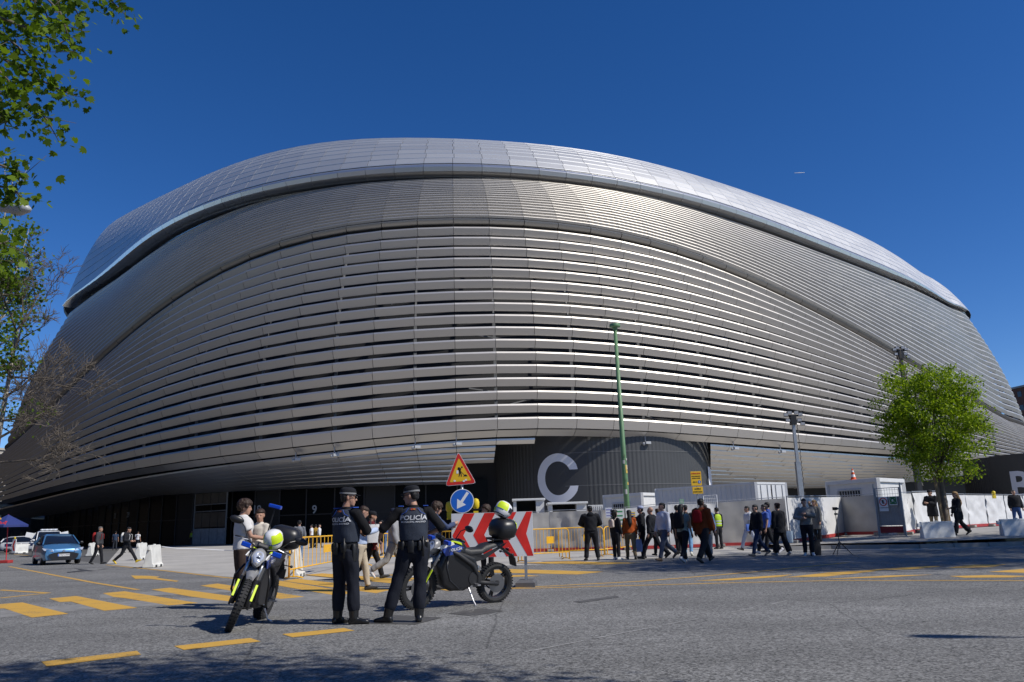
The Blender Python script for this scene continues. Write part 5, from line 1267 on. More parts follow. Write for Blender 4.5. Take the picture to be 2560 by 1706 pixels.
b = MB(); b.prism([(w_ * .79 + x, zs + hh * .26 + z) for x, z in ((-.028, -.045), (-.014, -.045), (0, -.005), (.014, -.045), (.028, -.045), (.01, .014), (.01, .026), (-.01, .026), (-.01, .014))], (0, -.023, 0), X_, Z_, .002); b.prism([(w_ * .79 + x, zs + hh * .26 + .038 + z) for x, z in disc(.010, 10)], (0, -.023, 0), X_, Z_, .002); b.build('walking_figure', M_swhite, up_)
for txt, dz in (('ACERA', .3), ('CORTADA', .72)):
    put_text(txt, w_ * 1.28 / max(len(txt), 6.4), (w_ / 2 + .03, -.02, zs - .05 - (zs - .05 - zb) * dz), X_, Z_, M_sblack, lo_, 'lettering', th=.002, bold=.0012)

# site fence: steel frames hung with white sheeting
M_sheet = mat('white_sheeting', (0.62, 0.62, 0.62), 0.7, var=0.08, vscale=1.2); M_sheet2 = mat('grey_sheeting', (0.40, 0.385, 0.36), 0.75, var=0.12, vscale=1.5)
M_base = mat('red_base', (0.36, 0.03, 0.03), 0.7, var=0.2); M_block = mat('concrete_foot', (0.30, 0.28, 0.25), 0.9, var=0.2)
def fence_panel(xl, ytl, dl, xr, ytr, dr, label, m, base=True, wav=.05, seed=0, zb=None, gate=False):
    A = at(xl, ytl, dl); B_ = at(xr, ytr, dr); 
    zA = max(0.0, slope_z(A.x, A.y)) if zb is None else zb; zB = max(0.0, slope_z(B_.x, B_.y)) if zb is None else zb
    t = thing('site_fence', label, 'fence', (A.x, A.y, zA), 0, 'white sheeted site fence panels')
    d = Vector((B_.x - A.x, B_.y - A.y, zB - zA)); hA = A.z - zA; hB = B_.z - zB; n = Vector((d.y, -d.x, 0)).normalized()
    nx = max(6, int(d.length / .12)); nz = 14; V = []
    for k in range(nz + 1):
        for j in range(nx + 1):
            f_ = j / nx; h_ = hA + (hB - hA) * f_; q = d * f_ + Vector((0, 0, .12 + (h_ - .12) * k / nz))
            w = wav * (mnoise.noise(Vector((f_ * d.length * 1.4 + seed * 7.3, k * .22, seed))) + .5 * mnoise.noise(Vector((f_ * d.length * 4, k * .5, seed + 9))))
            V.append(q + n * (.03 + w))
    b = MB(); b.add(V, [(k * (nx + 1) + j, k * (nx + 1) + j + 1, (k + 1) * (nx + 1) + j + 1, (k + 1) * (nx + 1) + j) for k in range(nz) for j in range(nx)]); b.build('sheeting', m, t, smooth=True)
    b = MB(); up_ = Vector((0, 0, 1)); b.tube([up_ * .02, up_ * (hA + .06), d + up_ * (hB + .06), d + up_ * .02], .022, 6, close=False); b.tube([up_ * .12 - n * .01, d + up_ * .12 - n * .01], .018, 6)
    b.build('frame', M_galv, t)
    for k in range(int(d.length / .45)):
        f_ = (k + .5) / int(d.length / .45); b = MB(); b.tube([d * f_ - n * .015 + up_ * .1, d * f_ - n * .015 + up_ * (hA + (hB - hA) * f_)], .006, 5); b.build('wire', M_galv, t)
    if base:
        b = MB(); b.beam(up_ * .08 + n * .05, d + up_ * .08 + n * .05, .04, .14); b.build('base_board', M_base, t)
    for q in (Vector((0, 0, 0)), d):
        b = MB(); b.box(q + up_ * .06, (.26, .62, .12), rz=math.atan2(n.x, -n.y)); b.build('foot', M_block, t, bevel=.02)
    return t
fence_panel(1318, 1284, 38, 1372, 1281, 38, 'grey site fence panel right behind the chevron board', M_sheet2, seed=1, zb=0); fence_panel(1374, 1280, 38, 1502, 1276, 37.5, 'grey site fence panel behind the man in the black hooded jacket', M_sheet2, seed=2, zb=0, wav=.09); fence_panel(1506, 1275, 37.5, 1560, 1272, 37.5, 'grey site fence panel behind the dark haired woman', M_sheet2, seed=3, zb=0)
fence_panel(1563, 1272, 37.5, 1665, 1262, 37.5, 'pale fence panel with posted notices behind the orange jumper', M_sheet, seed=4, zb=0); fence_panel(1668, 1261, 37.6, 1792, 1259, 37.6, 'pale fence panel under the yellow diversion sign', M_sheet, seed=5, zb=0, wav=.08)
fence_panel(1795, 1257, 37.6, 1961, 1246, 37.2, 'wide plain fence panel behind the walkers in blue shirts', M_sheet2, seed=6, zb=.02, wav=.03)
fence_panel(1966, 1245, 33.6, 2100, 1243, 38.5, 'sunlit white fence panel behind the man with the phone', M_sheet, seed=7, wav=.03); fence_panel(2102, 1243, 38.5, 2190, 1238, 36.5, 'shaded fence panel left of the mesh gate', M_sheet2, seed=8)  # second panel: its shade is put into the grey sheeting colour
fence_panel(2250, 1235, 35, 2276, 1234, 36.6, 'narrow white fence panel right of the mesh gate', M_sheet, seed=9, wav=.08); fence_panel(2279, 1233, 36.6, 2345, 1231, 41, 'white fence panel behind the bearded man in the parka', M_sheet, seed=10, wav=.06)
xs_ = [2365, 2412, 2460, 2508, 2556, 2610]
for k in range(5): fence_panel(xs_[k], 1238 + k * .5, 41 + k * 1.6, xs_[k + 1] - 2, 1238 + (k + 1) * .5, 41 + (k + 1) * 1.6, ('white fence panel just right of the street tree trunk', 'white fence panel behind the blonde woman', 'white fence panel right of the blonde woman', 'white fence panel left of the man in the black jacket and jeans', 'white fence panel at the right edge of the picture')[k], M_sheet, seed=20 + k, wav=.07)
# yellow lamp on the fence
p = at(2485, 1240, 44); t = thing('fence_lamp', 'small yellow warning lamp on top of the right fence', 'lamp', p); b = MB(); b.box((0, 0, -.04), (.16, .12, .2)); b.build('battery_box', MATS['lamp_yellow'], t, bevel=.01); b = MB(); b.lathe([(.06, .06), (.09, .1), (.09, .22), (.03, .26)], n=12); b.build('lens', MATS['lamp_yellow'], t, smooth=True)
# notices on the pale panel
for k, (x, y, w_, h_, col, lab) in enumerate(((1522, 1282, .30, .44, (.55, .58, .66), 'pale notice sheet at the left of the fence notices'), (1543, 1290, .62, .62, (.60, .62, .60), 'white notice with green bars behind the dark haired woman'), (1582, 1290, .22, .34, (.65, .45, .06), 'yellow notice on the fence behind the orange jumper'), (1704, 1254, .2, .2, (.1, .3, .18), 'small green white object on top of the fence'))):
    p = at(x, y, 37.2); t = thing('notice', lab, 'notice', p); b = MB(); b.box((0, -.03, 0), (w_, .012, h_)); b.build('sheet', mat('notice_%d' % k, col, .6), t)
    for j in range(3):
        b = MB(); b.box((0, -.04, h_ * (.3 - .3 * j)), (w_ * .8, .004, h_ * .10)); b.build('print', mat('print_%d' % k, ((.2, .2, .4), (.03, .22, .08), (.05, .1, .4), (.6, .6, .6))[k], .6), t)
# mesh gate with the safety signs
a = at(2187, 1222, 34.6); c = at(2246, 1220, 33.8); za = slope_z(a.x, a.y)
t = thing('mesh_gate', 'grey mesh gate with safety signs in the white fence', 'gate', (a.x, a.y, za)); d = Vector((c.x - a.x, c.y - a.y, 0)); h_ = a.z - za; n_ = Vector((d.y, -d.x, 0)).normalized(); up_ = Vector((0, 0, 1))
b = MB(); b.tube([up_ * .05, up_ * h_, d + up_ * h_, d + up_ * .05], .028, 8, close=True); b.build('frame', M_galv, t)
b = MB(); b.tube([up_ * 0 - d * .06, up_ * (h_ + .2) - d * .06], .035, 8); b.tube([d * 1.06, d * 1.06 + up_ * (h_ + .2)], .035, 8); b.build('post', M_galv, t)
for k in range(9): b = MB(); b.tube([d * ((k + .5) / 9) + up_ * .05, d * ((k + .5) / 9) + up_ * h_], .006, 5); b.build('wire', M_galv, t)
for k in range(12): b = MB(); b.tube([up_ * (h_ * (k + .5) / 12), d + up_ * (h_ * (k + .5) / 12)], .006, 5); b.build('wire', M_galv, t)
b = MB(); b.add([-n_ * .04 + up_ * .45, d - n_ * .04 + up_ * .45, d - n_ * .04 + up_ * (h_ * .82), -n_ * .04 + up_ * (h_ * .82)], [(0, 1, 2, 3)]); b.build('sheeting', M_sheet2, t)
b = MB(); b.beam(up_ * .28 + n_ * .01, d + up_ * .28 + n_ * .01, .02, .26); b.build('base_board', M_base, t)
dn = d.normalized(); L_ = d.length
def gsign(u0, u1, z0, z1, m, name): b = MB(); b.prism([(u0 * L_, z0), (u1 * L_, z0), (u1 * L_, z1), (u0 * L_, z1)], n_ * .04, dn, up_, .008); return b.build(name, m, t)
s1 = gsign(.12, .50, h_ * .60, h_ * .82, M_swhite, 'prohibition_sign'); s2 = gsign(.56, .90, h_ * .64, h_ * .82, M_swhite, 'assembly_sign'); gsign(.12, .50, h_ * .52, h_ * .585, M_swhite, 'notice_plate')
c_ = n_ * .05 + dn * (.31 * L_) + up_ * (h_ * .715); b = MB(); b.torus(c_, n_, .155, .018, 24, 6); b.beam(c_ - dn * .10 + up_ * .10, c_ + dn * .10 - up_ * .10, .014, .03, hint=n_); b.build('red_ring', M_red, s1)
b = MB(); b.ball(c_, (.05, .02, .09), 10, 6); b.build('hand_symbol', M_sblack, s1)
b = MB(); b.prism([(.585 * L_, h_ * .66), (.875 * L_, h_ * .66), (.875 * L_, h_ * .81), (.585 * L_, h_ * .81)], n_ * .05, dn, up_, .004); b.build('green_field', mat('safety_green', (.01, .16, .06), .5), s2)
c_ = n_ * .06 + dn * (.73 * L_) + up_ * (h_ * .735); b = MB()
for ax, az in ((-1, 1), (1, 1), (-1, -1), (1, -1)): b.beam(c_ + dn * (ax * .13) + up_ * (az * .11), c_ + dn * (ax * .06) + up_ * (az * .05), .006, .03, hint=n_)
b.ball(c_, (.05, .01, .05), 10, 6); b.build('people_symbol', M_swhite, s2)
# white mesh screen above the crowd
a = at(*zr5(1965, 378), 38.4); c = at(*zr5(2122, 365), 38.4); t = thing('mesh_screen', 'small white wire mesh screen above the steward', 'fence', (a.x, a.y, 0)); w_ = c.x - a.x
b = MB(); b.tube([(0, 0, .2), (0, 0, a.z), (w_, 0, c.z), (w_, 0, .2)], .03, 6); b.build('frame', M_swhite, t)
for k in range(7): b = MB(); b.tube([(0, 0, a.z - .14 - k * .16), (w_, 0, a.z - .14 - k * .16)], .008, 5); b.build('wire', M_swhite, t)
for k in range(6): x = w_ * (k + 1) / 7; b = MB(); b.tube([(x, 0, a.z - 1.2), (x, 0, a.z)], .008, 5); b.build('wire', M_swhite, t)

# containers and site cabins
M_cont = mat('container_white', (0.60, 0.61, 0.62), 0.5, var=0.06, vscale=0.8); M_cabin = mat('cabin_white', (0.66, 0.66, 0.65), 0.5, var=0.04)
def ground_line(xl, ytl, dl, xr, ytr, dr): return at(xl, ytl, dl), at(xr, ytr, dr)
A, B_ = ground_line(1640, 1228, 52, 1888, 1206, 46.5)
H_ = B_.z - .35; d = Vector((B_.x - A.x, B_.y - A.y, 0)); E_ = at(1962, 1205, 48.3); e = Vector((E_.x - B_.x, E_.y - B_.y, 0))
t = thing('shipping_container', 'white corrugated shipping container with its doors in sun behind the fence', 'container', (A.x, A.y, .35))
up_ = Vector((0, 0, 1)); dn = d.normalized(); n_ = Vector((dn.y, -dn.x, 0)); b = MB(); V = []; L_ = d.length; k = 0; x = .12
pts_ = [(0, 0)]
while x < L_ - .15:
    pts_ += [(x, 0), (x + .05, -.05), (x + .16, -.05), (x + .21, 0)]; x += .34
pts_.append((L_, 0))
V = [dn * u_ + n_ * v_ + up_ * z for u_, v_ in pts_ for z in (.12, H_ - .1)]
b.add(V, [(2 * j, 2 * j + 2, 2 * j + 3, 2 * j + 1) for j in range(len(pts_) - 1)]); b.build('corrugated_side', M_cont, t)
b = MB(); b.add([up_ * (H_ - .02), d + up_ * (H_ - .02), d + e + up_ * (H_ - .02), e + up_ * (H_ - .02)], [(0, 1, 2, 3)]); b.build('roof', M_cont, t)
b = MB()
for q in (Vector((0, 0, 0)), d, d + e): b.beam(q, q + up_ * H_, .16, .16)
b.beam(up_ * (H_ - .05), d + up_ * (H_ - .05), .10, .12); b.beam(d + up_ * (H_ - .05), d + e + up_ * (H_ - .05), .10, .12); b.beam(up_ * .06, d + up_ * .06, .1, .14); b.build('corner_frame', M_cont, t)
en = e.normalized(); on = Vector((en.y, -en.x, 0))
for k in range(2):
    b = MB(); b.beam(d + e * (.5 * k + .03) + up_ * (H_ / 2), d + e * (.5 * k + .48) + up_ * (H_ / 2), .04, H_ - .25); dr_ = b.build('door', M_cont, t)
    for j in (.14, .36):
        b = MB(); q = d + e * (.5 * k + j) + on * .05; b.tube([q + up_ * .15, q + up_ * (H_ - .15)], .02, 6); b.box(q + up_ * (H_ * .4), (.06, .06, .2)); b.build('locking_bar', M_galv, dr_)
def cabin(A, B_, e, z0, label, win, name='site_cabin'):
    H_ = B_.z - z0; d = Vector((B_.x - A.x, B_.y - A.y, 0)); t = thing(name, label, 'cabin', (A.x, A.y, z0)); dn = d.normalized(); n_ = Vector((dn.y, -dn.x, 0)); up_ = Vector((0, 0, 1))
    b = MB(); b.add([q + up_ * z for z in (.05, H_ - .12) for q in (Vector((0, 0, 0)), d, d + e, e)], [(0, 1, 5, 4), (1, 2, 6, 5), (2, 3, 7, 6), (3, 0, 4, 7)]); b.build('wall', M_cabin, t)
    b = MB()
    for q in (Vector((0, 0, 0)), d, d + e): b.beam(q, q + up_ * H_, .2, .2)
    b.beam(up_ * (H_ - .1), d + up_ * (H_ - .1), .22, .2); b.beam(d + up_ * (H_ - .1), d + e + up_ * (H_ - .1), .22, .2); b.build('frame', M_cabin, t, bevel=.02)
    b = MB(); b.add([q + up_ * (H_ + .004) for q in (Vector((0, 0, 0)), d, d + e, e)], [(0, 1, 2, 3)]); b.build('roof', M_cabin, t)
    for u0, u1, z0_, z1_ in win:
        b = MB(); b.prism([(u0, z0_), (u1, z0_), (u1, z1_), (u0, z1_)], n_ * .01, dn, up_, .03); w = b.build('window', MATS['window_pane'], t)
        b = MB(); b.tube([n_ * .06 + dn * u + up_ * z for u, z in ((u0 - .06, z0_ - .06), (u1 + .06, z0_ - .06), (u1 + .06, z1_ + .06), (u0 - .06, z1_ + .06))], .03, 6, close=True); b.build('frame', M_cabin, w)
        for k in range(8): x = u0 + (u1 - u0) * (k + .5) / 8; b = MB(); b.tube([n_ * .09 + dn * x + up_ * (z0_ - .05), n_ * .09 + dn * x + up_ * (z1_ + .05)], .014, 5); b.build('bar', M_cabin, w)
    return t
A, B_ = at(1510, 1241, 56), at(1604, 1232, 53); cabin(A, B_, Vector((1.5, 2.0, 0)), .3, 'white site cabin with barred window behind the green pole', [(.9, 2.5, 1.2, 2.1)])
A, B_ = at(2068, 1207, 43.5), at(2192, 1195, 40.5); E_ = at(2254, 1194, 43.0); cabin(A, B_, Vector((E_.x - B_.x, E_.y - B_.y, 0)), .3, 'white site cabin with a traffic cone on its roof', [(.75, 2.15, 1.35, 2.15)])
# traffic cone up there
p = at(2134, 1201, 42.0); t = thing('traffic_cone', 'orange and white traffic cone on the cabin roof', 'cone', p); M_or = mat('cone_orange', (.72, .10, .015), .5)
b = MB(); b.box((0, 0, .02), (.36, .36, .04)); b.build('base', M_or, t)
for r0, r1, z0, z1, m in ((.14, .115, .04, .16, M_or), (.115, .09, .16, .29, M_swhite), (.09, .065, .29, .41, M_or), (.065, .045, .41, .50, M_swhite), (.045, .025, .50, .60, M_or)):
    b = MB(); b.lathe([(r0, z0), (r1, z1)], n=16); b.build('ring', m, t, smooth=True, auto=40)
# low white kiosks left of the letter drum and over the fence
for k, (xl, yt, xr, yb, D_, lab) in enumerate(((1282, 1248, 1362, 1284, 48, 'low white kiosk with flat roof behind the chevron board'), (1370, 1257, 1468, 1288, 47, 'low white kiosk under the letter C'), (1470, 1262, 1508, 1280, 45, 'white slatted crate beside the low kiosk'))):
    a, c = at(xl, yt, D_), at(xr, yb, D_); w_ = c.x - a.x; t = thing('kiosk', lab, 'kiosk', (a.x, a.y, 0)); H_ = a.z
    if k < 2:
        b = MB(); b.box((w_ / 2, .8, H_ - .06), (w_ + .1, 2.0, .12)); b.build('roof', M_cabin, t, bevel=.02)
        b = MB(); b.box((w_ * .86, .8, H_ * .5), (w_ * .26, 1.7, H_ - .16)); b.box((w_ * .06, .8, H_ * .5), (w_ * .10, 1.7, H_ - .16)); b.build('wall', M_cabin, t)
        b = MB(); b.box((w_ * .42, 1.2, H_ * .5), (w_ * .7, .1, H_ - .2)); b.build('shaded_interior', M_dark, t)  # black board paints the shade inside the kiosk
        b = MB(); b.box((w_ * .42, .2, H_ - .85), (w_ * .7, .5, .06)); b.box((w_ * .42, .0, H_ * .5 - .45), (w_ * .66, .05, H_ - .95)); b.build('counter', M_galv, t)
    else:
        for j in range(8): b = MB(); b.box((w_ * (j + .5) / 8, 0, H_ / 2), (w_ / 8 * .6, .05, H_ - .1)); b.build('slat', M_cabin, t)
        b = MB(); b.box((w_ / 2, .04, H_ - .08), (w_, .05, .1)); b.build('rail', M_cabin, t)
# broadcast camera on its tripod
p = Vector(foot(2102, 1388)); t = thing('camera_tripod', 'black tripod with a camera standing on the road near the right kerb', 'tripod', p, R(20)); M_bp = MATS['black_plastic']
for k in range(3): a = R(90 + 120 * k); b = MB(); b.tube([(0, 0, .42), (.36 * math.cos(a), .36 * math.sin(a), 0)], [.018, .012], 6); b.tube([(0, 0, .2), (.19 * math.cos(a), .19 * math.sin(a), .2)], .007, 5); b.build('leg', M_bp, t)
hz = at(2090, 1276, p.y).z; b = MB(); b.tube([(0, 0, .2), (-.02, 0, hz)], [.016, .012], 6); b.build('column', M_bp, t)
b = MB(); b.box((-.02, 0, hz + .05), (.13, .09, .10)); b.tube([(-.02, -.04, hz + .05), (-.02, -.14, hz + .05)], .035, 10); b.box((0, 0, hz - .12), (.10, .06, .06)); b.build('camera', M_bp, t, bevel=.006)
# heap of sand and rubble bag at the fence foot
M_sand = mat('sand', (.36, .25, .14), .95, var=.25, vscale=6, bump=.5); p = foot(2112, 1352, .13); b = MB(); b.ball((p[0], p[1], .12), (.62, .35, .17), 18, 8)
o = b.build('sand_heap', M_sand, smooth=True); tag(o, 'small heap of sand at the foot of the fence', 'sand')
# blue parasol at the left edge
p = at(4, 1405, 46); base = (at(8, 1405, 46).x, 46, 0); t = thing('parasol', 'dark blue parasol with a red pole at the left edge', 'parasol', base)
M_par = mat('parasol_blue', (.02, .035, .16), .7); zt = at(8, 1287, 46).z; ze = at(60, 1312, 46).z; rad = at(60, 1312, 46).x - base[0] + .1
b = MB(); b.tube([(.16, 0, 0), (0, 0, zt)], .025, 8); b.build('pole', mat('pole_red', (.6, .02, .03), .4), t)
n = 8; rim = [(rad * math.cos(2 * math.pi * (j + .5) / n), rad * math.sin(2 * math.pi * (j + .5) / n)) for j in range(n)]
for j in range(n):
    (x0, y0), (x1, y1) = rim[j], rim[(j + 1) % n]; b = MB(); b.add([(0, 0, zt), (x0, y0, ze), (x1, y1, ze), (x1, y1, ze - .12), (x0, y0, ze - .12)], [(0, 1, 2), (1, 4, 3, 2)]); b.build('canopy_panel', M_par, t)
b = MB(); b.box((.16, 0, .08), (.5, .5, .16)); b.build('foot', M_base, t, bevel=.02)
fx_, fz = -.05, (zt + ze) / 2
put_text('Red Bull', .34, (-.1, -rad * .80, ze + .10), (1, 0, 0), Vector((0, .55, .83)), mat('print_red', (.62, .04, .03), .6), t, 'lettering', bold=.006)
b = MB(); b.ball((-.1, -rad * .62, ze + .34), (.14, .03, .08), 10, 6); b.build('sun_emblem', mat('print_gold', (.75, .42, .03), .6), t)
# tape strung between the barriers
a, c, e_ = at(404, 1367, 31), at(480, 1372, 33), at(560, 1376, 35); o = MB().tube([a, a.lerp(c, .5) - Vector((0, 0, .03)), c, e_, at(640, 1380, 34)], .018, 5).build('barrier_tape', mat('tape', (.6, .6, .62), .6)); tag(o, 'white barrier tape running right from the plastic barriers', 'tape')

# ------------------------------------------------------------------ police motorcycles (local x forward, y left, z up)
M_tyre = mat('tyre_rubber', (0.016, 0.016, 0.017), 0.75, bump=.3, bscale=60); M_rim = mat('rim_black', (0.02, 0.02, 0.022), 0.35); M_alu = mat('brushed_alloy', (0.6, 0.6, 0.62), 0.35, 0.9)
M_bkp = mat('satin_black', (0.014, 0.014, 0.016), 0.38); M_bkm = mat('matt_black', (0.018, 0.018, 0.02), 0.6); M_lime = mat('lime_yellow', (0.62, 0.80, 0.02), 0.45); M_pblue = mat('police_blue', (0.02, 0.06, 0.32), 0.35, coat=.5)
M_gwhite = mat('gloss_white', (0.80, 0.80, 0.80), 0.25, coat=.6); M_gfend = mat('grey_fairing', (0.22, 0.22, 0.225), 0.35); M_lens = mat('headlight_lens', (0.75, 0.77, 0.80), 0.08, 0.6); M_blens = mat('blue_lamp', (0.01, 0.06, 0.45), 0.15)
M_seat = mat('seat_vinyl', (0.02, 0.02, 0.021), 0.5, bump=.2, bscale=150); M_redl = mat('red_lens', (0.4, 0.01, 0.01), 0.2)
Xv, Yv, Zv = Vector((1, 0, 0)), Vector((0, 1, 0)), Vector((0, 0, 1))
def wheel(parent, c, R_, w, m_front, axle=Yv):
    c = Vector(c); hub = bpy.data.objects.new('wheel', None); C.objects.link(hub); hub.parent = parent; hub.location = c
    b = MB(); n = 44; prof = [(-w * .42, R_ * .76), (-w * .5, R_ * .86), (-w * .44, R_ * .95), (-w * .2, R_ * .99), (w * .2, R_ * .99), (w * .44, R_ * .95), (w * .5, R_ * .86), (w * .42, R_ * .76)]
    rings = []
    for j in range(n):
        a = 2 * math.pi * j / n; e = Vector((math.cos(a), 0, math.sin(a))); rings.append([e * r_ + Yv * y for y, r_ in prof])
    b.loft(rings, cap=False, close=True)
    for j in range(n):                                   # tread blocks
        a = 2 * math.pi * (j + .5) / n; e = Vector((math.cos(a), 0, math.sin(a))); tn = Vector((-math.sin(a), 0, math.cos(a)))
        for sd in (-1, 1):
            q = e * (R_ * .985) + Yv * (sd * w * .26); b.beam(q - tn * .012, q + tn * .012, w * .36, R_ * .05, hint=e)
    b.build('tyre', M_tyre, hub)
    b = MB(); rings = []
    for j in range(32):
        a = 2 * math.pi * j / 32; e = Vector((math.cos(a), 0, math.sin(a))); rings.append([e * r_ + Yv * y for y, r_ in ((-w * .40, R_ * .77), (-w * .34, R_ * .70), (w * .34, R_ * .70), (w * .40, R_ * .77))])
    b.loft(rings, cap=False, close=True)
    for k in range(5):
        for off in (-.11, .11):
            a = 2 * math.pi * k / 5 + off; e = Vector((math.cos(a), 0, math.sin(a))); b.beam(e * .04, e * (R_ * .73), .028, .022, hint=Yv)
    b.lathe([(.05, -w * .5), (.06, 0), (.05, w * .5)], axis=Yv, n=14); b.build('rim', M_rim, hub, smooth=True, auto=30)
    b = MB(); b.lathe([(.06, w * .46), (R_ * .46, w * .46), (R_ * .46, w * .46 + .006), (.06, w * .46 + .006)], axis=Yv, n=28)
    b.build('brake_disc', mat('disc_steel', (.25, .25, .26), .35, .9), hub)
    return hub
def motorcycle(label, loc, heading, lean, steer, mast):
    t = thing('police_motorcycle', label, 'motorcycle', loc, heading, 'police motorcycles parked on the road')
    t.rotation_mode = 'XYZ'; t.rotation_euler = (R(lean), 0, heading)
    RF, RR = .345, .325; xf, xr = .74, -.69
    wheel(t, (xr, 0, RR), RR, .15, 0)
    # steered front end
    head_p = Vector((.36, 0, .98)); ax = (Vector((xf, 0, RF)) - head_p); ax = Vector((-.42, 0, 1)).normalized()
    fr = bpy.data.objects.new('front_fork', None); C.objects.link(fr); fr.parent = t
    m = Matrix.Translation(head_p) @ Matrix.Rotation(R(steer), 4, ax) @ Matrix.Translation(-head_p); fr.matrix_basis = m
    wheel(fr, (xf, 0, RF), RF, .10, 1)
    for sd in (-1, 1):
        o_ = Yv * (sd * .095); lo = Vector((xf - .01, 0, RF)) + o_; up_ = Vector((.33, 0, 1.03)) + o_; dirv = (up_ - lo).normalized()
        b = MB(); b.tube([lo, lo.lerp(up_, .48)], .030, 10); b.build('fork_slider', M_bkp, fr, smooth=True)
        b = MB(); b.tube([lo.lerp(up_, .46), up_], .024, 10); b.build('fork_tube', M_alu, fr, smooth=True)
        b = MB(); b.beam(lo.lerp(up_, .12) + Yv * (sd * .030) + Xv * .02, lo.lerp(up_, .42) + Yv * (sd * .030) + Xv * .02, .012, .034, hint=Yv); b.build('fork_guard', M_lime if sd > -2 else M_bkp, fr, bevel=.004)
        b = MB(); b.box(lo + Vector((-.05, sd * .03, .02)), (.10, .03, .10)); b.build('brake_caliper', M_bkm, fr, bevel=.008)
    b = MB(); b.box(Vector((.345, 0, 1.02)), (.09, .25, .045)); b.box(Vector((.40, 0, .86)), (.09, .25, .045)); b.build('fork_clamp', M_bkp, fr, bevel=.01)
    # beak mudguard
    rings = []
    for k in range(6):
        u_ = k / 5; x = .40 + .36 * u_; z = .80 - .02 * u_ - .07 * u_ * u_; w_ = .10 * (1 - .55 * u_); rings.append([Vector((x, -w_, z - .03)), Vector((x, -w_ * .6, z + .015)), Vector((x, 0, z + .028)), Vector((x, w_ * .6, z + .015)), Vector((x, w_, z - .03)), Vector((x, 0, z - .01))])
    b = MB(); b.loft(rings); b.build('mudguard', M_gfend, fr, smooth=True, auto=50)
    # headlight
    rings = []
    for x, w_, h_ in ((.40, .06, .08), (.47, .10, .12), (.53, .105, .125), (.565, .092, .112)):
        rings.append([Vector((x - .06 * (math.sin(2 * math.pi * j / 16)) * (x > .45), w_ * math.cos(2 * math.pi * j / 16) * (1 - .22 * (math.sin(2 * math.pi * j / 16) < 0)), .96 + h_ * math.sin(2 * math.pi * j / 16))) for j in range(16)])
    b = MB(); b.loft(rings); b.build('headlight_shell', M_gfend, fr, smooth=True, auto=40)
    b = MB(); b.loft([[Vector((.568 - .06 * math.sin(2 * math.pi * j / 16) + d_, w_ * .080 * math.cos(2 * math.pi * j / 16) * (1 - .22 * (math.sin(2 * math.pi * j / 16) < 0)), .96 + w_ * .098 * math.sin(2 * math.pi * j / 16))) for j in range(16)] for d_, w_ in ((0, 1), (.015, .85), (.022, .5))]); hl = b.build('headlight', M_lens, fr, smooth=True, auto=60)
    b = MB(); b.ball((.585, 0, .95), (.012, .035, .035), 12, 8); b.build('bulb', mat('bulb_dark', (.10, .11, .13), .1, .7), hl, smooth=True)
    # handlebar, grips, levers, mirrors, hand lamps
    b = MB(); hb = [(.20, -.39, 1.10), (.25, -.25, 1.12), (.32, -.08, 1.06), (.32, .08, 1.06), (.25, .25, 1.12), (.20, .39, 1.10)]; b.tube(hb, .012, 8); bar_ = b.build('handlebar', M_bkp, fr, smooth=True)
    for sd in (-1, 1):
        b = MB(); b.tube([(.235, sd * .27, 1.118), (.195, sd * .40, 1.098)], .019, 10); b.build('grip', M_bkm, bar_, smooth=True)
        b = MB(); b.tube([(.29, sd * .22, 1.12), (.29, sd * .30, 1.11), (.24, sd * .41, 1.09)], .007, 6); b.build('lever', M_alu, bar_)
        b = MB(); b.tube([(.25, sd * .24, 1.13), (.24, sd * .33, 1.26), (.20, sd * .40, 1.30)], .008, 6); mi_ = b.build('mirror_stalk', M_bkp, bar_)
        b = MB(); b.ball((.19, sd * .47, 1.315), (.035, .105, .052), 14, 10); b.build('mirror', M_bkp, mi_, smooth=True)
        b = MB(); b.box((.40, sd * .22, 1.06), (.07, .13, .065)); b.build('blue_lamp', M_blens, bar_, bevel=.012)
        b = MB(); b.tube([(.34, sd * .10, 1.02), (.40, sd * .22, 1.04)], .01, 6); b.build('lamp_bracket', M_bkp, bar_)
    b = MB(); b.box((.38, 0, 1.10), (.10, .16, .07), ry=-.5); b.build('dash', M_bkp, fr, bevel=.02)
    # battery pack, frame, tank fairing
    side = [(.40, .52), (.47, .66), (.36, .86), (.10, .90), (-.22, .78), (-.30, .60), (-.24, .36), (-.05, .26), (.22, .27), (.36, .36)]
    b = MB()
    rings = []
    for y, k in ((-.155, .90), (-.12, 1.0), (.12, 1.0), (.155, .90)):
        cx_ = sum(p[0] for p in side) / len(side); cz_ = sum(p[1] for p in side) / len(side); rings.append([Vector((cx_ + (x - cx_) * k, y, cz_ + (z - cz_) * k)) for x, z in side])
    b.loft(rings); b.build('battery_pack', M_bkp, t, bevel=.02)
    b = MB(); b.lathe([(.05, -.17), (.12, -.165), (.125, 0), (.12, .165), (.05, .17)], (-.22, 0, .45), Yv, 20); b.build('motor', M_bkm, t, smooth=True, auto=40)
    for sd in (-1, 1):
        b = MB(); b.tube([(.34, sd * .06, .95), (.12, sd * .165, .84), (-.16, sd * .165, .66), (-.27, sd * .15, .50), (-.25, sd * .14, .36)], [.028, .040, .040, .036, .03], 8); b.build('frame_spar', M_bkm, t, smooth=True)
        b = MB(); b.tube([(.30, sd * .17, .82), (.36, sd * .245, .66), (.30, sd * .255, .46), (.10, sd * .22, .30), (.0, sd * .15, .29)], .016, 8); b.build('crash_bar', M_bkp, t, smooth=True)
        b = MB(); b.tube([(-.24, sd * .13, .38), (-.69, sd * .115, RR)], [.045, .028], 8); b.build('swingarm', M_bkm, t, smooth=True)
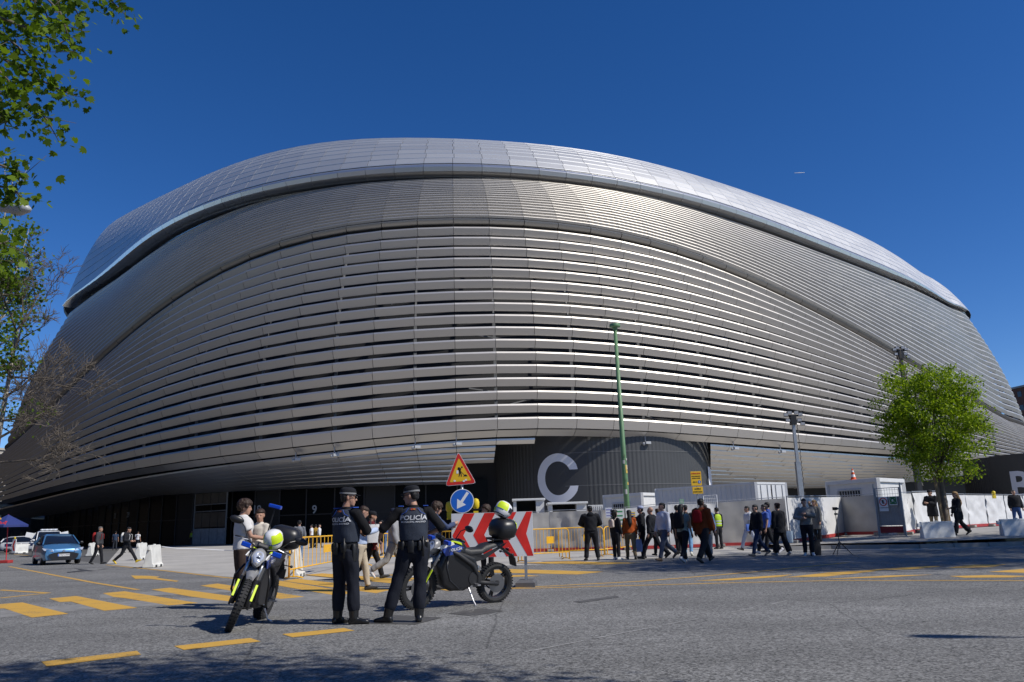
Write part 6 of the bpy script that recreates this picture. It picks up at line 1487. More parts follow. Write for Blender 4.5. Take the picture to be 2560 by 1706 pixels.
        b = MB(); b.box((-.23, sd * .22, .36), (.06, .12, .02)); b.build('footpeg', M_alu, t)
        # side fairings: blue over white over lime
        b = MB(); b.prism([(.10, .86), (.34, .82), (.42, .93), (.16, 1.00), (.02, .95)], (0, sd * .135, 0), Xv * 1, Zv, .02 * -sd if sd > 0 else .02); fa = b.build('fairing', M_pblue, t, bevel=.006)
        b = MB(); b.prism([(.18, 1.00), (.42, .93), (.50, .95), (.40, 1.0), (.22, 1.04)], (0, sd * .13, 0), Xv, Zv, .02 * -sd if sd > 0 else .02); b.build('white_fairing', M_gwhite, fa, bevel=.005)
        b = MB(); b.prism([(.04, .98), (.20, 1.035), (.34, 1.03), (.22, 1.06), (.06, 1.03)], (0, sd * .12, 0), Xv, Zv, .02 * -sd if sd > 0 else .02); b.build('lime_fairing', M_lime, fa, bevel=.005)
        put_text('POLICÍA', .062, (.17, sd * .162, .925), (-sd, 0, 0.12 * sd), (0, 0, 1), M_gwhite, fa, 'lettering', th=.001, bold=.001)
    rings = []
    for x, w_, z0, z1 in ((.38, .06, .92, 1.02), (.26, .12, .90, 1.07), (.10, .125, .88, 1.07), (-.04, .105, .86, 1.00), (-.10, .09, .85, .93)):
        rings.append([Vector((x, -w_, z0)), Vector((x, -w_ * .95, z1 - .05)), Vector((x, -w_ * .5, z1)), Vector((x, w_ * .5, z1)), Vector((x, w_ * .95, z1 - .05)), Vector((x, w_, z0))])
    b = MB(); b.loft(rings); b.build('tank_cover', M_bkp, t, smooth=True, auto=45)
    # seat and tail
    rings = []
    for x, w_, z0, z1 in ((.0, .09, .86, .96), (-.14, .13, .82, .905), (-.34, .145, .84, .91), (-.42, .13, .87, .965), (-.60, .125, .92, .995), (-.78, .09, .97, 1.02)):
        rings.append([Vector((x, -w_, z0)), Vector((x, -w_, z1 - .03)), Vector((x, -w_ * .7, z1)), Vector((x, 0, z1 + .012)), Vector((x, w_ * .7, z1)), Vector((x, w_, z1 - .03)), Vector((x, w_, z0))])
    b = MB(); b.loft(rings); b.build('seat', M_seat, t, smooth=True, auto=60)
    for sd in (-1, 1):
        b = MB(); b.add([(-.10, sd * .12, .84), (-.36, sd * .14, .82), (-.86, sd * .06, .99), (-.80, sd * .07, .93), (-.40, sd * .13, .74), (-.20, sd * .13, .70)], [(0, 1, 2, 3, 4, 5) if sd < 0 else (5, 4, 3, 2, 1, 0)]); b.build('tail_panel', M_bkm, t)
    b = MB(); b.beam((-.74, 0, .92), (-1.02, 0, .74), .14, .025); b.build('rear_mudguard', M_bkm, t, bevel=.006)
    b = MB(); b.box((-1.03, 0, .66), (.015, .20, .15), ry=.25); b.build('number_plate', M_bkm, t)
    b = MB(); b.box((-.93, 0, .86), (.05, .12, .05)); b.build('tail_light', M_redl, t, bevel=.012)
    for sd in (-1, 1): b = MB(); b.tube([(-.90, sd * .05, .80), (-.90, sd * .17, .80)], .008, 6); b.ball((-.90, sd * .19, .80), (.03, .022, .022), 8, 6); b.build('indicator', M_bkp, t)
    # rack and top box with lime lid patch
    b = MB(); b.box((-.72, 0, 1.045), (.36, .22, .03)); b.tube([(-.56, -.1, 1.0), (-.56, -.1, 1.05)], .012, 6); b.tube([(-.56, .1, 1.0), (-.56, .1, 1.05)], .012, 6); b.build('rack', M_bkp, t, bevel=.006)
    rings = []
    for z, sx, sy in ((1.06, .14, .17), (1.09, .185, .22), (1.18, .205, .245), (1.27, .20, .24), (1.34, .17, .205), (1.375, .10, .13)):
        rings.append(ell(Vector((-.80 + (1.2 - z) * .06, 0, z)), sx, sy, Xv, Yv, 22, 3.0))
    b = MB(); b.loft(rings); tb = b.build('top_box', M_bkp, t, smooth=True, auto=60)
    V = []; n = 7
    for z, sx, sy in ((1.235, .207, .247), (1.30, .196, .236), (1.352, .155, .19)):
        for j in range(n): a = R(180 + (-55 + 110 * j / (n - 1))); ca, sa = math.cos(a), math.sin(a); V.append((-.80 + (1.2 - z) * .06 + math.copysign(abs(ca) ** (2 / 3), ca) * sx, math.copysign(abs(sa) ** (2 / 3), sa) * sy, z))
    b = MB(); b.add(V, [(k * n + j, k * n + j + 1, (k + 1) * n + j + 1, (k + 1) * n + j) for k in range(2) for j in range(n - 1)]); b.build('lime_patch', M_lime, tb)
    b = MB(); b.loft([ell(Vector((-.805, 0, 1.20)), .209, .249, Xv, Yv, 22, 3.0), ell(Vector((-.805, 0, 1.212)), .209, .249, Xv, Yv, 22, 3.0)], cap=False); b.build('box_seam', M_bkm, tb)
    put_text('092', .07, (-1.012, .06, 1.285), (0, -1, 0), (.25, 0, 1), mat('print_dark', (.03, .06, .12), .5), tb, 'lettering', th=.001, bold=.002)
    # shock, belt cover, side stand
    b = MB(); b.tube([(-.36, 0, .62), (-.28, 0, .42)], .035, 10); b.build('shock', M_alu, t)
    b = MB(); b.beam((-.28, -.10, .45), (-.69, -.125, .40), .02, .05, hint=Yv); b.build('belt_guard', M_bkp, t)
    b = MB(); b.torus((-.69, -.10, RR), Yv, .11, .012, 24, 6); b.build('drive_pulley', M_bkm, t)
    k_ = math.tan(R(-lean)); b = MB(); b.tube([(-.12, .13, .30), (-.16, .24, .30 - .19), (-.17, .30, .015 + .30 * math.tan(R(abs(lean))) * (1 if lean < 0 else -1))], [.014, .013, .013], 8); b.box((-.17, .30, .012 + .30 * math.tan(R(abs(lean))) * (1 if lean < 0 else -1)), (.05, .04, .012)); b.build('side_stand', M_alu, t)
    if mast:
        b = MB(); b.tube([(-.62, -.24, .98), (-.66, -.25, 1.58)], .011, 6); ms = b.build('beacon_mast', M_bkp, t); b = MB(); b.box((-.66, -.25, 1.62), (.10, .19, .055)); b.build('blue_beacon', M_blens, ms, bevel=.012)
    return t
def helmet(label, mw, yaw):
    """open police helmet; mw places it in the world"""
    t = thing('police_helmet', label, 'helmet'); t.matrix_world = mw @ Matrix.Rotation(R(yaw), 4, 'Z')
    b = MB(); rings = []
    for z, sx, sy, dx in ((-.12, .095, .095, -.015), (-.10, .125, .112, -.01), (-.03, .150, .128, 0), (.05, .148, .126, 0), (.10, .120, .104, -.005), (.132, .07, .062, -.01), (.14, .02, .02, -.01)):
        rings.append(ell(Vector((dx, 0, z)), sx, sy, Xv, Yv, 24, 2.1))
    b.loft(rings); b.build('shell', M_gwhite, t, smooth=True, auto=60)
    def patch(a0, a1, zs, lift, m, name, na=10):
        prof = [(-.12, .095, .095, -.015), (-.10, .125, .112, -.01), (-.03, .150, .128, 0), (.05, .148, .126, 0), (.10, .120, .104, -.005), (.132, .07, .062, -.01)]
        V = []
        for z in zs:
            for (z0, *p0), (z1, *p1) in zip(prof[:-1], prof[1:]):
                if z0 <= z <= z1: f_ = (z - z0) / (z1 - z0); sx, sy, dx = [p0[i] * (1 - f_) + p1[i] * f_ for i in range(3)]; break
            for j in range(na + 1):
                a = R(a0 + (a1 - a0) * j / na); ca, sa = math.cos(a), math.sin(a); q = 2 / 2.1; V.append((dx + math.copysign(abs(ca) ** q, ca) * (sx + lift), math.copysign(abs(sa) ** q, sa) * (sy + lift), z))
        n = na + 1; b = MB(); b.add(V, [(k * n + j, k * n + j + 1, (k + 1) * n + j + 1, (k + 1) * n + j) for k in range(len(zs) - 1) for j in range(na)]); return b.build(name, m, t, smooth=True)
    patch(-62, 62, (-.02, .01, .04, .06), .006, mat('visor', (.03, .035, .045), .06, .2, 0.8), 'visor'); patch(70, 150, (-.02, .02, .06, .09, .105), .003, M_lime, 'lime_patch'); patch(210, 290, (-.02, .02, .06, .09, .105), .003, M_lime, 'lime_patch'); patch(150, 210, (-.09, -.06, -.035), .003, M_lime, 'lime_patch')
    patch(95, 265, (-.034, -.022), .004, M_pblue, 'blue_stripe'); patch(62, 298, (-.115, -.102), .003, M_bkm, 'rubber_edge', 18)
    b = MB(); b.ball((.02, 0, -.105), (.085, .08, .03), 14, 6); b.build('lining', M_bkm, t)
    for sd in (-1, 1): b = MB(); b.tube([(.03, sd * .08, -.11), (.04, sd * .05, -.17), (.05, sd * .02, -.20)], .008, 6); b.build('chin_strap', M_bkm, t)
    return t
def place_bike(rear_px, front_px, **kw):
    r_, f_ = Vector(foot(*rear_px)), Vector(foot(*front_px)); d = (f_ - r_).normalized(); c = (r_ + f_) / 2
    return motorcycle(loc=c, heading=math.atan2(d.y, d.x), **kw)
bike1 = place_bike((654, 1546), (568, 1580), label='police motorcycle in the foreground facing the camera, blue beacon on a mast', lean=-15, steer=17, mast=True)
bike2 = place_bike((1240, 1506), (1040, 1524), label='police motorcycle seen from its side behind the right officer', lean=-8, steer=10, mast=False)
bpy.context.view_layer.update()
# one helmet rests against the handlebar, the other stands on the top box
p = bike1.matrix_world @ Vector((-.02, .03, 1.20)); helmet('white and lime police helmet resting on the seat of the front motorcycle', Matrix.Translation(p) @ Matrix.Rotation(R(25), 4, 'X'), 70)
p = bike2.matrix_world @ Vector((-.80, 0, 1.52)); helmet('white and lime police helmet hanging over the top box of the second motorcycle', Matrix.Translation(p) @ Matrix.Rotation(R(-14), 4, 'X') @ Matrix.Rotation(R(28), 4, 'Y'), 14)

# ------------------------------------------------------------------ cars (local y forward, x right)
M_cg = mat('car_glass', (0.010, 0.013, 0.020), 0.05, 0.0, 0.7); M_hl = mat('car_lamp', (0.72, 0.75, 0.80), 0.08, 0.5); M_plate = mat('plate_white', (0.75, 0.75, 0.75), 0.5)
def car(label, loc, rz, paint, W=1.74, Ln=3.95, Hh=1.47, hood=.98, kind='hatch', name='car', plate=None, cat='car', bar=False, stripe=None):
    t = thing(name, label, cat, loc, rz); hw = W / 2; f0 = Ln / 2; 
    if kind == 'hatch':
        lower = [(f0, .34, .60, .70), (f0 - .06, .24, .72, .90), (f0 - .30, .20, .82, .98), (f0 - .75, .20, hood - .06, 1.0), (f0 - 1.05, .20, hood, 1.0), (0, .20, hood, 1.0), (-f0 + .75, .20, hood + .02, 1.0), (-f0 + .2, .22, hood + .02, .98), (-f0, .30, hood - .06, .88)]
        cab = [(f0 - .95, hood - .02, .90), (f0 - 1.72, Hh - .05, .70), (f0 - 2.1, Hh, .69), (-f0 + .9, Hh - .03, .68), (-f0 + .25, Hh - .14, .64), (-f0 + .05, hood + .0, .80)]
    elif kind == 'van':
        lower = [(f0, .36, .70, .74), (f0 - .06, .26, .84, .92), (f0 - .30, .22, .96, .99), (f0 - .80, .22, hood, 1.0), (0, .22, hood, 1.0), (-f0 + .3, .22, hood, 1.0), (-f0, .30, hood, .96)]
        cab = [(f0 - .70, hood - .02, .94), (f0 - 1.40, Hh - .06, .80), (f0 - 1.8, Hh, .80), (-f0 + .6, Hh, .80), (-f0 + .12, Hh - .05, .79), (-f0 + .03, hood, .92)]
    else:
        lower = [(f0, .36, .64, .74), (f0 - .06, .26, .78, .92), (f0 - .30, .22, .92, .99), (f0 - .95, .22, hood, 1.0), (0, .22, hood, 1.0), (-f0 + .3, .22, hood + .02, .99), (-f0, .32, hood - .04, .90)]
        cab = [(f0 - 1.05, hood - .02, .92), (f0 - 1.75, Hh - .06, .74), (f0 - 2.2, Hh, .73), (-f0 + .8, Hh - .04, .72), (-f0 + .25, Hh - .20, .70), (-f0 + .05, hood, .86)]
    rings = []
    for y, z0, z1, k in lower:
        w_ = hw * k; rings.append([Vector((x, y, z)) for x, z in ((-w_ * .92, z0), (-w_, z0 + .16), (-w_, (z0 + z1) / 2 + .06), (-w_ * .95, z1 - .05), (-w_ * .82, z1), (-w_ * .4, z1 + .025), (w_ * .4, z1 + .025), (w_ * .82, z1), (w_ * .95, z1 - .05), (w_, (z0 + z1) / 2 + .06), (w_, z0 + .16), (w_ * .92, z0))])
    b = MB(); b.loft(rings); body = b.build('body', paint, t, smooth=True, auto=32)
    def cabring(y, z, k, s_=1.0, zo=0.0): return [Vector((x, y, zz)) for x, zz in ((-hw * .93 * s_, hood - .03), (-hw * (k * s_), z - .04 + zo), (-hw * k * .85 * s_, z + zo), (hw * k * .85 * s_, z + zo), (hw * k * s_, z - .04 + zo), (hw * .93 * s_, hood - .03))]
    b = MB(); b.loft([cabring(*c_) for c_ in cab]); b.build('windows', M_cg, t, smooth=True, auto=25)
    rf = [c_ for c_ in cab[1:-1]]; b = MB(); rings = []
    for y, z, k in rf: rings.append([Vector((x, y, zz)) for x, zz in ((-hw * k * 1.02, z - .05), (-hw * k * .86, z + .012), (0, z + .022), (hw * k * .86, z + .012), (hw * k * 1.02, z - .05), (0, z - .06))])
    b.loft(rings); roof = b.build('roof', paint if kind != 'hatch' or True else M_bkp, t, smooth=True, auto=40)
    for sd in (-1, 1):                                   # pillars
        for (i, j, w_) in ((0, 1, .07), (4, 5, .12)):
            a = cab[i]; c_ = cab[j]; b = MB(); b.beam((sd * hw * .92, a[0], max(hood - .02, a[1] - .02)), (sd * hw * c_[2] * 1.0, c_[0], c_[1] - .03), .05, w_) if i == 0 else b.beam((sd * hw * a[2] * 1.02, a[0], a[1] - .05), (sd * hw * .90, c_[0], hood), .05, w_ * 1.6)
            b.build('pillar', paint, t)
        ym = (cab[2][0] + cab[3][0]) / 2; b = MB(); b.beam((sd * hw * .945, ym, hood - .02), (sd * hw * .72 if kind != 'van' else sd * hw * .815, ym, Hh - .06), .04, .08); b.build('pillar', M_bkp, t)
        if kind == 'van': b = MB(); b.beam((sd * hw * .945, -f0 + .9, hood + .20), (sd * hw * .86, -f0 + .9, Hh - .16), .03, 1.3, hint=Xv); b.build('side_panel', paint, t)
        # lamps, mirror, wheels
        q = lower[1]; b = MB(); b.loft([[Vector((sd * hw * x, y, z)) for x, y, z in ring] for ring in tuple(tuple((x_ * e_, y_ + e2_, z_ + .12 * (kind == 'van')) for x_, y_, z_ in ((.50, f0 - .03, .63), (.92, f0 - .20, .69), (1.0, f0 - .42, .81), (.55, f0 - .09, .74))) for e_, e2_ in ((.97, -.04), (1.05, .075)))]); b.build('headlight', M_hl, t)
        b = MB(); b.ball((sd * (hw + .09), cab[0][0] - .32, hood + .06), (.10, .06, .07), 10, 8); b.build('door_mirror', M_bkp if kind == 'hatch' else paint, t, smooth=True)
        b = MB(); b.prism([(.42, .34), (.62, .32), (.80, .40), (.84, .52), (.74, .46)], (0, f0 + .003 - .12, 0), Vector((sd * hw, 0, 0)), Zv, .02 * sd); b.build('air_intake', M_bkp, t)
        for yy in (f0 - .78, -f0 + .72):
            wg = bpy.data.objects.new('wheel', None); C.objects.link(wg); wg.parent = t; wg.location = (sd * (hw - .11), yy, .31)
            b = MB(); b.lathe([(.19, -.10), (.29, -.10), (.31, -.07), (.31, .07), (.29, .10), (.19, .10)], axis=Xv, n=28); b.build('tyre', M_tyre, wg, smooth=True, auto=35)
            b = MB(); b.lathe([(.03, .08 * sd), (.19, .09 * sd), (.20, .05 * sd), (.02, .05 * sd)], axis=Xv, n=20)
            for k in range(5): a = 2 * math.pi * k / 5; b.beam((sd * .10, .04 * math.cos(a), .04 * math.sin(a)), (sd * .095, .18 * math.cos(a), .18 * math.sin(a)), .03, .05)
            b.build('rim', M_alu, wg)
            b = MB(); b.torus((sd * (hw - .10), yy, .31), Xv, .335, .035, 24, 6); b.build('wheel_arch', M_bkp, t)
    # grille, badge, bumper mouth, plate, wipers
    b = MB(); gy = f0 - .01; b.prism([(-.66, .50), (-.60, .32), (-.46, .22), (.46, .22), (.60, .32), (.66, .50), (.42, .58), (.20, .605), (-.20, .605), (-.42, .58)], (0, gy + .03, 0), (-1, 0, 0), Zv, .03); b.build('grille', M_bkp, t)
    b = MB(); b.torus((0, gy + .04, .655), Yv, .055, .010, 18, 6); b.torus((0, gy + .04, .665), Yv, .030, .008, 14, 6); b.build('badge', M_alu, t)
    if plate:
        b = MB(); b.box((0, gy + .068, .46), (.52, .012, .115)); pl = b.build('number_plate', M_plate, t); b = MB(); b.box((.235, gy + .0755, .46), (.045, .004, .11)); b.build('plate_band', M_sblue, pl)
        put_text(plate, .105, (-.02, gy + .0765, .46), (-1, 0, 0), Zv, M_sblack, pl, 'lettering', th=.001, bold=.002)
    for sd in (-.35, .15): b = MB(); b.tube([(sd, cab[0][0] + .02, hood + .01), (sd + .4, cab[0][0] - .12, hood + .10)], .008, 5); b.build('wiper', M_bkp, t)
    if stripe:
        for sd in (-1, 1): b = MB(); b.beam((sd * (hw + .004), f0 - .9, .72), (sd * (hw + .004), -f0 + .5, .72), .012, .30, hint=Zv); b.build('police_stripe', stripe, t)
    if bar:
        b = MB(); b.box((0, cab[2][0] - .1, Hh + .10), (1.15, .26, .09)); lb = b.build('light_bar', mat('bar_grey', (.5, .52, .55), .25), t, bevel=.03)
        for k in range(4): b = MB(); b.box(((k - 1.5) * .29, cab[2][0] - .1, Hh + .10), (.10, .275, .095)); b.build('lamp_module', mat('bar_white', (.7, .72, .76), .15), lb)
        b = MB(); b.box((0, cab[2][0] - .1, Hh + .035), (.8, .1, .06)); b.build('bar_mount', M_bkp, lb)
    return t
M_cblue = mat('car_blue', (0.07, 0.20, 0.38), 0.28, 0.3, coat=.8); M_cwhite = mat('car_white', (0.72, 0.73, 0.74), 0.28, coat=.6)
p = Vector(foot(152, 1411)); car('blue hatchback driving towards the camera on the left', (p.x - .7, p.y + .8, 0), R(180 + 38), M_cblue, plate='1723 LWH')
p = Vector(foot(137, 1393)); car('white police van with a roof light bar behind the blue hatchback', (p.x - 3.6, p.y + 5.2, 0), R(180 + 33), M_cwhite, W=1.80, Ln=4.4, Hh=1.84, hood=1.12, kind='van', name='police_van', cat='van', bar=True)
p = Vector(foot(30, 1381)); car('white and navy police car parked at the left edge', (p.x - .4, p.y + 3.0, 0), R(-90 + 8), M_cwhite, W=1.8, Ln=4.5, Hh=1.62, hood=1.02, kind='suv', name='police_car', stripe=mat('navy_stripe', (.02, .03, .09), .4), bar=False)

# ------------------------------------------------------------------ trees and lamps
def leaf_mat(name, c0, c1, tr=0.35):
    m = bpy.data.materials.new(name); m.use_nodes = True; nt = m.node_tree; N = nt.nodes; L = nt.links; b = N['Principled BSDF']; out = N['Material Output']
    g = N.new('ShaderNodeNewGeometry'); mx = N.new('ShaderNodeMixRGB'); mx.inputs[1].default_value = (*c0, 1); mx.inputs[2].default_value = (*c1, 1); L.new(g.outputs['Random Per Island'], mx.inputs[0])
    L.new(mx.outputs[0], b.inputs['Base Color']); b.inputs['Roughness'].default_value = 0.5; b.inputs['Specular IOR Level'].default_value = 0.12
    t_ = N.new('ShaderNodeBsdfTranslucent'); sc = N.new('ShaderNodeVectorMath'); sc.operation = 'MULTIPLY'; sc.inputs[1].default_value = (1.25, 1.35, 0.5); L.new(mx.outputs[0], sc.inputs[0]); L.new(sc.outputs[0], t_.inputs['Color'])
    ms = N.new('ShaderNodeMixShader'); ms.inputs[0].default_value = tr; L.new(b.outputs[0], ms.inputs[1]); L.new(t_.outputs[0], ms.inputs[2]); L.new(ms.outputs[0], out.inputs['Surface'])
    return m
M_leaf_lime = leaf_mat('lime_leaves', (0.06, 0.13, 0.010), (0.40, 0.50, 0.035), .4); M_leaf_plane = leaf_mat('plane_leaves', (0.04, 0.085, 0.012), (0.17, 0.25, 0.022), .4); M_leaf_dark = leaf_mat('street_leaves', (0.025, 0.06, 0.012), (0.09, 0.15, 0.02), .3)
M_bark = mat('bark', (0.16, 0.13, 0.10), 0.9, var=0.3, vscale=4, bump=.6, bscale=12); M_bark_p = mat('pale_bark', (0.30, 0.27, 0.22), 0.85, var=0.35, vscale=2.5, bump=.4, bscale=10); M_twig = mat('twig', (0.12, 0.10, 0.08), 0.9, var=.2, vscale=6)
DIAMOND = [(0, 0), (.32, .45), (0, 1), (-.32, .45)]
LOBED = [(0, 0), (.34, .08), (.52, .34), (.30, .44), (.34, .74), (.12, .66), (0, 1.0), (-.12, .66), (-.34, .74), (-.30, .44), (-.52, .34), (-.34, .08)]
def leaves(name, pts_, size, shape, m, parent, seed=1, droop=.35, fold=.18):
    """one mesh of many separate leaves"""
    rg = np.random.default_rng(seed); P = np.asarray(pts_, float); n = len(P); k = len(shape); S = np.array(shape)
    d = rg.normal(size=(n, 3)); d[:, 2] -= droop; d /= np.linalg.norm(d, axis=1)[:, None]
    h = rg.normal(size=(n, 3)); h[:, 2] += 1.2; u_ = np.cross(d, h); u_ /= np.linalg.norm(u_, axis=1)[:, None] + 1e-9; nn = np.cross(u_, d)
    s_ = size * rg.uniform(.65, 1.3, size=n)
    V = P[:, None, :] + s_[:, None, None] * (S[None, :, 0, None] * u_[:, None, :] + (S[None, :, 1, None]) * d[:, None, :] + (np.abs(S[:, 0]) * fold)[None, :, None] * nn[:, None, :])
    me = bpy.data.meshes.new(name); me.vertices.add(n * k); me.vertices.foreach_set('co', V.reshape(-1)); me.loops.add(n * k); me.loops.foreach_set('vertex_index', np.arange(n * k)); me.polygons.add(n)
    me.polygons.foreach_set('loop_start', np.arange(0, n * k, k)); me.polygons.foreach_set('loop_total', np.full(n, k)); me.materials.append(m); me.update(calc_edges=True); me.validate()
    return mesh_obj(name, me, parent)
def crown_points(rx, ry, rz_, n_cl, per, seed, spread=.32, hollow=.45, lump=.24):
    rg = np.random.default_rng(seed); out = []; tips = []
    while len(tips) < n_cl:
        v = rg.normal(size=3); v /= np.linalg.norm(v); r_ = rg.uniform(hollow, 1.0) ** .6
        lum = 1 + lump * mnoise.noise(Vector(v * 2.1 + seed)); tips.append(v * r_ * lum * np.array([rx, ry, rz_]))
    for t_ in tips: out.append(t_ + rg.normal(size=(per, 3)) * spread * np.array([1, 1, .7]))
    return np.concatenate(out), tips
def tree(label, base, H_trunk, crown_c, dims, r_tr, m_leaf, m_bark, n_cl=220, per=60, leaf=.10, shape=DIAMOND, seed=1, spread=.32, lean=(0, 0), group=None, hollow=.45, limbs=26):
    t = thing('tree', label, 'tree', base, 0, group); cc = Vector(crown_c); fork = Vector((lean[0], lean[1], H_trunk))
    b = MB(); b.tube([(0, 0, -.05), fork * .12, fork * .5, fork, fork.lerp(cc, .45)], [r_tr * 1.5, r_tr * 1.1, r_tr, r_tr * .85, r_tr * .5], 12); b.build('trunk', m_bark, t, smooth=True)
    P, tips = crown_points(*dims, n_cl, per, seed, spread, hollow); P = P + np.array(cc)
    b = MB(); rr_ = random.Random(seed)
    for k in range(limbs):
        tp = Vector(tips[k * (len(tips) // limbs)]) + cc; st = fork.lerp(cc, rr_.uniform(-.05, .5)); mid = st.lerp(tp, .5) + Vector((rr_.uniform(-.2, .2), rr_.uniform(-.2, .2), .25))
        b.tube([st, mid, tp], [r_tr * .36, r_tr * .2, .012], 6)
        for _ in range(3):
            q = mid.lerp(tp, rr_.random()); b.tube([q, q + (tp - mid) * .4 + Vector((rr_.uniform(-.5, .5), rr_.uniform(-.5, .5), rr_.uniform(-.2, .5)))], [.02, .006], 5)
    b.build('limbs', m_bark, t, smooth=True)
    leaves('crown', P, leaf, shape, m_leaf, t, seed); return t
# the round lime-green street tree on the right
TB = at(2366, 1311, 33.0); tz = slope_z(TB.x, TB.y); cc = at(2326, 1050, 33.0)
t = tree('young street tree with a round lime green crown behind the plastic barrier', (TB.x, TB.y, tz), at(2350, 1190, 33).z - tz, (cc.x - TB.x, 0, cc.z - tz), (1.98, 1.95, 2.5), .11, M_leaf_lime, M_bark, n_cl=460, per=62, leaf=.105, seed=4, spread=.16, lean=(at(2350, 1190, 33).x - TB.x, 0), hollow=.3)
for dx, dy in ((-.16, -.1), (.17, .02)):
    b = MB(); b.beam((dx, dy, 0), (dx + .02 - .12, dy, 2.3), .09, .09); b.build('stake', mat('stake_wood', (.22, .16, .09), .85, var=.2), t)
# bare-branched tree and leafy trees at the left edge
def bare(label, base, seed, start, dirs, m, depth=5, L0=2.0, r0=.09, leaf_pts=None):
    t = thing('tree', label, 'tree', base); rr_ = random.Random(seed); b = MB(); tips = []
    def grow(p, d, L_, r_, k):
        pts_ = [p]; rs = [r_]; q = p; dd = d.copy(); ns = 4
        for i in range(ns):
            dd = (dd + Vector((rr_.gauss(0, .16), rr_.gauss(0, .16), rr_.gauss(.02, .13)))).normalized(); q = q + dd * (L_ / ns); pts_.append(q); rs.append(r_ * (1 - .5 * (i + 1) / ns))
        b.tube(pts_, rs, 6 if k > 2 else 4, cap=False); tips.append(q)
        if k <= 0: return
        for _ in range(3 if k > 1 else 4):
            i = rr_.randint(1, ns); a = Vector((rr_.gauss(0, .6), rr_.gauss(0, .6), rr_.gauss(.10, .45)))
            grow(pts_[i], (dd + a).normalized(), L_ * rr_.uniform(.55, .82), max(rs[i] * .64, .009), k - 1)
    tr_ = MB(); top_ = Vector(start); tr_.tube([(0, 0, 0), top_ * .5, top_], [r0 * 2.4, r0 * 1.9, r0 * 1.2], 10); tr_.build('trunk', m, t, smooth=True)
    for st, d in dirs: grow(top_ * st, Vector(d).normalized(), L0, r0, depth)
    b.build('branches', M_twig, t, smooth=True); return t, tips
p = at(-60, 1400, 27); z_ = at(20, 700, 27).z
t, tips = bare('bare branched tree leaning in at the left edge of the stadium', (p.x, p.y, 0), 11, (.5, 0, z_ * .82), [(.55, (1, .1, .35)), (.72, (.9, -.2, .5)), (.9, (.5, .1, 1)), (1, (.7, .2, .7)), (.45, (.9, .2, .05)), (.62, (1, -.1, .1)), (.98, (-.3, 0, 1)), (.8, (.9, 0, -.05))], M_bark_p, depth=5, L0=1.62, r0=.045)
rg = np.random.default_rng(3)
lp_ = [np.array(q) + rg.normal(size=(14, 3)) * .18 for q in tips[::9] if q.x < 1.0]
leaves('crown', np.concatenate(lp_), .13, LOBED, M_leaf_plane, t, 8)
p = at(-150, 1400, 31); c_ = at(-72, 760, 31)
tree('leafy plane tree behind the street lamp at the left edge', (p.x, p.y, 0), 6.0, (c_.x - p.x, 0, c_.z), (2.0, 2.2, 5.6), .16, M_leaf_plane, M_bark_p, n_cl=200, per=34, leaf=.14, shape=LOBED, seed=9, spread=.3, hollow=.5)
# the big plane tree overhead whose branches hang in at top left
p = at(-420, 1400, 13.5)
t = thing('plane_tree', 'plane tree whose leafy branches hang in at the top left corner', 'tree', (p.x, 13.0, 0))
O_ = Vector((p.x, 13.0, 0))
b = MB(); b.tube([(0, 0, 0), (.1, 0, 3), (.2, .1, 6.5), (.5, 0, 9.5)], [.34, .27, .22, .16], 12); b.build('trunk', M_bark_p, t, smooth=True)
paths = [[(-200, -60), (-40, 30), (70, 70), (150, 108), (188, 92)], [(-200, 60), (-20, 130), (70, 185), (150, 225), (186, 240)], [(-200, 180), (-30, 225), (60, 250), (118, 300), (146, 352)], [(-200, -190), (80, -90), (170, -10), (205, 55)], [(-100, -260), (190, -90), (265, -12), (312, 36)],
         [(-200, 0), (0, 80), (60, 130), (110, 190)], [(-200, 250), (-20, 260), (20, 290), (8, 330)], [(-160, -120), (30, -40), (110, 20), (130, 75)], [(-200, 100), (-30, 150), (20, 200), (40, 250)], [(-200, -40), (-40, 20), (20, 40), (60, 30)],
         [(-250, 330), (-60, 390), (20, 420), (70, 440)], [(-250, 420), (-60, 460), (30, 470), (60, 500)], [(-250, 560), (-60, 600), (0, 610), (30, 600)], [(-160, -180), (60, -60), (150, 30), (185, 130)]]
b = MB(); pl_ = []; rg = np.random.default_rng(12)
for k, pa in enumerate(paths):
    D_ = 12.4 + rg.uniform(-1, 1.6); q = [at(x, y, D_ + .25 * i) - O_ for i, (x, y) in enumerate(pa)]; st = Vector((.35, 0, min(max(q[0].z - 1.0, 3.2), 9.3)))
    b.tube([st] + q, [.075] + list(np.linspace(.04, .006, len(q))), 6)
    for i in range(len(q) - 1):
        for s_ in np.linspace(0, 1, 7):
            c_ = q[i].lerp(q[i + 1], s_); w = .20 if i > 0 else .30; npt = 7 if k < 10 else 5
            pl_.append(np.array(c_) + rg.normal(size=(npt, 3)) * np.array([w, w * 1.4, w * .9]) * (.8 if i > 1 else 1.1))
            if rg.random() < .5: e_ = c_ + Vector(rg.normal(size=3) * .22); b.tube([c_, e_], [.008, .004], 4)
b.build('branches', M_twig, t, smooth=True)
leaves('crown', np.concatenate(pl_), .14, LOBED, M_leaf_plane, t, 5, droop=.6)
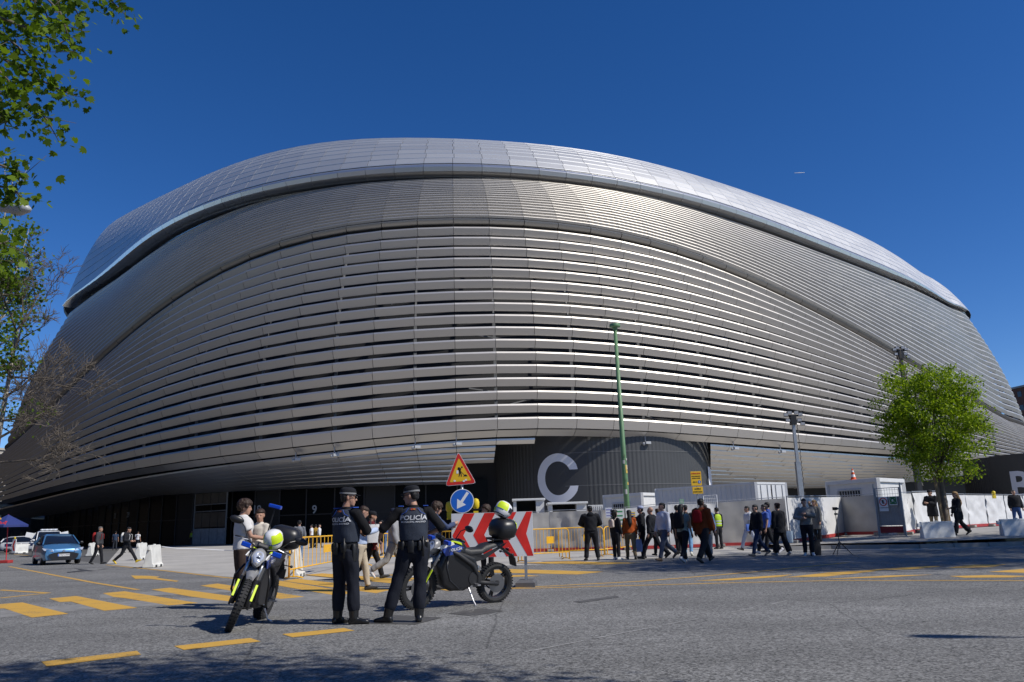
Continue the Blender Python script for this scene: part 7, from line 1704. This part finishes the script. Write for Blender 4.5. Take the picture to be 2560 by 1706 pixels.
# tall trees just outside the picture on the right; their shade lies over the crowd and the road
tall = tree('tall plane tree beyond the right edge that shades the crowd', (22.5, 16.5, 0), 7.5, (-2.2, 1.2, 13.2), (5.2, 4.8, 4.2), .28, M_leaf_dark, M_bark_p, n_cl=560, per=32, leaf=.22, seed=21, spread=.55, hollow=.2)
def clone(loc, rz, sc, label):
    o = copy_tree(tall); o.location = loc; o.rotation_euler = (0, 0, rz); o.scale = (sc,) * 3; o['label'] = label; return o
clone((29, 24, 0), 1.1, .92, 'tall plane tree beyond the right edge that shades the pavement'); clone((31, 11, 0), 2.6, .95, 'tall plane tree beyond the right edge nearest the road')
clone((3.05, 1.87, 0), 3.6, .66, 'plane tree behind the camera that shades the bottom left corner')
clone((6.15, 2.4, 0), 1.0, .66, 'unseen plane tree copy added to deepen the bottom left shade')  # added copy, doubles the leaf density of the corner shadow
for k, (x, y, rz, sc) in enumerate(((-62, 52, .4, 1.0), (-66, 34, 2.0, 1.1), (-60, 14, 3.1, 1.0), (-58, -8, 4.4, 1.05), (-72, 68, 5.2, 1.0), (-78, 84, 1.2, 1.05), (-50, -30, 2.8, 1.1))):
    clone((x, y, 0), rz, sc, 'plane tree in the row beyond the left edge, ' + ('third from the stadium', 'fourth from the stadium', 'fifth from the stadium', 'sixth from the stadium', 'second from the stadium', 'nearest the stadium', 'last behind the camera')[k])
# street lamps: one head peeps in at left, one outside right throws its shadow on the road
M_lampg = mat('lamp_grey', (.34, .36, .38), .4)
def lamp(base, H_, arm, label):
    t = thing('street_lamp', label, 'street lamp', base); a = Vector(arm)
    b = MB(); b.tube([(0, 0, 0), (0, 0, H_ * .6), (0, 0, H_ - .8), a * .15 + Vector((0, 0, H_ - .2)), a * .6 + Vector((0, 0, H_ + .05)), a + Vector((0, 0, H_ + .1))], [.10, .08, .06, .05, .04, .035], 10); b.build('pole', M_lampg, t, smooth=True)
    d = a.normalized(); s_ = Vector((0, 0, 1)).cross(d); u_ = Vector((0, 0, 1)); o_ = a + u_ * (H_ + .1); rings = []
    for f_, w, h, dz in ((-.05, .05, .04, 0), (.15, .09, .07, .0), (.40, .15, .10, -.01), (.62, .15, .11, -.02), (.76, .10, .08, -.03), (.82, .02, .02, -.04)): rings.append(ell(o_ + d * f_ + u_ * dz, w, h, s_, u_, 14, 2.2))
    b = MB(); b.loft(rings); h_ = b.build('lamp_head', M_lampg, t, smooth=True, auto=50)
    b = MB(); b.ball(o_ + d * .55 - u_ * .06, (.19, .13, .11), 14, 8); b.build('lamp_glass', mat('lamp_diffuser', (.35, .36, .36), .25), h_, smooth=True); return t
hd = at(40, 520, 15.5); lamp((hd.x - 2.6, 15.5, 0), hd.z - .1, (2.1, 0, 0), 'grey street lamp head reaching in at the left edge')
lamp((15.9, 4.0, 0), 9.2, (-2.6, .8, 0), 'street lamp beyond the right edge over the road')
